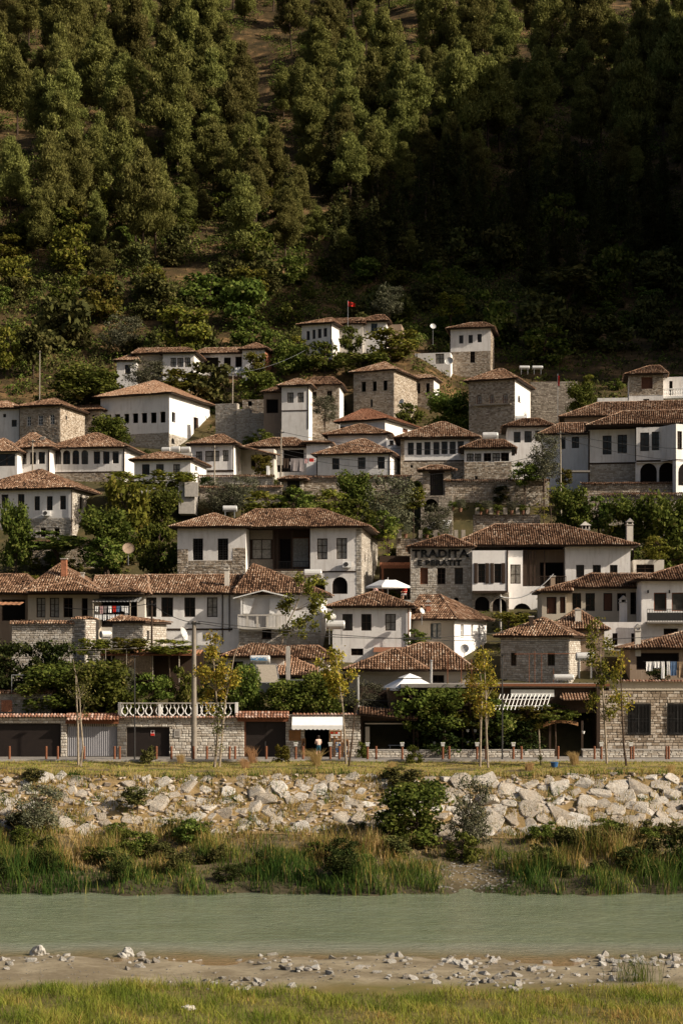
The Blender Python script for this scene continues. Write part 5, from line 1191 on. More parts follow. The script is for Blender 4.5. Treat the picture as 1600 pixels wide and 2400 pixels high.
for x in (848, 970, 1085, 1180, 1290, 1366):
    mb = MB(); mb.box(W, X_(x) - .08, X_(x) + .08, PD + .55, PD + .7, PZ0, Z_(1690)); mb.build('post', M['wood'], e)
mb = MB(); mb.box(W, X_(846), X_(970), PD + .45, PD + .5, Z_(1690), Z_(1676)); mb.build('fascia', M['wood'], e)
mb = MB(); mb.box(W, X_(855), X_(966), PD + .38, PD + .44, Z_(1698), Z_(1695)); mb.build('rolled_blind', M['plaster_beige'], e)
mb = MB(); mb.box(W, X_(856), X_(866), PD + .5, PD + .56, Z_(1744), Z_(1704)); mb.build('side_panel', M['plaster_beige'], e)
bb = Blk(PD, 972, 1686, 0); z = Z_(1684); pl = [Vector((X_(838), PD - .5, Z_(1673))), Vector((X_(976), PD - .5, Z_(1686))), Vector((X_(976), PD + 2.2, Z_(1680))), Vector((X_(838), PD + 2.2, Z_(1658)))]
mb = MB(); mb.poly(pl); mb.poly([q - Vector((0, 0, .12)) for q in pl][::-1], 1); mb.poly([pl[0] - Vector((0, 0, .12)), pl[1] - Vector((0, 0, .12)), pl[1], pl[0]], 1); ro = mb.build('roof', [M['roofbase'], M['wood']], e)
v, f, r = tiles_on([Vector(q) + Vector((0, 0, .02)) for q in pl], RNG); mk('roof_tiles', v, f, M['tile'], ro, rnd=r)['kind'] = 'stuff'
pl = [Vector((X_(1315), PD + .1, Z_(1640))), Vector((X_(1398), PD + .1, Z_(1640))), Vector((X_(1398), PD + 1.2, Z_(1626))), Vector((X_(1315), PD + 1.2, Z_(1626)))]
mb = MB(); mb.poly(pl); mb.poly([q - Vector((0, 0, .1)) for q in pl][::-1], 1); ro = mb.build('porch_roof', [M['roofbase'], M['wood']], e); v, f, r = tiles_on(pl, RNG); mk('roof_tiles', v, f, M['tile_new'], ro, rnd=r)['kind'] = 'stuff'
# white slat pergola
for k in range(14):
    a = X_(1160) + k * (X_(1278) - X_(1160)) / 13; mb = MB(); mb.tube([(a, PD + .1, Z_(1664)), (a + .5, PD + 1.1, Z_(1628))], .035, 4); mb.build('pergola_slat', M['frame_white'], e)
for (y, d) in ((1655, .35), (1640, .75)):
    mb = MB(); mb.tube([(X_(1158), PD + d, Z_(y)), (X_(1290), PD + d, Z_(y))], .035, 4); mb.build('pergola_rail', M['frame_white'], e)
mb = MB(); mb.box(W, X_(1200), X_(1302), PD + 1.1, PD + 1.19, Z_(1634), Z_(1617)); mb.build('white_panel', M['frame_white'], e)
for (x, w) in ((1030, 22), (1240, 26), (930, 20)):
    mb = MB(); c = X_(x); mb.box(W, c - .6, c + .6, PD + 2.0, PD + 2.8, PZ0 + .72, PZ0 + .76); mb.box(W, c - .5, c - .44, PD + 2.1, PD + 2.16, PZ0, PZ0 + .719); mb.box(W, c + .44, c + .5, PD + 2.1, PD + 2.16, PZ0, PZ0 + .719); o = mb.build('table', M['white_cloth']); tag(o, {1030: 'white topped table in the restaurant behind vines', 1240: 'white topped table by the restaurant entrance', 930: 'white topped table under the small tiled restaurant roof'}[x], 'table', 'restaurant tables')
e = empty('wooden_sign', (X_(1313), PD + .3, Z_(1705)), 'arched wooden sign over the grill restaurant entrance', 'sign')
mb = MB(); n = 14; fr, bk = [], []
for s in (0, 1):
    for k in range(n + 1):
        t = k / n; x = X_(1273) + (X_(1355) - X_(1273)) * t; ar = 4 * t * (1 - t); top = Z_(1694 - 5.5 * ar ** .7 + (2.0 if t < .05 else 0)) ; bot = Z_(1704 - 8 * ar + (1 if t < .2 else 0) - 2 * t)
        fr.append((x, PD + .25 + .06 * s, top)); bk.append((x, PD + .25 + .06 * s, bot))
for k in range(n):
    mb.poly([bk[k], bk[k + 1], fr[k + 1], fr[k]]); i2 = k + n + 1; mb.poly([bk[i2 + 1], bk[i2], fr[i2], fr[i2 + 1]]); mb.poly([fr[k], fr[k + 1], fr[i2 + 1], fr[i2]]); mb.poly([bk[k + 1], bk[k], bk[i2], bk[i2 + 1]])
mb.build('board', M['wood_warm'], e)
text_on('Xhuella  Grill', (X_(1313), PD + .235, Z_(1692.5)), .34, 'black', e, depth=.008, sx=1.25)
# low walls
b = front_wall('low stone wall with flat cap in front of the restaurant', 862, 1298, 1759, D=123.2, depth=.35, name='low_wall', ch=(.13, .2), ln=(.25, .6), limit=300)
mb = MB(); mb.box(W, X_(861, 123.2), X_(1299, 123.2), 123.12, 123.62, Z_(1759, 123.2), Z_(1759, 123.2) + .07); mb.build('cap', M['concrete'], b.e)
b = front_wall('low stone wall with flat cap right of the restaurant entrance', 1363, 1680, 1758, D=123.2, depth=.35, name='low_wall', ch=(.13, .2), ln=(.25, .6), limit=300)
mb = MB(); mb.box(W, X_(1362, 123.2), X_(1680, 123.2), 123.12, 123.62, Z_(1758, 123.2), Z_(1758, 123.2) + .07); mb.build('cap', M['concrete'], b.e)
# stone building right
b = front_wall('stone building with large dark windows and pale parapet at right edge', 1404, 1690, 1618, ops=[(1470, 1650, 1523, 1720), (1562, 1650, 1615, 1720)], D=125, name='stone_building', cat='building', depth=5, limit=0, wallmat='mortar', restm='stone')
for (x0, x1) in ((1470, 1523), (1562, 1615)):
    Tf = lambda a, c, d: Vector((a, 125 + d, c)); window(b.e, Tf, (X_(x0, 125), Z_(1720, 125), X_(x1, 125), Z_(1650, 125), False), 'kk', .35)
    mb = MB()
    for k in range(17):
        a = X_(x0, 125) + (X_(x1, 125) - X_(x0, 125)) * k / 16; mb.box(W, a - .012, a + .012, 124.86, 124.885, Z_(1720, 125), Z_(1648, 125))
    for zz in (1716, 1690, 1654): mb.box(W, X_(x0, 125), X_(x1, 125), 124.885, 124.9, Z_(zz, 125) - .015, Z_(zz, 125) + .015)
    mb.build('window_grille', M['metal_dark'], b.e)
mb = MB(); mb.box(W, X_(1445, 125), X_(1690, 125), 124.9, 125.3, Z_(1618, 125), Z_(1598, 125)); mb.build('parapet', M['plaster_beige'], b.e)
tile_pieces(b.e, X_(1442, 125), X_(1690, 125), 124.85, Z_(1598, 125) + .02, rows=1, pitch=.24)
# ------------------------------------------------------------------ promenade furniture
def bollard_mesh():
    mb = MB(); mb.lathe((0, 0, 0), [(.085, 0), (.085, .94), (.075, .97), (.0, .985)], 10, cap=False); return mk_mesh('post', mb.V, mb.F, M['wood_red'])
BOL = bollard_mesh(); mbb = MB(); mbb.lathe((0, 0, 0), [(.12, 0), (.12, .03)], 10); BBASE = mk_mesh('base_plate', mbb.V, mbb.F, M['metal_dark'])
bx = [23, 109, 136, 198, 269, 281, 367, 402, 454, 485, 538, 551, 624, 693, 710, 774, 795, 861, 881, 942, 1037, 1052, 1117, 1138, 1202, 1221, 1307, 1392, 1408, 1477, 1483, 1560, 1566]
pots = {693, 774, 861, 942, 1037, 1117, 1202, 1408, 1477}
spot = {23: 'nearest the left edge, before the black garage door', 109: 'alone before right part of the black garage door', 136: 'before right edge of the black garage door', 198: 'before middle of the grey sheet gate', 269: 'before right edge of the grey sheet gate', 281: 'before stone pier right of grey gate', 367: 'before garage door with the small sign', 402: 'below the meter box', 454: 'at foot of the concrete pole', 485: 'before white stone wall right of concrete pole', 538: 'left of pair before white stone wall', 551: 'right of pair before white stone wall', 624: 'before the dark timber gate', 693: 'under left flower pot before the shop', 710: 'left of shop doorway', 774: 'under flower pot right of shop doorway', 795: 'before the blue souvenir rack', 861: 'under flower pot at left end of low wall', 881: 'before low wall below small tiled roof', 942: 'under flower pot beside the round shrub', 1037: 'under flower pot at middle of the low wall', 1052: 'just right of pot at middle of low wall', 1117: 'under flower pot beside twin young trees', 1138: 'behind the twin young trees', 1202: 'under flower pot right of dark lamp post', 1221: 'before low wall left of the yucca', 1307: 'alone before the restaurant entrance', 1392: 'left of pair before the right low wall', 1408: 'under flower pot by the right low wall', 1477: 'under flower pot below the barred window', 1483: 'touching the pot bollard below barred window', 1560: 'left of pair nearest right edge', 1566: 'right of pair nearest right edge'}
def sub(name, me, parent, loc=(0, 0, 0), scale=None):
    o = bpy.data.objects.new(name, me); COL.objects.link(o); o.parent = parent; o.location = loc
    if scale: o.scale = scale
    return o
BY = 121.0
pm = MB(); pm.box(W, -.14, .14, -.12, .12, .0, .005); 
for (z0, z1, a, c) in ((0, .26, .105, .15),):
    v = [(-a, -a, z0), (a, -a, z0), (a, a, z0), (-a, a, z0), (-c, -c, z1), (c, -c, z1), (c, c, z1), (-c, c, z1)]
    for f in ((0, 1, 5, 4), (1, 2, 6, 5), (2, 3, 7, 6), (3, 0, 4, 7), (4, 5, 6, 7)): pm.poly([v[q] for q in f])
pm.box(W, -.155, .155, -.155, .155, .2, .27)
POT = mk_mesh('pot', pm.V, pm.F, M['frame_white'])
POTS = []
for x in bx:
    e = empty('bollard', (X_(x, BY), BY, 5.63), 'red brown round bollard ' + spot[x], 'bollard', 'bollards along the promenade'); sub('post', BOL, e, scale=(1, 1, 1.0)); sub('base_plate', BBASE, e)
    if x in pots: POTS.append((x, Vector((X_(x, BY), BY, 5.63 + .988))))
for (x, top, lb) in ((316, 1538, 'slim dark lamp post before the garage with small sign'), (1176, 1535, 'slim dark lamp post before the restaurant vines')):
    e = empty('lamp_post', (X_(x, BY), BY, 5.63), lb, 'lamp post', 'promenade lamp posts'); h = Z_(top, BY) - 5.63
    mb = MB(); mb.tube([(X_(x, BY), BY, 5.63), (X_(x, BY), BY, 5.63 + h)], [.065, .045], 8); mb.build('pole', M['metal_dark'], e)
    mb = MB(); mb.box(W, X_(x, BY) - .28, X_(x, BY) + .28, BY - .12, BY + .12, 5.63 + h, 5.63 + h + .05); mb.build('lamp_head', M['metal_dark'], e)
mb = MB(); mb.tube([(X_(455, 122), 122, 5.6), (X_(455, 122), 122, Z_(1456, 122))], [.22, .14], 10); ob = None
e = empty('utility_pole', (X_(455, 122), 122, 5.6), 'tall concrete utility pole before white stone wall', 'utility pole', 'utility poles'); mb.build('pole', M['concrete_pole'], e)
mb = MB(); zc = Z_(1462, 122); mb.box(W, X_(455, 122) - .5, X_(455, 122) + .5, 121.84, 121.9, zc - .05, zc + .03)
for k in (-.4, -.15, .15, .4): mb.tube([(X_(455, 122) + k, 121.87, zc + .03), (X_(455, 122) + k, 121.87, zc + .17)], .03, 6)
mb.build('crossarm', M['metal_dark'], e)
# bucket
c = ground(1298, 1800, 100, 122); e = empty('bucket', c, 'blue plastic tub on the dry lawn', 'bucket'); mb = MB(); mb.lathe(c, [(.20, .0), (.27, .38), (.29, .38), (.29, .42), (.25, .41)], 14); mb.build('tub', M['blue'], e)

# ------------------------------------------------------------------ people
def person(label, loc, joints, radii, bones, mats_z, height):
    pass
def skin_body(name, parent, V, E, R, m, root=0, sub_=1):
    me = bpy.data.meshes.new(name); me.from_pydata([tuple(v) for v in V], E, []); o = bpy.data.objects.new(name, me); COL.objects.link(o)
    md = o.modifiers.new('skin', 'SKIN'); 
    for i, r in enumerate(R): me.skin_vertices[0].data[i].radius = (r, r); me.skin_vertices[0].data[i].use_root = (i == root)
    sb = o.modifiers.new('sub', 'SUBSURF'); sb.levels = sub_; sb.render_levels = sub_
    dg = bpy.context.evaluated_depsgraph_get(); me2 = bpy.data.meshes.new_from_object(o.evaluated_get(dg)); bpy.data.objects.remove(o)
    me2.materials.clear()
    for q in (m if isinstance(m, list) else [m]): me2.materials.append(q)
    for p in me2.polygons: p.use_smooth = True
    ob = bpy.data.objects.new(name, me2); COL.objects.link(ob); ob.parent = parent; return ob, me2
def build_person(label, loc, yaw, sitting=False, top='top', bottom='teal', shorts=True, group=None):
    e = empty('person', loc, label, 'person', group); e.rotation_euler = (0, 0, yaw)
    if sitting:
        V = [(0, 0, .48), (0, .0, .75), (0, .02, 1.0), (0, .03, 1.1), (-.1, 0, .47), (-.1, -.42, .5), (-.1, -.44, .08), (-.1, -.55, .03), (.1, 0, .47), (.1, -.42, .5), (.1, -.44, .08), (.1, -.55, .03), (-.18, .02, .99), (-.25, -.05, .75), (-.16, -.3, .72), (.18, .02, .99), (.25, -.05, .75), (.16, -.3, .72)]
    else:
        V = [(0, 0, .90), (0, .02, 1.12), (0, .0, 1.34), (0, -.03, 1.42), (-.10, 0, .86), (-.11, -.02, .47), (-.11, .03, .08), (-.11, -.10, .03), (.10, 0, .86), (.11, -.06, .47), (.10, .0, .08), (.11, -.13, .03), (-.18, -.01, 1.34), (-.24, -.04, 1.08), (-.16, -.24, 1.02), (.18, -.01, 1.34), (.25, -.05, 1.08), (.14, -.25, 1.10)]
    E = [(0, 1), (1, 2), (2, 3), (0, 4), (4, 5), (5, 6), (6, 7), (0, 8), (8, 9), (9, 10), (10, 11), (2, 12), (12, 13), (13, 14), (2, 15), (15, 16), (16, 17)]
    R = [.15, .135, .14, .055, .10, .065, .045, .035, .10, .065, .045, .035, .065, .042, .032, .065, .042, .032]
    ob, me = skin_body('body', e, V, E, R, [M['skin'], M[top], M[bottom]])
    for p in me.polygons:
        z = p.center.z; x = abs(p.center.x); y = p.center.y
        arm = x > .2
        if sitting: p.material_index = 2 if (z < .62 and (y > -.5 and z > .30)) else (1 if .6 <= z < 1.04 and not (arm and z < .8) and y > -.2 else 0)
        else: p.material_index = 2 if .50 < z < 1.0 and not arm and y > -.2 else (1 if 1.0 <= z < 1.39 and not (arm and z < 1.2) and y > -.15 else 0)
    hz = 1.22 if sitting else 1.56; mb = MB(); n = 10
    prof = [(.0, -.125), (.05, -.115), (.075, -.06), (.085, 0), (.085, .05), (.06, .1), (0, .125)]
    mb.lathe((0, -.02, hz), prof, 12, cap=False)
    mb.box(lambda a, b_, z: (a, b_, z), -.012, .012, -.13, -.10, hz - .03, hz + .015)
    for s in (-1, 1): mb.box(lambda a, b_, z: (a, b_, z), s * .085 - .012, s * .085 + .012, -.03, .01, hz - .03, hz + .03); mb.box(lambda a, b_, z: (a, b_, z), s * .03 - .012, s * .03 + .012, -.108, -.09, hz + .01, hz + .024, 1)
    mb.box(lambda a, b_, z: (a, b_, z), -.022, .022, -.098, -.085, hz - .065, hz - .055, 1)
    me = mk_mesh('head', mb.V, mb.F, [M['skin'], M['hair']], midx=mb.M); sub('head', me, e)
    mb = MB(); mb.lathe((0, .005, hz + .01), [(.04, -.14), (.088, -.08), (.1, 0), (.098, .06), (.07, .115), (0, .135)], 12, cap=False); me = mk_mesh('hair', mb.V, mb.F, M['hair'])
    for v in me.vertices:
        if v.co.y < -.03: v.co.y = -.03 - (v.co.y + .03) * .1
    sub('hair', me, e)
    wr = [(V[14], -1), (V[17], 1)]
    for (w, s) in wr:
        mb = MB(); w = Vector(w); mb.tube([w, w + Vector((-s * .02, -.05, .0)), w + Vector((-s * .03, -.09, .0))], [.03, .04, .032], 6)
        for q in range(4): mb.tube([w + Vector((-s * .03 + (q - 1.5) * .018, -.085, 0)), w + Vector((-s * .03 + (q - 1.5) * .02, -.135 - .012 * (q in (1, 2)), .0)), w + Vector((-s * .03 + (q - 1.5) * .02, -.16 - .012 * (q in (1, 2)), -.03))], .0095, 5)
        mb.tube([w + Vector((-s * .05, -.04, 0)), w + Vector((-s * .085, -.085, .01)), w + Vector((-s * .08, -.115, 0))], .011, 5)
        sub('hand', mk_mesh('hand', mb.V, mb.F, M['skin']), e)
    return e
build_person('person in pale pink top and dark teal shorts standing at shop doorway', (X_(746, 122.6), 122.6, 5.633), math.radians(200))
# ------------------------------------------------------------------ vegetation kit
def quads(C, size, rng, out=None, bias=.6, aspect=.55, up=0.0, jit=.35, grow=None):
    N = len(C); n = rng.normal(size=(N, 3))
    if out is not None: n = n * (1 - bias) + out * bias * 1.6
    n[:, 2] += up; n /= np.linalg.norm(n, axis=1, keepdims=True) + 1e-9
    t = rng.normal(size=(N, 3)) if grow is None else rng.normal(size=(N, 3)) * .55 + out * .7 + np.array([0, 0, grow])
    t -= (t * n).sum(1, keepdims=True) * n; t /= np.linalg.norm(t, axis=1, keepdims=True) + 1e-9
    b = np.cross(n, t); s = size * rng.uniform(1 - jit, 1 + jit, (N, 1))
    a, c = t * s * .5, b * s * .5 * aspect
    V = np.stack([C - a, C + c * .9 - a * .1, C + a, C - c * .9 - a * .1], 1).reshape(-1, 3)
    return V, np.arange(N * 4).reshape(-1, 4)
def clumps(cs, per, size, rng, aspect=.55, bias=.55, up=.15, shell=.55, grow=None, fuzz=.12):
    """cs: rows cx,cy,cz,rx,ry,rz -> leaves spread through ellipsoid shells"""
    VV, FF, RR, off = [], [], [], 0
    for c in cs:
        n = max(8, int(per * (c[3] * c[4] * c[5]) ** (2 / 3)))
        d = rng.normal(size=(n, 3)); d /= np.linalg.norm(d, axis=1, keepdims=True)
        r = rng.uniform(shell, 1.06, (n, 1)) ** .8
        pos = np.array(c[:3]) + d * r * np.array(c[3:6]) * (1 + fuzz * rng.normal(size=(n, 1)))
        V, Fq = quads(pos, size, rng, d, bias, aspect, up, grow=grow)
        VV.append(V); FF.append(Fq + off); off += len(V)
        RR.append(np.clip(rng.normal(rng.uniform(.35, .65), .2, n), 0, 1))
    return np.concatenate(VV), np.concatenate(FF), np.concatenate(RR)
def limbs(tips, base, rng, r0=.16, m='bark', top=None):
    mb = MB(); base = Vector(base); top = Vector(top)
    mid = base.lerp(top, .5) + Vector((rng.normal(0, .25), rng.normal(0, .25), 0))
    mb.tube([base - Vector((0, 0, .4)), base.lerp(mid, .5), mid, top], [r0 * 1.15, r0 * .9, r0 * .75, r0 * .3], 7)
    for t in tips:
        t = Vector(t); k = min(.95, max(.25, (t.z - base.z) / max(.1, top.z - base.z) * .75)); s = base.lerp(mid, k * 2) if k < .5 else mid.lerp(top, (k - .5) * 2)
        mm = s.lerp(t, .55) + Vector((0, 0, -.08 * (t - s).length)); mb.tube([s, mm, t], [r0 * .42, r0 * .25, r0 * .08], 5)
    return mk_mesh('trunk', mb.V, mb.F, M[m])
def pine_proto(seed, H=15., R=3.4, lo=.34, m='pine', lean=.0):
    rng = np.random.default_rng(seed); cs = []; n = 44
    arms = [(rng.uniform(0, 6.28), rng.uniform(.55, 1.1)) for k in range(9)]
    for k in range(n):
        h = lo + (1 - lo) * (k / (n - 1)) ** .9; t = (h - lo) / (1 - lo)
        env = R * (math.sin(math.pi * min(1, t * .78 + .20)) ** .8) * (1.0 if t < .9 else .55)
        a, am = arms[(k * 4) % 9]; a += rng.normal(0, .35); rr = env * am * rng.uniform(.15, .95)
        s = rng.uniform(.55, 1.15) * (1.1 - .35 * t); cs.append((rr * math.cos(a) + lean * h * H, rr * math.sin(a), h * H - .6 + rng.normal(0, .3), 1.6 * s, 1.6 * s, 1.15 * s))
    V, Fq, r = clumps(cs, 290, .52, rng, .34, .3, .1, .5, grow=1.0, fuzz=.14)
    tr = limbs([(c[0], c[1], c[2] - .2) for c in cs[::2]], (0, 0, 0), rng, .2, 'bark', (lean * H, 0, H * .93))
    return mk_mesh('crown', V, Fq, M[m], rnd=r), tr
def conifer_proto(seed, H=13., R=2.3, m='conifer', lo=.06):
    rng = np.random.default_rng(seed); cs = []
    for k in range(46):
        h = lo + (1 - lo) * k / 46; env = R * (1 - h) ** .8 * rng.uniform(.6, 1.15) + .12
        for q in range(2):
            a = rng.uniform(0, 2 * math.pi); cs.append((env * .62 * math.cos(a), env * .62 * math.sin(a), h * H + .3, env * .55 + .22, env * .55 + .22, .42))
    V, Fq, r = clumps(cs, 110, .5, rng, .34, .3, .1, .3, grow=.3, fuzz=.25)
    tr = limbs([(c[0], c[1], c[2]) for c in cs[::7]], (0, 0, 0), rng, .17, 'bark', (0, 0, H * .97))
    return mk_mesh('crown', V, Fq, M[m], rnd=r), tr
def broad_proto(seed, m='leaf', H=5., R=2.2, size=.26, per=300, lo=.2, n=20, aspect=.75, bm='bark', shell=.5):
    rng = np.random.default_rng(seed); cs = []
    for k in range(n):
        a = rng.uniform(0, 2 * math.pi); h = rng.uniform(lo, .92); env = R * math.sqrt(max(.05, 1 - ((h - .52) / .52) ** 2)) * .78
        rr = env * math.sqrt(rng.uniform(.05, 1)); s = rng.uniform(.4, 1.05) * R / 2.2
        cs.append((rr * math.cos(a), rr * math.sin(a), h * H, .85 * s, .85 * s, .7 * s * H / 5))
    V, Fq, r = clumps(cs, per, size, rng, aspect, .4, .2, shell, fuzz=.2)
    tr = limbs([(c[0], c[1], c[2]) for c in cs[::2]], (0, 0, 0), rng, .05 * R, bm, (rng.normal(0, .2), rng.normal(0, .2), H * .8))
    return mk_mesh('crown', V, Fq, M[m], rnd=r), tr
def extent(me):
    co = np.empty(len(me.vertices) * 3, np.float32); me.vertices.foreach_get('co', co); co = co.reshape(-1, 3)
    return np.percentile(co[:, 0], 1), np.percentile(co[:, 0], 99), np.percentile(co[:, 2], 1), np.percentile(co[:, 2], 99)
def plant(name, protos, loc, label, cat, group=None, s=1., sz=None, rot=None, rng=RNG, k=None):
    me, tr = protos[int(rng.integers(len(protos))) if k is None else k % len(protos)]
    e = empty(name, loc, label, cat, group); e.rotation_euler = (0, 0, rng.uniform(0, 6.28) if rot is None else rot); e.scale = (s, s, sz or s)
    sub('crown', me, e); sub('trunk', tr, e); return e
PINES = [pine_proto(11 + k, 15, [5.0, 4.4, 5.6, 4.2, 5.0, 4.0][k], [.34, .40, .36, .28, .45, .3][k], lean=[0, .05, -.04, 0, .03, -.03][k]) for k in range(6)]
CONIF = [conifer_proto(31 + k, 13, [2.3, 1.9, 2.7][k]) for k in range(3)]
SCRUB = [broad_proto(41 + k, 'leaf_dry', 3.2, 1.9, .34, 230, .12, 30) for k in range(3)]
GREENB = [broad_proto(51 + k, 'leaf', 3.2, 1.9, .27, 330, .10, 32) for k in range(3)]
TREE = [broad_proto(61 + k, 'leaf', 5.2, 2.3, .27, 330, .2, 42) for k in range(3)]
YELL = [broad_proto(71 + k, 'leaf_yellow', 3.6, 1.9, .27, 330, .10, 32) for k in range(3)]
OLIVE = [broad_proto(81 + k, 'leaf_olive', 4.6, 2.3, .20, 420, .22, 38, .45, shell=.3) for k in range(2)]
IVYP = [broad_proto(91 + k, 'ivy', 3.4, 2.0, .2, 420, .05, 34) for k in range(2)]
BAMB = [broad_proto(95, 'bamboo', 3.6, 1.0, .3, 170, .15, 14, .3)]

def inside(x, y):
    return any(a < x < b and c < y < d for (a, b, c, d) in FOOT)
# ------------------------------------------------------------------ hillside forest
rg = np.random.default_rng(5)
CLEAR = [(605, 205, 34, 46), (590, 115, 28, 46), (640, 40, 34, 20), (735, 470, 44, 34), (690, 385, 22, 28), (28, 335, 56, 22), (372, 395, 34, 11), (430, 640, 56, 20), (945, 48, 44, 20), (965, 152, 36, 12), (1235, 128, 40, 16), (215, 300, 20, 12), (480, 545, 30, 12)]
def clear(px, py, w, h):
    for (cx, cy, a, c) in CLEAR:
        if abs(px - cx) < w * .38 + a * .35 and py - h * .95 < cy + c * .2 and py > cy - c * .3: return True
    return False
pl_, n_p, n_c = [], 0, 0
for row, py in enumerate(np.concatenate([np.arange(26, 320, 42.), np.arange(320, 640, 36.)])):
    for px in np.arange(-60, 1670, 84.):
        x = px + rg.uniform(-46, 46) + (row % 2) * 43; y = py + rg.uniform(-22, 22)
        g = ground(x, max(y, -200), 275); D = g.y; sc = F / D
        con = (x > 760 and y > 500) or (x > 1000 and y > 430 and rg.random() < .4)
        if con: continue
        s = rg.uniform(.95, 1.7) * (1.0 if y < 420 else .75); h = 15 * s * sc
        if clear(x, y, 5.6 * s * sc, h) : continue
        if y > 560 and rg.random() < .45: continue
        if x > 1080 and y > 220 and rg.random() < .38: continue
        if n_p >= 298: continue
        side_ = 'left of the bare trail' if x < 590 else ('between the trail and the shaded slope' if x < 1050 else 'on the shaded right of the hill')
        plant('pine_tree', PINES, g - Vector((0, 0, .2)), 'green pine tree on the upper hillside ' + side_, 'pine tree', 'pine trees ' + side_, s * .92, s * rg.uniform(1.0, 1.35), rng=rg); n_p += 1
for k in range(70):
    x = rg.uniform(770, 1620); y = rg.uniform(480, 690); g = ground(x, y, 275); s = rg.uniform(.7, 1.25)
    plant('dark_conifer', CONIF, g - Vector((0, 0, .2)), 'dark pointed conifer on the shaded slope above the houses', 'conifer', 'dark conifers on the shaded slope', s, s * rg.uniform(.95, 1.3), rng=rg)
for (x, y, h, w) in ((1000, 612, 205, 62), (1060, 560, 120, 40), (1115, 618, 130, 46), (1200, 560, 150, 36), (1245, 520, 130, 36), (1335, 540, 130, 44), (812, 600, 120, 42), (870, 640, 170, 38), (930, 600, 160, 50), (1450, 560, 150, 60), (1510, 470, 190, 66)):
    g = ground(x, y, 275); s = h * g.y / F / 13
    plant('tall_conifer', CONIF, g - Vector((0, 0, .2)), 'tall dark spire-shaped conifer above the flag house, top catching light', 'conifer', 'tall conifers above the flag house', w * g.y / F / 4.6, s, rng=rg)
for k in range(110):
    x, y = rg.uniform(-30, 1630), rg.uniform(120, 660); g = ground(x, y, 275); s = rg.uniform(.3, .62)
    if clear(x, y, 8 * s * F / g.y, 15 * s * F / g.y) or (x > 1100 and y > 250): continue
    plant('young_pine', PINES, g - Vector((0, 0, .2)), 'small young pine filling gaps of the hillside forest', 'pine tree', 'young pines on the hillside', s * 1.1, s, rng=rg)
n_s = 0
for k in range(2600):
    x = rg.uniform(-40, 1640); y = rg.uniform(200, 860) if k % 3 else rg.uniform(560, 860); g = ground(x, y, 246)
    if g.y < 247 or n_s >= 295: continue
    if y < 430 and rg.random() < .6: continue
    s = rg.uniform(.5, 1.25) * (rg.choice([1.0, 1.5, 2.3]) if y > 430 else .9)
    if clear(x, y, 3.8 * s * F / g.y, 3.2 * s * F / g.y) and rg.random() < .93: continue
    if inside(g.x, g.y) or any(a - 2 < g.x < b + 2 and g.y < c < g.y + 9 and 3.2 * s > 1.6 for (a, b, c, d) in FOOT): continue
    pr, nm, lb = ((SCRUB, 'scrub_bush', 'olive brown scrub bush on the dry slope above the houses'), (GREENB, 'green_bush', 'dark green bush on the slope above the houses'), (SCRUB, 'scrub_bush', 'olive brown scrub bush on the dry slope above the houses'), (YELL, 'yellow_green_bush', 'yellow green bush on the slope above the houses'))[int(rg.integers(4 if x < 700 else 3))]
    plant(nm, pr, g - Vector((0, 0, .15)), lb, 'bush', nm.replace('_', ' ') + 'es on the slope', s, s * rg.uniform(.7, 1.25), rng=rg); n_s += 1
# undergrowth that reads as one mass between the trees
cs = []
for k in range(9500):
    y = 247 + 335 * rg.random() ** 1.05; x = rg.uniform(-1, 1) * y * 800 / F * 1.06; px, py = 800 + F * x / y, CY - (gz(x, y) - EYE) * F / y
    if inside(x, y) or any(abs(px - c[0]) < c[2] and abs(py - c[1]) < c[3] for c in CLEAR) or py < -20: continue
    s = rg.uniform(.4, 1.4) * (1.7 if y > 380 else 1.3 if y > 300 else .9); cs.append((x, y, gz(x, y) + s * .35, s * rg.uniform(.8, 1.5), s, s * rg.uniform(.5, 1.0)))
for k in range(2600):
    y = rg.uniform(270, 400); x = rg.uniform(-1, .6) * y * 800 / F * 1.06; px, py = 800 + F * x / y, CY - (gz(x, y) - EYE) * F / y
    if inside(x, y) or any(abs(px - c[0]) < c[2] and abs(py - c[1]) < c[3] for c in CLEAR): continue
    s = rg.uniform(.6, 1.7); cs.append((x, y, gz(x, y) + s * .4, s * rg.uniform(.8, 1.4), s, s * rg.uniform(.6, 1.1)))
for (nm, lb, sel, m_, per_) in (('undergrowth', 'dark green undergrowth covering the wooded hillside', cs[::2], 'leaf_dry', 24), ('undergrowth', 'leafy green undergrowth covering the wooded hillside', cs[1::2], 'leaf', 21)):
    V, Fq, r = clumps(sel, per_, .54, rg, .6, .4, .2, .4, fuzz=.2); tag(mk(nm, V, Fq, M[m_], rnd=r), lb, 'undergrowth', kind='stuff')
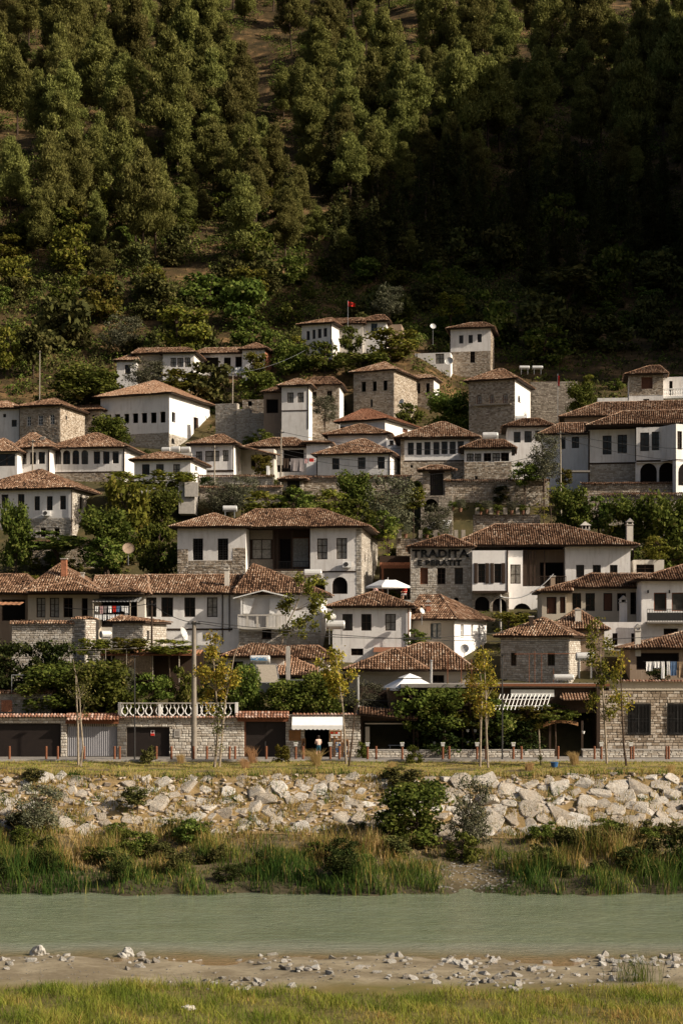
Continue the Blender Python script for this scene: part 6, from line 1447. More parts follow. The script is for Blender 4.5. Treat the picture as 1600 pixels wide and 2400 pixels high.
def tufts(name, label, pts, hs, ws, m, rng, lean=.25, seg=3, rnd=None):
    N = len(pts); th = rng.uniform(0, 2 * math.pi, N); d = np.stack([np.cos(th), np.sin(th), np.zeros(N)], 1); sd = np.stack([-np.sin(th), np.cos(th), np.zeros(N)], 1)
    fa = rng.uniform(0, 2 * math.pi, N); sd = np.stack([np.cos(fa), np.sin(fa), np.zeros(N)], 1)
    le = rng.uniform(.1, 1, N) * lean; L = []
    for k in range(seg + 1):
        t = k / seg; c = pts + d * (le * hs * t ** 2)[:, None] + np.array([0, 0, 1.])[None] * (hs * (t - .25 * le * t ** 2))[:, None]
        w = ws * (1 - t) ** .7 * .5 + .002; L += [c - sd * w[:, None], c + sd * w[:, None]]
    V = np.stack(L, 1); nv = 2 * (seg + 1)
    Fq = np.concatenate([np.array([[2 * k, 2 * k + 1, 2 * k + 3, 2 * k + 2]]) for k in range(seg)])
    FF = (Fq[None] + (np.arange(N) * nv)[:, None, None]).reshape(-1, 4)
    r = rng.random(N) if rnd is None else np.clip(rnd, 0, 1)
    o = mk(name, V.reshape(-1, 3), FF, M[m], rnd=np.repeat(r, seg)); tag(o, label, 'grass', kind='stuff'); return o
N = 26000; yy = rg.uniform(246, 600, N); xx = rg.uniform(-1, 1, N) * (yy * 800 / F * 1.08)
tufts('dry_grass', 'tufts of dry grass scattered over the hillside', np.stack([xx, yy, zg(xx, yy) - .05], 1), rg.uniform(.3, 1.0, N), rg.uniform(.12, .3, N), 'leaf_dry', rg, .6, 2)

# ------------------------------------------------------------------ village trees and shrubs: photo box, distance
def veg(kind, x0, y0, x1, y1, D, label, name='shrub', cat='shrub', k=None):
    me, tr = kind[(int(x0) + int(y0)) % len(kind) if k is None else k]
    ax0, ax1, az0, az1 = extent(me); w = (x1 - x0) * D / F; h = (y1 - y0) * D / F
    sx = w / (ax1 - ax0); sz = h / (az1 - az0); c = P((x0 + x1) / 2, y1, D)
    gzv = gz(c.x, c.y); zb = c.z - az0 * sz
    e = empty(name, (c.x, D, zb), label, cat); e.scale = (sx, sx, sz); e.rotation_euler = (0, 0, 0.0 if (x1 - x0) > 0 else 0)
    sub('crown', me, e); sub('trunk', tr, e)
    if zb - gzv > .5:
        mb = MB(); mb.tube([(0, 0, .05), (.05, 0, -.5 * (zb - gzv) / sz), (0, 0, -(zb - gzv) / sz - .3 / sz)], .06, 6); sub('stem', mk_mesh('stem', mb.V, mb.F, M['bark']), e)
    return e
VG = [
 (TREE, 60, 1556, 200, 1662, 128.0, 'broad citrus tree behind the grey sheet gate', 'citrus_tree', 'tree'),
 (TREE, 168, 1552, 310, 1675, 127.6, 'dense green tree at left end of the balustrade', 'citrus_tree', 'tree'),
 (OLIVE, 275, 1566, 318, 1640, 128.4, 'pale grey olive shrub at edge of dense green tree', 'olive_shrub', 'shrub'),
 (GREENB, 318, 1580, 402, 1652, 128, 'dark green shrub behind the left balusters', 'shrub', 'shrub'),
 (GREENB, 396, 1566, 462, 1652, 128.4, 'dark bushy shrub behind concrete pole', 'shrub', 'shrub'),
 (GREENB, 470, 1590, 560, 1655, 129, 'shrub behind the right balusters', 'shrub', 'shrub'),
 (TREE, 536, 1562, 612, 1678, 127.4, 'green tree right of the balustrade below the NOBEL tank', 'citrus_tree', 'tree'),
 (TREE, 622, 1596, 730, 1678, 126.9, 'rounded green tree above the dark timber gate', 'citrus_tree', 'tree'),
 (TREE, 700, 1578, 792, 1676, 126.9, 'rounded green tree above shop awning', 'citrus_tree', 'tree'),
 (OLIVE, 822, 1600, 900, 1672, 127.8, 'spiky silvery plant left of the white parasol', 'silver_shrub', 'shrub'),
 (OLIVE, 770, 1610, 835, 1670, 129.0, 'thin bush behind the metal flue', 'shrub', 'shrub'),
 (GREENB, 948, 1476, 1004, 1512, 138, 'small green bush growing before the white house with three windows', 'shrub', 'shrub'),
 (YELL, 1158, 1436, 1238, 1496, 146, 'yellow green bush between white house and stone cottage', 'shrub', 'shrub'),
 (TREE, 0, 1182, 72, 1322, 172, 'dense fig tree at left edge before the stone based house', 'fig_tree', 'tree'),
 (TREE, 186, 1194, 306, 1310, 170, 'rounded fig tree before bright stone gable wall', 'fig_tree', 'tree'),
 (YELL, 236, 1132, 352, 1318, 177, 'tall olive green tree above the rounded fig', 'garden_tree', 'tree'),
 (TREE, 336, 1148, 424, 1268, 181, 'dark tree below the vine pergola', 'garden_tree', 'tree'),
 (GREENB, 60, 1248, 210, 1290, 173, 'vine draped along the dark garden wall', 'vine', 'vine'),
 (GREENB, 322, 1230, 418, 1350, 168, 'dark shrub left of the big loggia house', 'shrub', 'shrub'),
 (GREENB, 205, 1265, 305, 1330, 167, 'low shrub below the rounded fig tree', 'shrub', 'shrub'),
 (YELL, 240, 1108, 350, 1150, 186.5, 'yellow green vine on left half of pergola', 'vine', 'vine'),
 (YELL, 340, 1106, 462, 1148, 186.5, 'yellow green vine on right half of pergola', 'vine', 'vine'),
 (OLIVE, 476, 1128, 560, 1198, 187, 'grey olive bush before shaded stone wall', 'olive_shrub', 'shrub'),
 (OLIVE, 530, 1116, 606, 1190, 186, 'pale olive bush right of the grey one before stone wall', 'olive_shrub', 'shrub'),
 (YELL, 566, 1154, 668, 1212, 177, 'yellow green vines above left ridge of loggia house', 'vine', 'vine'),
 (GREENB, 655, 1148, 752, 1210, 176, 'green vines above ridge of the loggia house', 'vine', 'vine'),
 (YELL, 735, 1150, 820, 1216, 176, 'vines above right end of the loggia house ridge', 'vine', 'vine'),
 (TREE, 788, 1108, 872, 1200, 179, 'green tree left of the big olive', 'garden_tree', 'tree'),
 (OLIVE, 846, 1116, 972, 1246, 175, 'large grey olive tree in the middle of the village', 'olive_tree', 'tree'),
 (GREENB, 790, 1170, 880, 1240, 172, 'dark shrub beneath the large grey olive', 'shrub', 'shrub'),
 (GREENB, 870, 1200, 940, 1262, 170, 'shrub behind right end of loggia house', 'shrub', 'shrub'),
 (YELL, 940, 1142, 996, 1192, 182, 'bright shrub beside the tall dark gate', 'shrub', 'shrub'),
 (BAMB, 893, 1243, 928, 1302, 166, 'yellow potted bamboo beside loggia house wall', 'bamboo', 'plant'),
 (BAMB, 1244, 1180, 1288, 1230, 176, 'bright yellow shrub above the TRADITA roof', 'bamboo', 'plant'),
 (BAMB, 1276, 1132, 1304, 1184, 180, 'slim yellow shrub below the right white house', 'bamboo', 'plant'),
 (OLIVE, 985, 1185, 1060, 1240, 171, 'small crooked olive on the stone terrace', 'olive_tree', 'tree'),
 (TREE, 1294, 1142, 1380, 1248, 172, 'dark rounded tree above the TRADITA roof', 'garden_tree', 'tree'),
 (GREENB, 1366, 1166, 1444, 1240, 172, 'shrub behind the lantern chimney', 'shrub', 'shrub'),
 (TREE, 1426, 1166, 1536, 1275, 171, 'dark tree behind right end of the TRADITA roof', 'garden_tree', 'tree'),
 (TREE, 1506, 1164, 1640, 1340, 169, 'large dark tree at right edge above white house', 'garden_tree', 'tree'),
 (YELL, 1506, 1258, 1564, 1312, 164, 'small lit shrub right of the tall chimney', 'shrub', 'shrub'),
 (OLIVE, 1234, 1018, 1312, 1122, 187, 'grey olive tree before white house below arched stone tower', 'olive_tree', 'tree'),
 (GREENB, 1198, 1084, 1260, 1136, 186.5, 'dark bush left of the grey olive at the stone annex', 'shrub', 'shrub'),
 (YELL, 1306, 1100, 1340, 1136, 187, 'small bright shrub right of the grey olive', 'shrub', 'shrub'),
 (YELL, 590, 1068, 634, 1112, 197, 'small shrub under the lean-to roof', 'shrub', 'shrub'),
 (TREE, 214, 978, 298, 1040, 231, 'green bush before windows of the large white house', 'shrub', 'shrub'),
 (GREENB, 594, 1008, 642, 1040, 228, 'bush at foot of the stepped retaining wall', 'shrub', 'shrub'),
 (OLIVE, 733, 928, 788, 982, 232, 'pale olive in the yard of small white house', 'olive_tree', 'tree'),
 (GREENB, 926, 944, 990, 992, 236, 'dark bush at foot of the square stone tower', 'shrub', 'shrub'),
 (TREE, 1000, 920, 1104, 1012, 244, 'dark trees between the two stone towers', 'garden_tree', 'tree'),
 (TREE, 1328, 898, 1390, 968, 239, 'dark tree with lit top right of courtyard wall', 'garden_tree', 'tree'),
 (OLIVE, 298, 842, 386, 902, 255, 'grey green bush before the low white house', 'olive_shrub', 'shrub'),
 (YELL, 372, 868, 472, 914, 254, 'yellow green bush below the low white house windows', 'shrub', 'shrub'),
 (SCRUB, 446, 852, 548, 940, 253, 'brownish bush left of wooden pole', 'shrub', 'shrub'),
 (YELL, 572, 828, 622, 884, 260, 'bush before the brick sided house', 'shrub', 'shrub'),
 (GREENB, 556, 868, 644, 935, 254, 'bush below white laundry', 'shrub', 'shrub'),
 (TREE, 638, 806, 724, 892, 262, 'dense green tree right of the brick sided house', 'garden_tree', 'tree'),
 (GREENB, 716, 800, 806, 868, 260, 'dark shrub below the four window house', 'shrub', 'shrub'),
 (GREENB, 794, 764, 848, 822, 263, 'green tree between the two flag houses', 'shrub', 'shrub'),
 (YELL, 860, 774, 970, 838, 262, 'lit shrub right of the flag house', 'shrub', 'shrub'),
 (GREENB, 790, 826, 910, 876, 257, 'shrubs above the square stone tower', 'shrub', 'shrub'),
 (TREE, 128, 866, 284, 952, 248, 'dark green bush above the rubble stone house', 'shrub', 'shrub'),
 (SCRUB, 92, 702, 224, 846, 285, 'large round scrub tree at left of the slope', 'scrub_tree', 'tree'),
 (OLIVE, 240, 738, 332, 815, 280, 'lone olive tree with bare trunk on dry slope', 'olive_tree', 'tree'),
 (YELL, 370, 724, 482, 822, 276, 'yellow green tree above the low white house', 'scrub_tree', 'tree'),
 (YELL, -10, 770, 46, 862, 268, 'yellow green tree at left edge of the slope', 'scrub_tree', 'tree'),
 (SCRUB, 40, 770, 116, 850, 268, 'grey scrub at left of slope beside the yellow green tree', 'shrub', 'shrub'),
 (GREENB, 540, 745, 640, 812, 282, 'dark leafy scrub above the brick sided house', 'shrub', 'shrub'),
 (SCRUB, 200, 660, 300, 730, 300, 'scrub tree above the lone olive', 'scrub_tree', 'tree'),
 (GREENB, 420, 640, 560, 720, 305, 'green scrub above the yellow green tree', 'scrub_tree', 'tree'),
 (YELL, 1020, 690, 1090, 740, 285, 'lit scrub above the highest right house', 'shrub', 'shrub'),
 (OLIVE, 876, 668, 946, 735, 285, 'silvery tree right of the red flag', 'garden_tree', 'tree'),
 (SCRUB, 1260, 625, 1390, 690, 300, 'lit scrub on the dark right slope', 'shrub', 'shrub'),
]
for v_ in VG: veg(*v_)
for (x0, x1, s, lb) in ((-30, 70, 0, 'left part'), (50, 130, 1, 'middle part'), (100, 178, 0, 'right part')):
    veg(IVYP, x0, 1505, x1, 1622, 129.5, 'dark ivy covered hedge at left below stone garden wall, ' + lb, 'ivy_hedge', 'hedge', k=s)
for (x0, y0, x1, y1, lb) in ((176, 1498, 262, 1534, 'over the white pillar'), (250, 1496, 350, 1530, 'over rusty roof'), (340, 1500, 452, 1532, 'beside the concrete pole')):
    veg(YELL, x0, y0, x1, y1, 130.2, 'strip of yellow green vine ' + lb, 'vine', 'vine')
# vines over the restaurant
for i, (kd, x0, y0, x1, y1) in enumerate(((GREENB, 925, 1612, 1030, 1705), (TREE, 985, 1612, 1095, 1712), (YELL, 1060, 1618, 1160, 1706), (GREENB, 1120, 1640, 1215, 1715), (YELL, 1195, 1654, 1290, 1694), (GREENB, 1255, 1650, 1345, 1690), (IVYP, 960, 1680, 1090, 1772), (IVYP, 1070, 1685, 1200, 1772), (IVYP, 1180, 1682, 1275, 1765))):
    veg(kd, x0, y0, x1, y1, 124.6 + .3 * (i > 5), ['leafy vine hanging beside the small tiled restaurant roof', 'thick leafy vine below the white parasol', 'yellowing vine behind twin young trees', 'leafy vine behind the dark lamp post', 'yellow vine below the white slat pergola', 'vine above the arched wooden sign', 'dark hanging ivy in the left restaurant bay', 'dark hanging ivy in middle restaurant bay', 'dark hanging ivy left of the restaurant entrance'][i], 'vine', 'vine')
# low shrubs filling gardens
n_g = 0
for k in range(3000):
    y = rg.uniform(126.5, 262); x = rg.uniform(-1, 1) * y * 800 / F * 1.03
    if n_g >= 280 or inside(x, y): continue
    if any(a - .5 < x < b + .5 and y < c < y + 4 for (a, b, c, d) in FOOT) and rg.random() < .6: continue
    s = rg.uniform(.35, .8); z = gz(x, y)
    kd = (GREENB, GREENB, SCRUB, YELL, IVYP)[int(rg.integers(5))]
    plant('garden_shrub', kd, (x, y, z - .2), 'low green shrub filling the gardens between the houses', 'shrub', 'low garden shrubs', s, s * rg.uniform(.6, 1.0), rng=rg); n_g += 1
cs = []
for k in range(4200):
    y = rg.uniform(126.8, 262); x = rg.uniform(-1, 1) * y * 800 / F * 1.04
    if inside(x, y) or (152 < y < 159 and 1.5 < x < 7.5): continue
    s = rg.uniform(.25, .75); cs.append((x, y, gz(x, y) + s * .3, s * rg.uniform(.9, 1.6), s, s * rg.uniform(.5, 1.0)))
for (lb, sel, m_) in (('green weeds and ground cover between the houses', cs[::2], 'leaf'), ('dry scrubby ground cover between the houses', cs[1::2], 'leaf_dry')):
    V, Fq, r = clumps(sel, 60, .3, rg, .6, .4, .2, .4, fuzz=.2); tag(mk('ground_cover', V, Fq, M[m_], rnd=r), lb, 'ground cover', kind='stuff')
# potted plants on terraces
for i, (x, y, D) in enumerate(((1125, 1190, 171.9), (1140, 1188, 171.9), (1165, 1190, 171.9), (1198, 1190, 171.9), (1225, 1190, 171.9), (950, 1245, 169.9), (1000, 1245, 169.9), (1040, 1246, 169.9), (1060, 1182, 176), (1078, 1184, 176))):
    e = empty('potted_plant', P(x, y + 16, D), 'small potted plant on stone terrace above the TRADITA house', 'potted plant', 'potted plants on the terraces')
    s = .32; sub('foliage', OLIVE[i % 2][0] if i % 2 else GREENB[i % 3][0], e, (0, 0, .25), (s, s, s * .8)); mb = MB(); mb.lathe((0, 0, 0), [(.14, 0), (.21, .36), (.23, .36), (.23, .42)], 10); sub('pot', mk_mesh('pot', mb.V, mb.F, M['clay_pot']), e)
for i, (x, c) in enumerate(POTS):
    e = empty('flower_pot', c, 'white square flower pot on bollard ' + spot[x].replace('under flower pot ', '').replace('under left flower pot ', ''), 'flower pot', 'flower pots on bollards'); sub('pot', POT, e); s = .085; sub('plant', GREENB[i % 3][0] if i != 8 else YELL[0][0], e, (0, 0, .16), (s, s, s * .7))
for i, (x, y) in enumerate(((1008, 1712), (1041, 1712), (1095, 1712), (1113, 1712), (1193, 1711), (1017, 1740), (1096, 1740), (1177, 1740), (1366, 1716))):
    c = P(x, y, 124.2); e = empty('hanging_pot', c, 'small white hanging flower pot in the restaurant front', 'flower pot', 'hanging flower pots'); mb = MB(); mb.lathe((0, 0, -.12), [(.08, 0), (.13, .2), (.14, .2)], 10); sub('pot', mk_mesh('pot', mb.V, mb.F, M['frame_white']), e); mb = MB(); mb.tube([(0, 0, .08), (0, 0, .75)], .008, 4); sub('hanger', mk_mesh('hanger', mb.V, mb.F, M['metal_dark']), e)

# ------------------------------------------------------------------ young trees on the lawn
def young_tree(label, D, path, crown, m, nl, seed, bm='bark_pale', r0=.09, spread=.5, group='young trees on the lawn', size=.17):
    size *= 1.15; rng = np.random.default_rng(seed); pts = [P(x, y, D) for (x, y) in path]; g = gz(pts[0].x, D); pts[0].z = g - .1
    e = empty('young_tree', (pts[0].x, D, g), label, 'tree', group); mb = MB(); mb.tube(pts, [r0 * (1 - .8 * k / (len(pts) - 1)) for k in range(len(pts))], 7); C, O = [], []
    for (x, y, rx, ry, n) in crown:
        c = P(x, y, D); rr = rx * D / F; rz = ry * D / F
        for k in range(max(3, n // 5)):
            d = Vector((rng.normal(0, .6) * rr, rng.normal(0, .5) * rr, rng.normal(0, .55) * rz)); t = c + d
            zz = max(pts[1].z, t.z - .5 * abs(t.x - c.x) - .6); s = min(pts[1:], key=lambda p: abs(p.z - zz)); mb.tube([s, s.lerp(t, .5) + Vector((0, 0, -.05)), t], [.022, .014, .005], 4)
            for q in range(int(2.6 * nl * n / 5 / max(3, n // 5))):
                C.append(t + Vector(rng.normal(0, .22, 3)))
    mb.build('trunk', M[bm], e)
    C = np.array(C); V, Fq = quads(C, size, rng, None, 0, .75); mk('crown', V, Fq, M[m], e, rnd=rng.random(len(C)))
    return e
young_tree('young yellowing tree with ivy on trunk before white stone wall', 115.5, [(501, 1805), (508, 1740), (512, 1690), (506, 1620), (502, 1560), (500, 1495)], [(500, 1500, 16, 14, 10), (503, 1535, 26, 20, 22), (500, 1570, 34, 22, 30), (510, 1600, 42, 22, 30), (478, 1575, 18, 20, 12), (490, 1640, 24, 16, 10), (540, 1600, 14, 24, 8)], 'leaf_autumn', 34, 1)
iv = young_tree('ivy sleeve on the trunk of yellowing tree', 115.3, [(503, 1790), (510, 1740), (513, 1690)], [(510, 1700, 5, 22, 10), (514, 1660, 5, 18, 10), (509, 1740, 4, 14, 6)], 'leaf', 26, 2, group=None, size=.14)
iv.name = 'ivy'; iv['category'] = 'ivy'; ORG['ivy'] = Vector(iv.location)
young_tree('thin bare leaning tree forking right beside yellowing tree', 115.8, [(514, 1690), (528, 1640), (540, 1590), (548, 1540), (562, 1505)], [(545, 1570, 14, 20, 6)], 'leaf_autumn', 4, 3, group=None)
young_tree('sparse brown twin-stemmed young tree before the grey sheet gate', 116, [(184, 1790), (183, 1700), (180, 1640), (178, 1580), (172, 1545)], [(178, 1570, 14, 16, 12), (182, 1610, 24, 22, 20), (185, 1650, 18, 18, 14)], 'leaf_dry', 22, 4, size=.12)
young_tree('second thin stem of the brown young tree before grey gate', 115.6, [(189, 1803), (195, 1750), (190, 1690), (187, 1630), (180, 1585)], [(190, 1620, 16, 24, 14)], 'leaf_dry', 16, 5, size=.12)
young_tree('young yellow tree right of the shop awning', 116.5, [(811, 1785), (806, 1700), (802, 1650), (795, 1600), (785, 1520)], [(783, 1520, 18, 16, 14), (778, 1555, 28, 20, 26), (790, 1590, 30, 20, 26), (795, 1625, 26, 18, 20), (768, 1590, 18, 20, 12)], 'leaf_autumn', 34, 6)
young_tree('dark bare leaning sapling crossing the shop pier', 115.2, [(817, 1802), (824, 1740), (830, 1680), (842, 1640), (852, 1612)], [(838, 1640, 24, 22, 10)], 'leaf_dry', 5, 7, bm='bark', r0=.075)
young_tree('left stem of twin young trees before restaurant with bronze leaves', 116.3, [(1124, 1786), (1126, 1700), (1130, 1620), (1122, 1560), (1118, 1530)], [(1120, 1580, 22, 24, 18), (1112, 1640, 22, 26, 22), (1108, 1600, 16, 20, 10)], 'leaf_autumn', 26, 8, size=.15)
young_tree('right stem of twin young trees before restaurant with bronze leaves', 115.6, [(1143, 1805), (1139, 1720), (1138, 1640), (1135, 1570), (1130, 1505)], [(1132, 1520, 16, 22, 16), (1140, 1565, 24, 24, 24), (1142, 1610, 26, 26, 26), (1150, 1660, 20, 22, 16)], 'leaf_autumn', 28, 9, size=.15)
young_tree('tall young tree with pale green leaves right of the entrance', 115.8, [(1421, 1792), (1416, 1690), (1410, 1600), (1404, 1520), (1398, 1460)], [(1398, 1480, 12, 22, 12), (1386, 1510, 14, 16, 10), (1422, 1500, 18, 18, 12), (1396, 1545, 24, 20, 22), (1412, 1590, 28, 22, 28), (1410, 1640, 30, 22, 28), (1430, 1665, 20, 16, 12)], 'leaf_yellow', 30, 10, size=.17)
young_tree('slim greyish young tree nearest the right edge', 114.2, [(1467, 1815), (1460, 1740), (1456, 1660), (1454, 1590), (1452, 1525)], [(1452, 1545, 10, 20, 8), (1448, 1570, 16, 22, 12), (1455, 1640, 18, 20, 12), (1466, 1660, 14, 14, 8)], 'leaf_autumn', 16, 11, bm='bark')
young_tree('light green tree growing before balcony of long white house', 139, [(655, 1520), (664, 1480), (690, 1430), (705, 1390), (700, 1345)], [(700, 1360, 26, 18, 18), (720, 1395, 30, 24, 28), (690, 1420, 26, 24, 24), (735, 1440, 28, 26, 28), (712, 1470, 34, 24, 28), (680, 1480, 22, 20, 14), (748, 1400, 16, 20, 10)], 'leaf_yellow', 34, 12, group=None, size=.2)
# yucca
def yucca(label, x, ytop, ybase, D):
    c = P(x, ybase, D); g = gz(c.x, D); z1 = P(0, ytop, D).z; e = empty('yucca', (c.x, D, g), label, 'yucca'); mb = MB(); mb.tube([(c.x + .15, D, g - .1), (c.x + .05, D, (g + z1) / 2), (c.x, D, z1)], .05, 6)
    mb.build('trunk', M['bark_pale'], e); rng = np.random.default_rng(3)
    for (zz, n, L) in ((z1, 46, .75), (g + .35, 34, .7)):
        mb = MB()
        for k in range(n):
            a = rng.uniform(0, 6.28); el = rng.uniform(-.3, 1.3); d = Vector((math.cos(a) * math.cos(el), math.sin(a) * math.cos(el), math.sin(el))); s = d.cross(Vector((0, 0, 1))).normalized() * .035; p = Vector((c.x + (.1 if zz < z1 else 0), D, zz)); ll = L * rng.uniform(.7, 1.1)
            m_ = p + d * ll * .55; t = p + d * ll + Vector((0, 0, -.12)); mb.poly([p - s * .5, p + s * .5, m_ + s, m_ - s], 0, rng.random()); mb.poly([m_ - s, m_ + s, t], 0, rng.random())
        mb.build('leaf_rosette', M['leaf_yellow'], e)
yucca('yucca with thin trunk and spiky head before the restaurant entrance', 1262, 1708, 1805, 116.5)
for (kd, x0, y0, x1, y1, D, lb) in ((SCRUB, 328, 1752, 362, 1796, 119.2, 'small dry shrub on lawn before garage with sign'), (YELL, 640, 1748, 680, 1802, 118.5, 'small yellow green shrub on lawn before timber gate'), (GREENB, 950, 1748, 988, 1800, 119, 'round green shrub on lawn before restaurant'), (GREENB, 836, 1740, 862, 1786, 122.6, 'potted palm plant at left end of the low wall')):
    veg(kd, x0, y0, x1, y1, D, lb)
def straw_tuft(label, x, y, h, lean, D=None):
    g = ground(x, y, 100, 121); rng = np.random.default_rng(int(x)); n = 150; pts = np.array(g)[None] + np.stack([rng.normal(0, .12, n), rng.normal(0, .12, n), np.zeros(n) - .03], 1); H_ = h * g.y / F
    th = rng.normal(math.pi if lean < 0 else 0, 1.0, n); V, FF = [], []
    mb = MB()
    for k in range(n):
        d = Vector((math.cos(th[k]), math.sin(th[k]) * .5, 0)) * rng.uniform(.1, abs(lean)) * H_; p = Vector(pts[k]); q = p + d * .45 + Vector((0, 0, H_ * .6)); t = p + d * 1.2 + Vector((0, 0, H_ * rng.uniform(.75, 1.05))); s = Vector((.012, 0, 0)); mb.poly([p - s, p + s, q + s, q - s], 0, rng.random()); mb.poly([q - s, q + s, t], 0, rng.random())
    o = mb.build('straw_tuft', M['straw']); tag(o, label, 'grass tuft', 'orange straw tufts on the lawn')
for (x, y, h, l, lb) in ((425, 1790, 26, -.5, 'small orange straw tuft left of concrete pole'), (577, 1802, 28, -.7, 'leaning orange straw tuft nearest boulders before timber gate'), (592, 1790, 44, -.6, 'tall orange straw tuft before left leaf of the timber gate'), (745, 1796, 44, -1.3, 'orange straw tuft leaning left at the shop doorway'), (1348, 1792, 34, -.6, 'orange straw tuft before the restaurant entrance'), (915, 1808, 26, .4, 'thin straw tuft before small tiled restaurant roof'), (1238, 1806, 22, .4, 'thin straw tuft left of the yucca'), (1570, 1812, 24, .3, 'thin straw tuft nearest right edge')): straw_tuft(lb, x, y, h, l)
# ------------------------------------------------------------------ boulder embankment
rr = np.random.default_rng(21)
def emb(t, out):
    n1 = noise(t, 1.1, 7, 0.7); n2 = noise(t, 7.0, 5, 0.7)
    c = ramp(t, n1, [(0.3, (0.14, 0.10, 0.045)), (0.5, (0.26, 0.18, 0.085)), (0.72, (0.36, 0.26, 0.14))])
    bsdf(t, out, c, 0.95, 0.1, bump=n2, bstr=0.8, bdist=0.06)
M['embank'] = mat('embankment soil', emb)
ex = np.arange(-32, 32.1, .8); ey = np.arange(102.4, 109.3, .5); X, Y = np.meshgrid(ex, ey); nx = len(ex); Z = zg(X, Y) + .03 + .05 * np.sin(X * 2.3 + Y) * np.sin(Y * 1.9)
i, j = np.meshgrid(np.arange(nx - 1), np.arange(len(ey) - 1)); a = (j * nx + i).ravel()
EMB = mk('embankment', np.stack([X.ravel(), Y.ravel(), Z.ravel()], 1), np.stack([a, a + 1, a + nx + 1, a + nx], 1), M['embank'], smooth=True); tag(EMB, 'bank of pale boulders with dry grass above the reeds', kind='structure')
import bmesh
def rock_mesh(seed, n=16, flat=.6, m='riprap', bev=.015):
    r = np.random.default_rng(seed); d = r.normal(size=(n, 3)); d /= np.linalg.norm(d, axis=1, keepdims=True); d = np.sign(d) * np.abs(d) ** .5; d *= r.uniform(.8, 1.05, (n, 1)) * np.array([.62, .62, .62 * flat])
    bm = bmesh.new(); [bm.verts.new(p) for p in d]; res = bmesh.ops.convex_hull(bm, input=bm.verts[:])
    bmesh.ops.delete(bm, geom=[g for g in res['geom_interior'] if isinstance(g, bmesh.types.BMVert)], context='VERTS')
    bmesh.ops.dissolve_limit(bm, angle_limit=math.radians(16), verts=bm.verts[:], edges=bm.edges[:])
    if bev: bmesh.ops.bevel(bm, geom=bm.edges[:], offset=bev, segments=1, affect='EDGES')
    bmesh.ops.triangulate(bm, faces=[f for f in bm.faces if len(f.verts) > 4]); bmesh.ops.recalc_face_normals(bm, faces=bm.faces[:])
    me = bpy.data.meshes.new('rock'); bm.to_mesh(me); bm.free(); me.materials.append(M[m])
    return me
def rock_piece(name, stops, bsc):
    def bb(t, out):
        oi = nd(t, 'ShaderNodeObjectInfo'); base = ramp(t, oi.outputs['Random'], stops); n = noise(t, 2.2, 7, 0.72, dist=.8); n3 = noise(t, 9, 5, .7)
        c = mixc(t, ramp(t, n, [(0.42, (0, 0, 0)), (0.72, (0.75,) * 3)]), base, (0.36, 0.275, 0.19)); c = mixc(t, ramp(t, n3, [(.55, (0, 0, 0)), (.75, (.4,) * 3)]), c, (.2, .17, .14))
        bsdf(t, out, c, 0.93, 0.15, bump=noise(t, bsc, 8, .8), bstr=1.0, bdist=0.25)
    return mat(name, bb)
M['boulder'] = rock_piece('pale boulder', [(0.0, (0.37, 0.32, 0.26)), (0.5, (0.54, 0.49, 0.42)), (1.0, (0.72, 0.685, 0.63))], 3.0)
M['cobble'] = rock_piece('river cobble', [(0.0, (0.32, 0.30, 0.27)), (0.5, (0.52, 0.50, 0.46)), (1.0, (0.72, 0.70, 0.66))], 8.0)
ROCKS = [rock_mesh(200 + k, 18, .5, 'boulder', .03) for k in range(14)]; SMALL = [rock_mesh(400 + k, 10, .6, 'pebble', 0) for k in range(6)]; COBS = [rock_mesh(300 + k, 14, .62, 'cobble') for k in range(8)]
pts = []
for k in range(9000):
    x = rr.uniform(-25, 25); t = rr.uniform(0, 1); right = smooth(3, 9, x)
    R = (rr.uniform(.28, .56) * (1 - right) + rr.uniform(.42, .80) * right) * (1.15 if k < 500 else .8 if k < 3000 else .5)
    if t > .93 and R > .5: continue
    y = 103.2 + 5.7 * t
    if x < 3 and rr.random() < .6 * (0.5 + .5 * math.sin(x * .9 + y * 1.7)): continue
    if all((x - p[0]) ** 2 + ((y - p[1]) * 1.15) ** 2 > ((R + p[2]) * .78) ** 2 for p in pts): pts.append((x, y, R))
    if len(pts) >= 900: break
pts.sort(key=lambda p: -p[2])
sl = math.atan2(3.0, 5.0)
for k, (x, y, R) in enumerate(pts[:300]):
    o = bpy.data.objects.new('rock', ROCKS[k % 14]); COL.objects.link(o); o.parent = EMB; o.location = Vector((x, y, gz(x, y) + .04 * R)) - ORG[EMB.name]
    s = R * 1.9; th = rr.uniform(0, 6.28); from_n = Vector((rr.normal(0, .16), -math.sin(sl) + rr.normal(0, .13), math.cos(sl))).normalized()
    q = from_n.to_track_quat('Z', 'Y') @ __import__('mathutils').Quaternion((0, 0, 1), th); o.rotation_euler = q.to_euler(); o.scale = (s * rr.uniform(.95, 1.3), s * rr.uniform(.8, 1.05), s * rr.uniform(.6, .95))
    o.location = Vector((x, y, gz(x, y) - .10 * R)) - ORG[EMB.name]
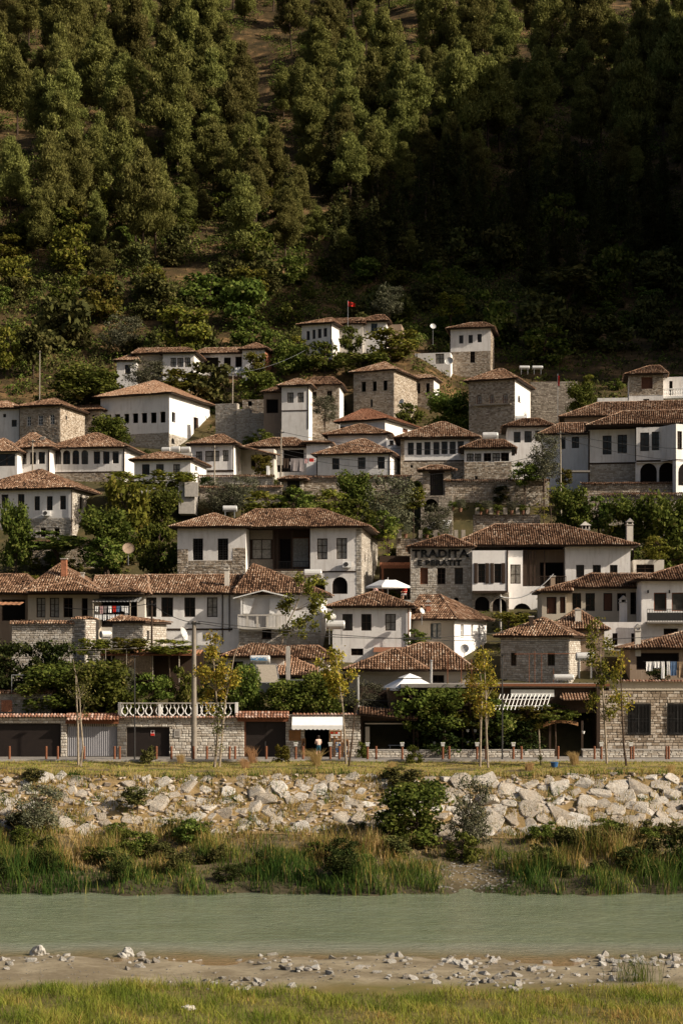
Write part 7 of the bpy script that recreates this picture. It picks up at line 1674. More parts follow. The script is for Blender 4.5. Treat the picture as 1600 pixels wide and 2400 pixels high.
def scatter_mesh(name, label, plist, protos, m, rng, sc, parent=None):
    VV, FF, off = [], [], 0
    for (x, y, R) in plist:
        me = protos[int(rng.integers(len(protos)))]; co = np.array([v.co for v in me.vertices]); th = rng.uniform(0, 6.28); c, s = math.cos(th), math.sin(th)
        co = co * np.array([1.2, 1, .8]) * R * sc; co = np.stack([co[:, 0] * c - co[:, 1] * s, co[:, 0] * s + co[:, 1] * c, co[:, 2]], 1) + np.array([x, y, gz(x, y) + .1 * R])
        VV.append(co); FF += [[q + off for q in p.vertices] for p in me.polygons]; off += len(co)
    o = mk(name, np.concatenate(VV), FF, M[m], parent); o['kind'] = 'stuff'
    if label: o['label'] = label; o['category'] = 'stones'
    return o
small = pts[300:] + [(rr.uniform(-25, 25), rr.uniform(102.6, 108.6), rr.uniform(.08, .22)) for k in range(700)]
scatter_mesh('rubble', None, small, SMALL, 'riprap', rr, 1.5, EMB)
# dry grass between the boulders
N = 24000; xx = rr.uniform(-26, 26, N); t = rr.random(N); yy = 102.6 + 6.6 * t; pn = np.sin(xx * 1.3 + 2) * np.sin(yy * 1.9 + xx * .4) + .5 * np.sin(xx * 3.1) * np.sin(yy * 3.3); keep = (pn + rr.normal(0, .35, N) > .1) | (t > .93); keep &= (xx < 5) | (rr.random(N) < .6) | (t > .93)
xx, yy, pn = xx[keep], yy[keep], pn[keep]; N = len(xx)
tufts('bank_grass', 'dry and green grass tufts growing between the boulders', np.stack([xx, yy, zg(xx, yy)], 1), rr.uniform(.22, .62, N), rr.uniform(.03, .07, N), 'reed', rr, .8, 3, rnd=np.clip(.66 + .2 * np.sin(xx * .7 + yy) * np.sin(yy * 2.3) + rr.normal(0, .16, N) - .4 * (np.sin(xx * 2.1 + 1) * np.sin(yy * 1.4) > .55), 0, 1))
# lawn blades
N = 16000; xx = rr.uniform(-27, 27, N); yy = rr.uniform(108.4, 119.8, N)
tufts('lawn_grass', 'short dry grass of the lawn', np.stack([xx, yy, zg(xx, yy)], 1), rr.uniform(.06, .2, N), rr.uniform(.03, .06, N), 'meadow', rr, .8, 2, rnd=np.clip(.55 + .22 * np.sin(xx * .6) * np.sin(yy * .9) + rr.normal(0, .2, N), 0, 1))
# reeds
def reeds(name, label, n, xr, yr, hf, colf, seed, wr=(.03, .065), m='reed', lean=.55):
    r = np.random.default_rng(seed); xx = r.uniform(*xr, n); yy = r.uniform(*yr, n); px = 800 + F * xx / yy
    gap = np.exp(-((xx - 6.9 - (yy - 95) * .1) / 1.55) ** 2); keep = r.random(n) > gap * 1.0
    keep &= yy > 91.15 + .55 * np.sin(xx * .55 + 4) + .45 * np.sin(xx * 1.45 + 3) + .3 * np.sin(xx * 3.1 + 5); keep &= r.random(n) < .55 + .45 * np.sin(xx * .9 + yy * .7) * np.sin(yy * 1.1 - xx * .3) + .25
    xx, yy, gp = xx[keep], yy[keep], gap[keep]; N = len(xx); h = hf(xx, yy, r) * np.clip(.55 + .8 * (np.sin(xx * .83 + 1.3) * np.sin(yy * .71 + .4) + .5 * np.sin(xx * 1.9 + yy * .8)) + .35, .35, 1.35) * (1 + .28 * np.sin(xx * 2.3 + yy * 1.7) * np.sin(yy * 2.9 - xx) + .22 * np.sin(xx * 5.1 + 1) * np.sin(yy * 4.3)) * (1 - .65 * np.clip(gp, 0, 1)) * np.where(r.random(N) < .05, 1.45, 1); tufts(name, label, np.stack([xx, yy, np.maximum(zg(xx, yy) - .05, -.25)], 1), h, r.uniform(*wr, N), m, r, lean, 3, rnd=colf(xx, yy, r))
edge = lambda xx: 92.0 + .35 * np.sin(xx * .8) + .25 * np.sin(xx * 2.1)
reeds('reed_bed', 'tall green reeds along the water edge of far bank', 17000, (-27, 27), (91.0, 95.5), lambda x, y, r: (.85 + .35 * np.sin(x * .35 + 1.2) + .25 * np.sin(x * 1.3)) * r.uniform(.55, 1.15, len(x)), lambda x, y, r: .20 + .14 * np.sin(x * .5) + r.normal(0, .17, len(x)) + .5 * (r.random(len(x)) < .05), 1)
reeds('reed_bed', 'mixed green and orange reeds in the middle of far bank', 17000, (-28, 28), (95.0, 99.5), lambda x, y, r: (.85 + .30 * np.sin(x * .4 + 2) + .22 * np.sin(x * 1.1 + y)) * r.uniform(.55, 1.2, len(x)), lambda x, y, r: .48 + .20 * np.sin(x * .42 + 1) + .15 * np.sin(x * 1.3 + y) + r.normal(0, .16, len(x)), 2)
reeds('reed_bed', 'orange brown dry reeds below the boulders', 15000, (-29, 29), (99.0, 103.6), lambda x, y, r: (.62 + .25 * np.sin(x * .5)) * r.uniform(.5, 1.25, len(x)), lambda x, y, r: .70 + .15 * np.sin(x * .38 + .5) + .12 * np.sin(x * 1.7 - y) + r.normal(0, .17, len(x)), 3)
for (kd, x0, y0, x1, y1, D, lb, nm) in ((TREE, 905, 1836, 1046, 1986, 101.5, 'dark leafy bush on the river bank in front of boulders', 'willow_bush'), (GREENB, 868, 1902, 950, 1990, 101, 'low dark bush left of the leafy bank bush', 'willow_bush'), (OLIVE, 1058, 1828, 1152, 1985, 101.3, 'grey green willow bush right of the dark bank bush', 'willow_bush'), (GREENB, 1050, 1950, 1130, 2035, 99, 'dark undergrowth at foot of the willow bush', 'undergrowth_bush'), (OLIVE, 28, 1842, 146, 1945, 103.2, 'grey green bush at left of the boulders', 'willow_bush'), (SCRUB, 292, 1846, 352, 1885, 105.5, 'small dark shrub among left boulders', 'shrub'), (SCRUB, 905, 1800, 990, 1840, 108, 'brown shrub on top of the embankment', 'shrub'), (SCRUB, 60, 1802, 110, 1832, 108.3, 'small brown shrub at top left of boulders', 'shrub'), (SCRUB, 1500, 1925, 1560, 1985, 102, 'brown shrub in reeds at right', 'shrub'), (IVYP, 1545, 1950, 1640, 2085, 96, 'dark reed shadowed bush at right edge of bank', 'undergrowth_bush')):
    veg(kd, x0, y0, x1, y1, D, lb, nm, 'bush')
r5 = np.random.default_rng(77)
for k in range(78):
    y = r5.uniform(92.6, 103.4); x = r5.uniform(-24, 24)
    if 4.5 < x < 9.5: continue
    kd, nm, lb = ((IVYP, 'weed_clump', 'dark green weed clump among the bank reeds'), (GREENB, 'green_weed_clump', 'leafy green weed clump among the bank reeds'), (SCRUB, 'brown_weed_clump', 'brownish weed clump among the bank reeds'))[0 if y < 96 and k % 3 else (1 if k % 2 else 2)]
    s_ = r5.uniform(.25, .62); plant(nm, kd, (x, y, gz(x, y) - .15), lb, 'weeds', nm.replace('_', ' ') + 's on the bank', s_, s_ * r5.uniform(.6, .95), rng=r5)
# near meadow
N = 60000; xx = rr.uniform(-15.5, 15.5, N); yy = rr.uniform(53.5, 67.2, N); px = 800 + F * xx / yy
lim = 62.6 + 1.9 * np.exp(-((px - 230) / 190) ** 2) + .9 * np.exp(-((px - 480) / 120) ** 2) - .9 * np.exp(-((px - 900) / 260) ** 2) + 1.3 * np.exp(-((px - 1540) / 120) ** 2) + .3 * np.sin(xx * 2.2) + .2 * np.sin(xx * 5)
keep = (yy < lim) & (rr.random(N) < .62 + .38 * np.sin(xx * 1.1 + yy * .9) * np.sin(yy * 1.3 - xx * .5)); xx, yy, lim = xx[keep], yy[keep], lim[keep]; N = len(xx)
hh = rr.uniform(.14, .42, N) * (1 + .5 * np.sin(xx * .9 + 1) * np.sin(yy * 1.1)) + .15 * np.exp(-((xx + 8.5) / 2.5) ** 2)
px = 800 + F * xx / yy
col = .26 + .16 * smooth(700, 1500, px) + .20 * np.sin(xx * .7 + .4) * np.sin(yy * .8 + 1) + .16 * np.sin(xx * 2.3 + yy) + rr.normal(0, .16, N) + .12 * smooth(61, 56, yy)
tufts('meadow_grass', 'green and rusty meadow grass on the near bank', np.stack([xx, yy, zg(xx, yy) - .02], 1), hh, rr.uniform(.012, .03, N), 'meadow', rr, .9, 3, rnd=col)
N = 160; xx = rr.normal(11.9, .45, N); yy = rr.normal(65.6, .5, N)
tufts('tall_weeds', 'wispy tall weeds standing at right on the near shore', np.stack([xx, yy, zg(xx, yy)], 1), rr.uniform(.5, 1.35, N), rr.uniform(.012, .022, N), 'reed', rr, .5, 3, rnd=rr.uniform(.1, .5, N))
# shore stones
TER = bpy.data.objects['terrain']; st = []
cl = [(330, 2240, 26, 60), (150, 2240, 10, 40), (345, 2262, 6, 30), (760, 2275, 30, 50), (870, 2230, 26, 50), (935, 2248, 20, 60), (1100, 2255, 40, 70), (1090, 2222, 12, 30), (1000, 2290, 24, 60), (1150, 2300, 40, 80), (1240, 2275, 30, 70), (1370, 2250, 36, 80), (1500, 2255, 36, 60), (1560, 2250, 24, 40), (1420, 2290, 20, 80), (680, 2255, 14, 60), (520, 2300, 16, 60), (560, 2310, 24, 80), (50, 2250, 14, 60), (560, 2245, 20, 90), (1300, 2310, 20, 90)]
for (cx, cy, n, sp) in cl:
    for k in range(n): st.append((cx + rr.normal(0, sp), cy + rr.normal(0, 8), 3.0 + min(9, rr.exponential(4.0))))
st += [(rr.uniform(0, 1600), rr.uniform(2210, 2320), rr.uniform(1.5, 4.5)) for k in range(260)]
S3 = []
for (x, y, r) in st:
    g = ground(x, y, 60, 90)
    if g.z > -.06: S3.append((g.x, g.y, min(r, 13) * g.y / F))
S3.sort(key=lambda p: -p[2])
for k, (x, y, R) in enumerate(S3[:290]):
    o = bpy.data.objects.new('stone', COBS[k % 8]); COL.objects.link(o); o.parent = TER; o.location = Vector((x, y, gz(x, y) + R * .12)) - ORG[TER.name]; o.rotation_euler = (rr.normal(0, .3), rr.normal(0, .3), rr.uniform(0, 6.28)); s = R * 1.7; o.scale = (s * rr.uniform(.9, 1.4), s, s * rr.uniform(.8, 1.1))
scatter_mesh('pebbles', 'small grey pebbles strewn over the sandy near shore', S3[290:] + [(rr.uniform(-14, 14), rr.uniform(65, 70.4), rr.uniform(.012, .035)) for k in range(900)], SMALL, 'pebble', rr, 1.6)
scatter_mesh('bank_pebbles', 'grey pebbles in the gap of the far bank', [(rr.normal(7.6, 1.5), rr.uniform(92.2, 98.5), rr.uniform(.03, .13)) for k in range(420)], SMALL, 'pebble', rr, 1.5)
for (x, y, w, h, lb) in ((92, 2237, 34, 30, 'pale lumpy rock standing in shallow water at left'), (301, 2242, 30, 30, 'two-toned dark and pale rock standing in the shallows'), (1090, 2262, 34, 20, 'largest grey stone on the near shore right of middle'), (443, 2368, 36, 14, 'flat white stone lying in the near grass')):
    g = ground(x, y, 54, 90) if y > 2300 else P(x, y, EYE * F / (y - CY)); z = g.z
    bm = bmesh.new(); r2 = np.random.default_rng(int(x))
    for q in range(3 if h > 18 else 1):
        bmesh.ops.create_icosphere(bm, subdivisions=3, radius=1.0, matrix=__import__('mathutils').Matrix.Translation((r2.normal(0, .45) if q else 0, r2.normal(0, .2), -.35 * (q > 0))) @ __import__('mathutils').Matrix.Diagonal(((.62 if q else .8), .7, (.55 if q else .8), 1)))
    from mathutils import noise as mn
    for v in bm.verts:
        v.co += v.co.normalized() * (.30 * mn.noise(v.co * 1.7 + Vector((x, 0, 0))) + .14 * mn.noise(v.co * 4.1 + Vector((0, x, 0))) + .10 * (mn.cell(v.co * 2.3)))
    V = np.array([v.co for v in bm.verts]); Fq = [[v.index for v in f.verts] for f in bm.faces]; bm.free()
    V = V * np.array([w * g.y / F * .55, w * g.y / F * .45, h * g.y / F * .62]) + np.array([g.x, g.y, z + h * g.y / F * .25])
    e = mk('rock', V, Fq, M['pebble' if y < 2300 else 'riprap'], rnd=np.full(len(Fq), .95 if y > 2300 else .72)); tag(e, lb, 'rock')
# ------------------------------------------------------------------ details: parasols, tanks, dishes, poles, wires, laundry
def parasol(label, x0, x1, ytop, yeave, D, hpole, yaw=.3, text=None, two=True):
    c = P((x0 + x1) / 2, yeave, D); w = (x1 - x0) * D / F / (math.cos(yaw) + math.sin(yaw)); h = (yeave - ytop) * D / F; e = empty('parasol', c - Vector((0, 0, hpole)), label, 'parasol', 'white parasols'); R = lambda a, b_, z: c + Vector((a * math.cos(yaw) - b_ * math.sin(yaw), a * math.sin(yaw) + b_ * math.cos(yaw), z)); a = w / 2
    mb = MB(); cr = [(-a, -a), (a, -a), (a, a), (-a, a)]; k = .36; zt = h * .66 - .02
    for q in range(4):
        p, s = cr[q], cr[(q + 1) % 4]
        m_ = ((p[0] + s[0]) / 2 * .98, (p[1] + s[1]) / 2 * .98)
        mb.poly([R(*p, 0), R(*m_, .03), R((p[0] + s[0]) / 2 * k, (p[1] + s[1]) / 2 * k, zt - .03), R(p[0] * k, p[1] * k, zt)]); mb.poly([R(*m_, .03), R(*s, 0), R(s[0] * k, s[1] * k, zt), R((p[0] + s[0]) / 2 * k, (p[1] + s[1]) / 2 * k, zt - .03)])
        mb.poly([R(*p, -.18), R(*s, -.18), R(*s, 0), R(*m_, .03), R(*p, 0)])
    mb.build('canopy', M['white_cloth'], e)
    if two:
        mb = MB(); k2 = k + .06
        for q in range(4): p, s = cr[q], cr[(q + 1) % 4]; mb.poly([R(p[0] * k2, p[1] * k2, zt + .05), R(s[0] * k2, s[1] * k2, zt + .05), R(0, 0, h)])
        mb.build('top_vent', M['white_cloth'], e)
    mb = MB(); mb.tube([c - Vector((0, 0, hpole)), c + Vector((0, 0, h * .9))], .03, 8); mb.build('pole', M['frame_white'], e)
    for q in range(4):
        mb = MB(); mb.tube([R(0, 0, h * .55), R(cr[q][0] * .97, cr[q][1] * .97, -.03)], .015, 5); mb.build('rib', M['wood_grey'], e)
    if text: text_on(text, R(-a * .05, -a * .72, h * .26), .42, 'red_text', e, yaw=math.degrees(yaw), tilt=90 - math.degrees(math.atan2(a * .64, zt)) * 1.0, depth=.003)
    return e
parasol('large white parasol with faded lettering on terrace above the restaurant', 894, 1026, 1578, 1612, 128, 2.3, .25, 'spring')
parasol('white parasol on terrace between loggia house and TRADITA house', 857, 960, 1351, 1374, 154, 2.3, .5, None, False)
mb = MB(); z = P(0, 1405, 154).z; mb.box(W, P(845, 0, 153).x, P(962, 0, 153).x, 152, 159, z - 3, z - .1); tag(mb.build('terrace', M['concrete']), 'concrete terrace between loggia house and TRADITA house', kind='structure')
build_person('seated person in pink under the white terrace parasol', P(880, 1405, 154.5) , .4, True, 'cloth_pink', 'cloth_blue'); build_person('seated person in red at right under the terrace parasol', P(948, 1405, 154.5), -.6, True, 'red', 'cloth_grey')
for (x, lb) in ((880, 'left'), (948, 'right')):
    c = P(x, 1405, 154.5); e = empty('terrace_chair', c, 'chair of %s seated person under the terrace parasol' % lb, 'chair', 'terrace chairs'); T = lambda a, b_, z: c + Vector((a, b_, z)); mb = MB(); mb.box(T, -.22, .22, -.22, .22, .34, .37); mb.build('seat', M['wood'], e); mb = MB(); mb.box(T, -.22, .22, .2, .23, .37, .85); mb.build('backrest', M['wood'], e)
    for (p, q) in ((-.2, -.2), (.2, -.2), (-.2, .2), (.2, .2)): mb = MB(); mb.box(T, p - .02, p + .02, q - .02, q + .02, -.1, .34); mb.build('leg', M['wood'], e)
# wooden frame and reed mat under the parasol, flue
e = empty('reed_screen', P(920, 1668, 127), 'leaning split-reed screen under the large white parasol', 'screen'); mb = MB(); 
for k in range(20):
    a, c = P(912 + k * 1.9, 1668, 127), P(905 + k * 2.2, 1612, 127); mb.tube([a, c], .035, 4)
mb.build('matting', M['reedmat'], e)
e = empty('terrace_railing', P(900, 1670, 126.2), 'thin dark iron railing around the parasol terrace', 'railing'); mb = MB()
for (xa, ya, xb, yb) in ((845, 1655, 950, 1662), (850, 1640, 940, 1645)): mb.tube([P(xa, ya, 126.2), P(xb, yb, 126.2)], .025, 5)
mb.build('rail', M['metal_dark'], e); mb = MB()
for x in (850, 880, 910, 940): mb.tube([P(x, 1672, 126.2), P(x, 1640, 126.2)], .02, 5)
mb.build('post', M['metal_dark'], e)
e = empty('metal_flue', P(839, 1675, 126), 'galvanised metal flue pipe above small tiled restaurant roof', 'flue'); mb = MB(); mb.tube([P(839, 1675, 126), P(838, 1586, 126)], .11, 10); mb.build('pipe', M['metal'], e); mb = MB(); c = P(838, 1585, 126); mb.lathe(c, [(.2, 0), (.2, .03), (.02, .12)], 10); mb.build('cap', M['metal'], e)
e = empty('metal_flue', P(1010, 1600, 129), 'second galvanised flue beside the large parasol', 'flue'); mb = MB(); mb.tube([P(1010, 1605, 129), P(1010, 1550, 129)], .1, 10); mb.build('pipe', M['metal'], e); mb = MB(); mb.lathe(P(1010, 1549, 129), [(.16, 0), (.16, .03), (.02, .1)], 10); mb.build('cap', M['metal'], e)
# tanks
def tank_px(label, x0, x1, y0, y1, D, stand=0., **kw):
    r = (y1 - y0) * D / F / 2; c = P((x0 + x1) / 2, y1, D) - Vector((0, 0, stand)); return solar_tank(label, c, (x1 - x0) * D / F, r, G_TANK, stand=stand, **kw)
tank_px('grey water tank on roof of long white house below the loggia', 712, 754, 1334, 1355, 149, .6)
tank_px('white water tank on tall stand left of white house with three windows', 764, 808, 1454, 1475, 139.5, 1.3)
tank_px('small white water tank seen end-on above the one on tall stand', 766, 786, 1438, 1453, 141, 1.0, yaw=.9)
tank_px('white water tank behind ridge of the big loggia house', 522, 556, 1185, 1200, 170, .6)
tank_px('white water tank on metal stand right of stone cottage', 1348, 1392, 1529, 1549, 133, 1.4)
tank_px('white cylinder lying on the restaurant roof', 1296, 1343, 1580, 1594, 128, .05)
tank_px('pale water barrel beside the stone shed', 235, 261, 1478, 1496, 136, .4, yaw=.6)
tank_px('faint grey water tank on the dark slope, left of two', 1216, 1240, 857, 866, 262, .8); tank_px('faint grey water tank on the dark slope, right of two', 1246, 1271, 857, 866, 262, .8)
e, ct = tank_px('NOBEL lettered water tank with solar panel', 586, 633, 1536, 1556, 131.5, 1.6)
text_on('NOBEL', ct + Vector((-.05, -.36, .05)), .36, 'blue_text', e, depth=.004, sx=1.1, bold=.008)
mb = MB(); q = [P(600, 1557, 131.2), P(648, 1557, 131.2), P(655, 1600, 129.8), P(604, 1600, 129.8)]; mb.poly(q); mb.poly([p + Vector((0, .06, -.04)) for p in q][::-1]); mb.build('solar_panel', M['wood_grey'], e)
mb = MB()
for (p, s) in ((0, 1), (1, 2), (2, 3), (3, 0)): mb.tube([q[p] + Vector((0, -.02, 0)), q[s] + Vector((0, -.02, 0))], .03, 4)
mb.build('panel_frame', M['metal'], e)
e = empty('concrete_post', P(675, 1580, 131.5), 'square concrete post lit on its right side beside NOBEL tank', 'post'); mb = MB(); c = P(675, 1590, 131.5); mb.box(lambda a, b_, z: c + Vector((a, b_, z)), -.17, .17, -.17, .17, -1, 73 * 131.5 / F); mb.box(lambda a, b_, z: c + Vector((a, b_, z)), -.12, .12, -.12, .12, 73 * 131.5 / F, 76 * 131.5 / F); mb.build('shaft', M['concrete'], e)
# satellite dishes
def dish(label, x, y, r, D, yaw=0., tilt=.35, m='tank', mast=1.2):
    c = P(x, y, D); ax = Vector((math.sin(yaw), -math.cos(yaw), tilt)).normalized(); R = r * D / F; e = empty('satellite_dish', c - Vector((0, 0, mast)), label, 'satellite dish', 'satellite dishes'); mb = MB(); mb.lathe(c, [(0.01, 0), (R * .5, R * .05), (R * .85, R * .16), (R, R * .24), (R * .98, R * .25)], 16, axis=ax, cap=False); mb.build('dish', M[m], e, smooth=True)
    mb = MB(); mb.tube([c - Vector((0, -.05, mast)), c + Vector((0, .05, 0))], .03, 6); mb.build('mast', M['metal'], e); mb = MB(); mb.tube([c - ax.orthogonal().normalized() * R * .9 + ax * R * .2, c + ax * R * .9], .012, 4); mb.build('arm', M['metal_dark'], e)
dish('satellite dish seen edge-on beside the concrete pole', 429, 1486, 18, 134, 1.25); dish('grey satellite dish on mast above broad twin-hipped roof', 1088, 1521, 11, 133, -.3); dish('large rust stained satellite dish below the fig trees', 301, 1286, 14, 160, .2, m='plaster_brown', mast=1.6)
dish('small white satellite dish on roof of white house with three windows', 988, 1432, 8, 141, .8); dish('white satellite dish on mast left of highest right house', 1014, 765, 7, 266, .2, mast=3); dish('white satellite dish at foot of the highest right house', 1052, 847, 10, 264, -.3); dish('small white dish at foot of the square stone tower', 941, 942, 7, 240, -.6)
# wooden poles
PO = {}
def wpole(key, label, x, y0, y1, D, m='wood_grey', lean=0.):
    c = P(x, y1, D); t = P(x + lean, y0, D); e = empty('wooden_pole', c, label, 'utility pole', 'wooden poles'); mb = MB(); mb.tube([Vector((c.x, c.y, min(c.z, gz(c.x, c.y)) - .3)), t], [.11, .075], 8); mb.build('pole', M[m], e); mb = MB(); mb.box(lambda a, b_, z: t + Vector((a, b_, z)), -.35, .35, -.1, -.06, -.35, -.28)
    for s in (-.3, .3): mb.tube([t + Vector((s, -.08, -.28)), t + Vector((s, -.08, -.16))], .03, 5)
    mb.build('crossarm', M['metal_dark'], e); PO[key] = t - Vector((0, .08, .2)); return e
wpole('a', 'thin wooden pole on the left slope above rubble house', 93, 822, 922, 252, lean=1); wpole('b', 'wooden pole before bushes behind stepped wall', 544, 872, 948, 246, lean=2); wpole('c', 'wooden pole before the house with arched windows', 77, 1030, 1104, 196); wpole('d', 'thin pole before the white house with wide middle window', 503, 1044, 1140, 193); wpole('e', 'wooden pole left of the bright white house', 657, 1008, 1136, 193, lean=2); wpole('f', 'wooden pole left of the large arcade house', 1314, 1010, 1112, 186, lean=-2); wpole('g', 'dark pole before the stone shed', 356, 1408, 1500, 135.5, 'wood'); wpole('h', 'concrete coloured pole before the arches of TRADITA house', 1172, 1393, 1440, 150, 'concrete')
PO['z'] = Vector((X_(455, 122), 121.8, Z_(1459, 122)))
def wire(label, p, q, sag=.4, r=.026, m='metal_dark'):
    p, q = Vector(p), Vector(q); pts_ = [p.lerp(q, t / 12) - Vector((0, 0, sag * 4 * (t / 12) * (1 - t / 12))) for t in range(13)]; mb = MB(); mb.tube(pts_, r, 4, cap=False); o = mb.build('overhead_wire', M[m]); tag(o, label, 'wire', 'overhead wires')
wire('wire from the concrete pole to pole before stone shed', PO['z'], PO['g'], .3); wire('wire from concrete pole off to the right past white house with three windows', PO['z'], P(1180, 1482, 135), .8); wire('upper wire from concrete pole to the right past white house', PO['z'] + Vector((.3, 0, .1)), P(1620, 1486, 135), 1.0)
wire('wire along front of the house with arched windows', PO['c'], P(470, 1068, 196), .5); wire('wire from arched window house pole to left edge', PO['c'], P(-40, 1102, 196), .3); wire('wire from left of bright white house to right pole', PO['e'], P(1110, 1052, 196), .8); wire('wire between wooden pole and stepped wall house', PO['b'], P(752, 798, 262.6), 1.0, .016, 'metal'); wire('wire across bright white house front', P(657, 1052, 192), P(930, 1082, 192), .4); wire('lower wire across bright white house front', P(657, 1062, 192), P(930, 1100, 192), .4)
wire('wire across the large arcade house', PO['f'], P(1650, 1052, 184), .5); wire('second wire across the large arcade house', PO['f'] + Vector((0, 0, -.6)), P(1650, 1085, 184), .5); wire('pale cable rising to the beige house chimney', PO['h'], P(1296, 1345, 149), .9, .045, 'frame_white'); wire('wire from pole of seven-window house to right', P(905, 1120, 189), P(1320, 1052, 186), .6)
wire('wire from the pole before stone shed to the left', PO['g'], P(150, 1424, 142), .3)
# laundry
def cloth(label, x0, y0, x1, y1, D, m, group, seed=0):
    r = np.random.default_rng(int(x0 * 3 + y0)); n = 6; a, c = P(x0, y0, D), P(x1, y1, D); mb = MB()
    for k in range(n):
        u0, u1 = k / n, (k + 1) / n; w0, w1 = .06 * math.sin(k * 2.1 + x0), .06 * math.sin((k + 1) * 2.1 + x0); dz0, dz1 = r.uniform(-.05, .05), r.uniform(-.05, .05)
        X0, X1 = a.x + (c.x - a.x) * u0, a.x + (c.x - a.x) * u1; mb.poly([(X0, D + w0, c.z + dz0), (X1, D + w1, c.z + dz1), (X1, D, a.z), (X0, D, a.z)])
    o = mb.build('hanging_cloth', M[m]); tag(o, label, 'laundry', group)
def line(label, x0, x1, y, D): wire(label, P(x0, y, D), P(x1, y, D), .03, .01)
line('laundry line at right edge above pale parapet', 1505, 1615, 1550, 126.5)
for i, (x0, x1, y1, m, lb) in enumerate(((1513, 1528, 1572, 'white_cloth', 'white shirt spread on laundry line nearest the parapet corner'), (1530, 1546, 1566, 'white_cloth', 'short white shirt on parapet laundry line'), (1548, 1556, 1590, 'white_cloth', 'long white trousers on parapet laundry line'), (1561, 1569, 1582, 'frame_white', 'narrow white towel on parapet laundry line'), (1570, 1584, 1584, 'cloth_blue', 'blue denim trousers on parapet laundry line'), (1586, 1606, 1588, 'reedmat', 'brown cloth at right end of parapet laundry line'))): cloth(lb, x0, 1550, x1, y1, 126.5, m, 'laundry above the parapet')
line('laundry line in the porch under grey awning', 218, 306, 1420, 141.5); line('lower laundry line in porch under grey awning', 218, 306, 1440, 141.5)
cm = ['frame_white', 'cloth_pink', 'cloth_grey', 'white_cloth', 'red', 'cloth_blue', 'frame_white', 'white_cloth']
for i in range(8): cloth('piece of laundry on the upper line in grey awning porch', 224 + i * 10, 1420, 232 + i * 10, 1433 + (i * 5 % 6), 141.5, cm[i], 'laundry on upper porch line')
for i in range(8): cloth('piece of white laundry on the lower line in grey awning porch', 222 + i * 10, 1440, 230 + i * 10, 1450 + (i * 7 % 5), 141.5, 'white_cloth', 'laundry on lower porch line')
line('laundry line beside the brick sided house', 530, 582, 860, 262)
for i in range(3): cloth('white sheet hung beside the brick sided house, %s of three' % ('left', 'middle', 'right')[i], 533 + i * 15.5, 860, 547 + i * 15.5, 875, 262, 'white_cloth', 'white sheets')
line('laundry line right of the wooden pole', 660, 738, 1074, 194)
for (x0, x1, y1, m, lb) in ((663, 678, 1097, 'wood', 'dark blanket on laundry line right of wooden pole'), (681, 712, 1104, 'cloth_grey', 'large grey pink blanket on laundry line'), (714, 722, 1086, 'cloth_pink', 'small pink cloth on the laundry line'), (724, 735, 1082, 'red', 'red cloth on laundry line right of grey blanket')): cloth(lb, x0, 1074, x1, y1, 194, m, 'laundry by the wooden pole')
cloth('white towel hanging left of the wooden pole', 624, 1092, 632, 1113, 194, 'white_cloth', None)
# flags
def flag(label, x, y0, y1, fx, fy0, fy1, D, hang=False):
    e = empty('flag', P(x, y1, D), label, 'flag', 'red flags'); mb = MB(); c = P(x, y1, D); mb.tube([Vector((c.x, c.y, gz(c.x, c.y) - .2)), P(x, y0, D)], .04, 6); mb.build('flagpole', M['metal'], e); mb = MB(); n = 8
    for k in range(n):
        u0, u1 = k / n, (k + 1) / n; xa, xb = x + (fx - x) * u0, x + (fx - x) * u1
        d0, d1 = .12 * math.sin(k * 1.3), .12 * math.sin((k + 1) * 1.3); s0, s1 = 3 * u0, 3 * u1
        p = [P(xa, fy1 - (2 if hang else 0) + s0 * .3, D), P(xb, fy1 + s1 * .3, D), P(xb, fy0 + s1 * 1.6, D), P(xa, fy0 + s0 * 1.6, D)]; mb.poly([p[0] + Vector((0, d0, 0)), p[1] + Vector((0, d1, 0)), p[2] + Vector((0, d1, 0)), p[3] + Vector((0, d0, 0))])
    mb.build('banner', M['red'], e)
    if not hang:      # dark two-headed eagle
        o = P((x + fx) / 2 + .5, (fy0 + fy1) / 2 + 1.5, D) + Vector((0, -.2, 0)); w = (fx - x) * D / F; mb = MB(); q = lambda a, c: o + Vector((a * w, 0, c * w))
        for s in (-1, 1): mb.poly([q(0, -.2), q(s * .08, -.05), q(s * .26, .12), q(s * .2, .16), q(s * .06, .06), q(s * .09, .2), q(s * .03, .18), q(0, .05)][::s])
        mb.build('eagle_emblem', M['black'], e)
flag('red flag with black eagle flying on pole above the top house', 815, 704, 748, 832, 706, 718, 266); flag('red flag hanging limp by the shaded courtyard wall', 1306, 876, 930, 1310, 878, 905, 244, True)
# rusty roofed shack, pillar, bamboo screen
e = empty('shack', P(340, 1590, 131), 'garden shack with rusty corrugated roof and reed screen', 'shack')
mb = MB(); xa, xb = P(232, 0, 130).x, P(470, 0, 130).x; n = 60; za, zb2 = P(0, 1533, 130).z, P(0, 1526, 132.5).z + .1
for k in range(n):
    a, c = xa + (xb - xa) * k / n, xa + (xb - xa) * (k + 1) / n; d0, d1 = (.04, 0) if k % 2 else (0, .04); mb.poly([(a, 129.6, za + d0), (c, 129.6, za + d1), (c, 133, zb2 + d1), (a, 133, zb2 + d0)])
mb.build('corrugated_roof', M['rust'], e)
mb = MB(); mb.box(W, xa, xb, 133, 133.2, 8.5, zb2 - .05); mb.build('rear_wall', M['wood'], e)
mb = MB(); mb.box(W, P(232, 0, 130).x, P(470, 0, 130).x, 129.62, 129.7, za - .12, za - .01); mb.build('beam', M['wood_red'], e)
mb = MB(); 
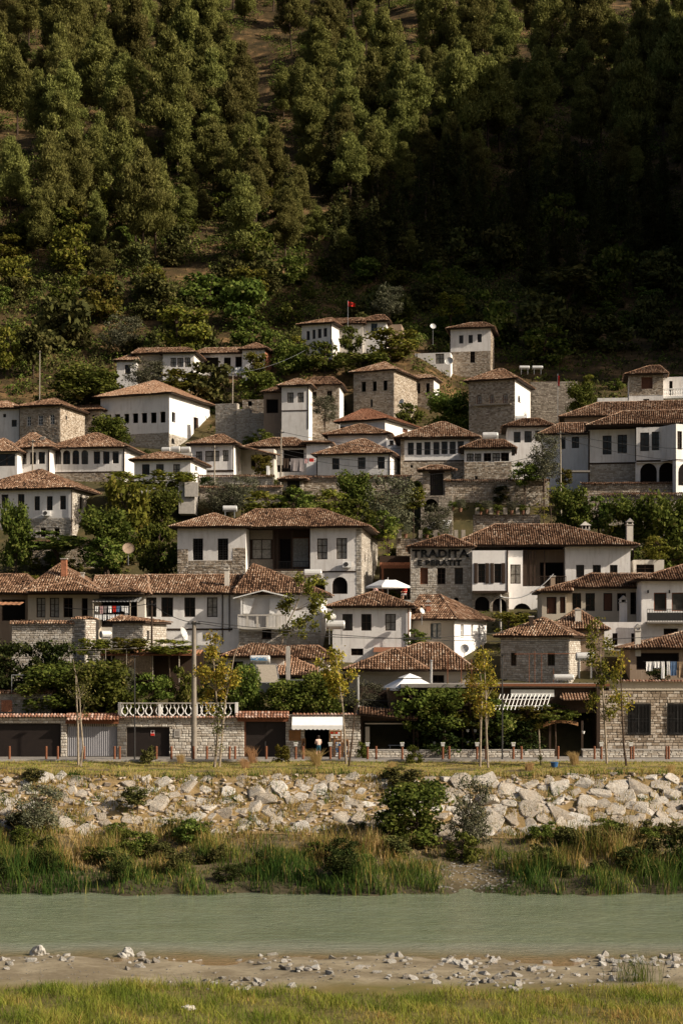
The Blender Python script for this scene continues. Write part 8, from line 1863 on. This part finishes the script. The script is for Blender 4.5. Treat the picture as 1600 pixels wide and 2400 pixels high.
for k in range(44):
    a = P(272 + k * 1.95, 0, 130).x; mb.box(W, a - .03, a + .025, 129.72 + .01 * (k % 3), 129.75 + .01 * (k % 3), P(0, 1580, 130).z, za - .13)
mb.build('reed_screen', M['reedmat'], e)
for x in (244, 262, 358, 420): mb = MB(); mb.tube([P(x, 1600, 129.8), P(x, 1534, 129.8)], .05, 6); mb.build('post', M['wood_grey'], e)
stone_wall('stone_pillar', 'white stone pillar left of the rusty roofed shack', 129.4, 206, 233, 1526, 1600, yaw=-8, thick=.8, sm='stone_white', coping=False, mort='mortar_light', cat='pillar')
stone_wall('garden_wall', 'weathered pale garden wall above the black garage door', 127.6, -30, 120, 1626, 1668, yaw=0, sm='stone_white', coping=True, mort='mortar_light')
e = empty('brick_stack', P(14, 1668, 127), 'stack of orange bricks beside the pale garden wall', 'brick stack')
for k in range(9):
    for q in range(5):
        mb = MB(); c = P(3, 1668, 127); mb.box(lambda a, b_, z: c + Vector((a, b_, z)), q * .17 + (.05 if k % 2 else 0), q * .17 + .155 + (.05 if k % 2 else 0), -.1, .1, k * .1, k * .1 + .09); mb.build('brick', M['brick'], e)
# pergola poles in gardens
def frame(label, segs, D, m='metal', r=.03, name='pergola_frame'):
    e = empty(name, P(segs[0][0], segs[0][3], D), label, 'pergola', 'garden pergolas'); 
    for (a, c, x, y) in segs: mb = MB(); mb.tube([P(a, c, D), P(x, y, D)], r, 5); mb.build('bar', M[m], e)
frame('thin metal pergola frame over the citrus tree', [(28, 1582, 28, 1660), (28, 1582, 210, 1584)], 127.4); frame('thin metal frame right of NOBEL tank', [(677, 1594, 677, 1668), (677, 1594, 770, 1594), (677, 1632, 740, 1632), (711, 1594, 711, 1640)], 127.2); frame('rusty red poles in front of the stone cottage', [(1239, 1535, 1239, 1600), (1252, 1526, 1252, 1606), (1268, 1534, 1268, 1606), (1296, 1567, 1296, 1600), (1205, 1533, 1350, 1532)], 128.5, 'wood_red', .025); frame('rusty poles beside large parasol roof', [(1048, 1530, 1048, 1610), (1080, 1545, 1080, 1610), (1104, 1545, 1104, 1605)], 128, 'wood_red', .03); frame('vine pergola bars at the left pillar', [(165, 1524, 165, 1600), (165, 1524, 320, 1520), (248, 1522, 248, 1570), (297, 1521, 297, 1575)], 129.2, 'wood_grey', .025)
frame('concrete posts of vine pergola before small white house', [(337, 1118, 337, 1160), (389, 1118, 389, 1160), (337, 1128, 460, 1126)], 186, 'concrete', .09)
mb = MB(); c = P(440, 1185, 186); mb.box(lambda a, b_, z: c + Vector((a, b_, z)), -.9, .9, -1, 3, -1, 2.6); mb.box(lambda a, b_, z: c + Vector((a, b_, z)), -.2, 1.3, -1.3, -1.001, .9, 2.5); o = mb.build('concrete_balcony', M['concrete']); tag(o, 'small raw concrete balcony block right of the vine pergola', 'balcony')
e = empty('terrace_awning', P(1020, 1240, 172), 'white sloping awning on the stone terrace above TRADITA', 'awning'); mb = MB(); mb.poly([P(1000, 1237, 171.5), P(1050, 1237, 171.5), P(1058, 1219, 174), P(1020, 1219, 174)]); mb.poly([P(1000, 1240, 171.5), P(1050, 1240, 171.5), P(1050, 1237, 171.5), P(1000, 1237, 171.5)]); mb.build('canopy', M['white_cloth'], e); mb = MB()
for x in (1002, 1048): mb.tube([P(x, 1262, 171.5), P(x, 1238, 171.5)], .04, 5)
mb.build('post', M['metal_dark'], e)
# terrace cafe opening between the two big houses
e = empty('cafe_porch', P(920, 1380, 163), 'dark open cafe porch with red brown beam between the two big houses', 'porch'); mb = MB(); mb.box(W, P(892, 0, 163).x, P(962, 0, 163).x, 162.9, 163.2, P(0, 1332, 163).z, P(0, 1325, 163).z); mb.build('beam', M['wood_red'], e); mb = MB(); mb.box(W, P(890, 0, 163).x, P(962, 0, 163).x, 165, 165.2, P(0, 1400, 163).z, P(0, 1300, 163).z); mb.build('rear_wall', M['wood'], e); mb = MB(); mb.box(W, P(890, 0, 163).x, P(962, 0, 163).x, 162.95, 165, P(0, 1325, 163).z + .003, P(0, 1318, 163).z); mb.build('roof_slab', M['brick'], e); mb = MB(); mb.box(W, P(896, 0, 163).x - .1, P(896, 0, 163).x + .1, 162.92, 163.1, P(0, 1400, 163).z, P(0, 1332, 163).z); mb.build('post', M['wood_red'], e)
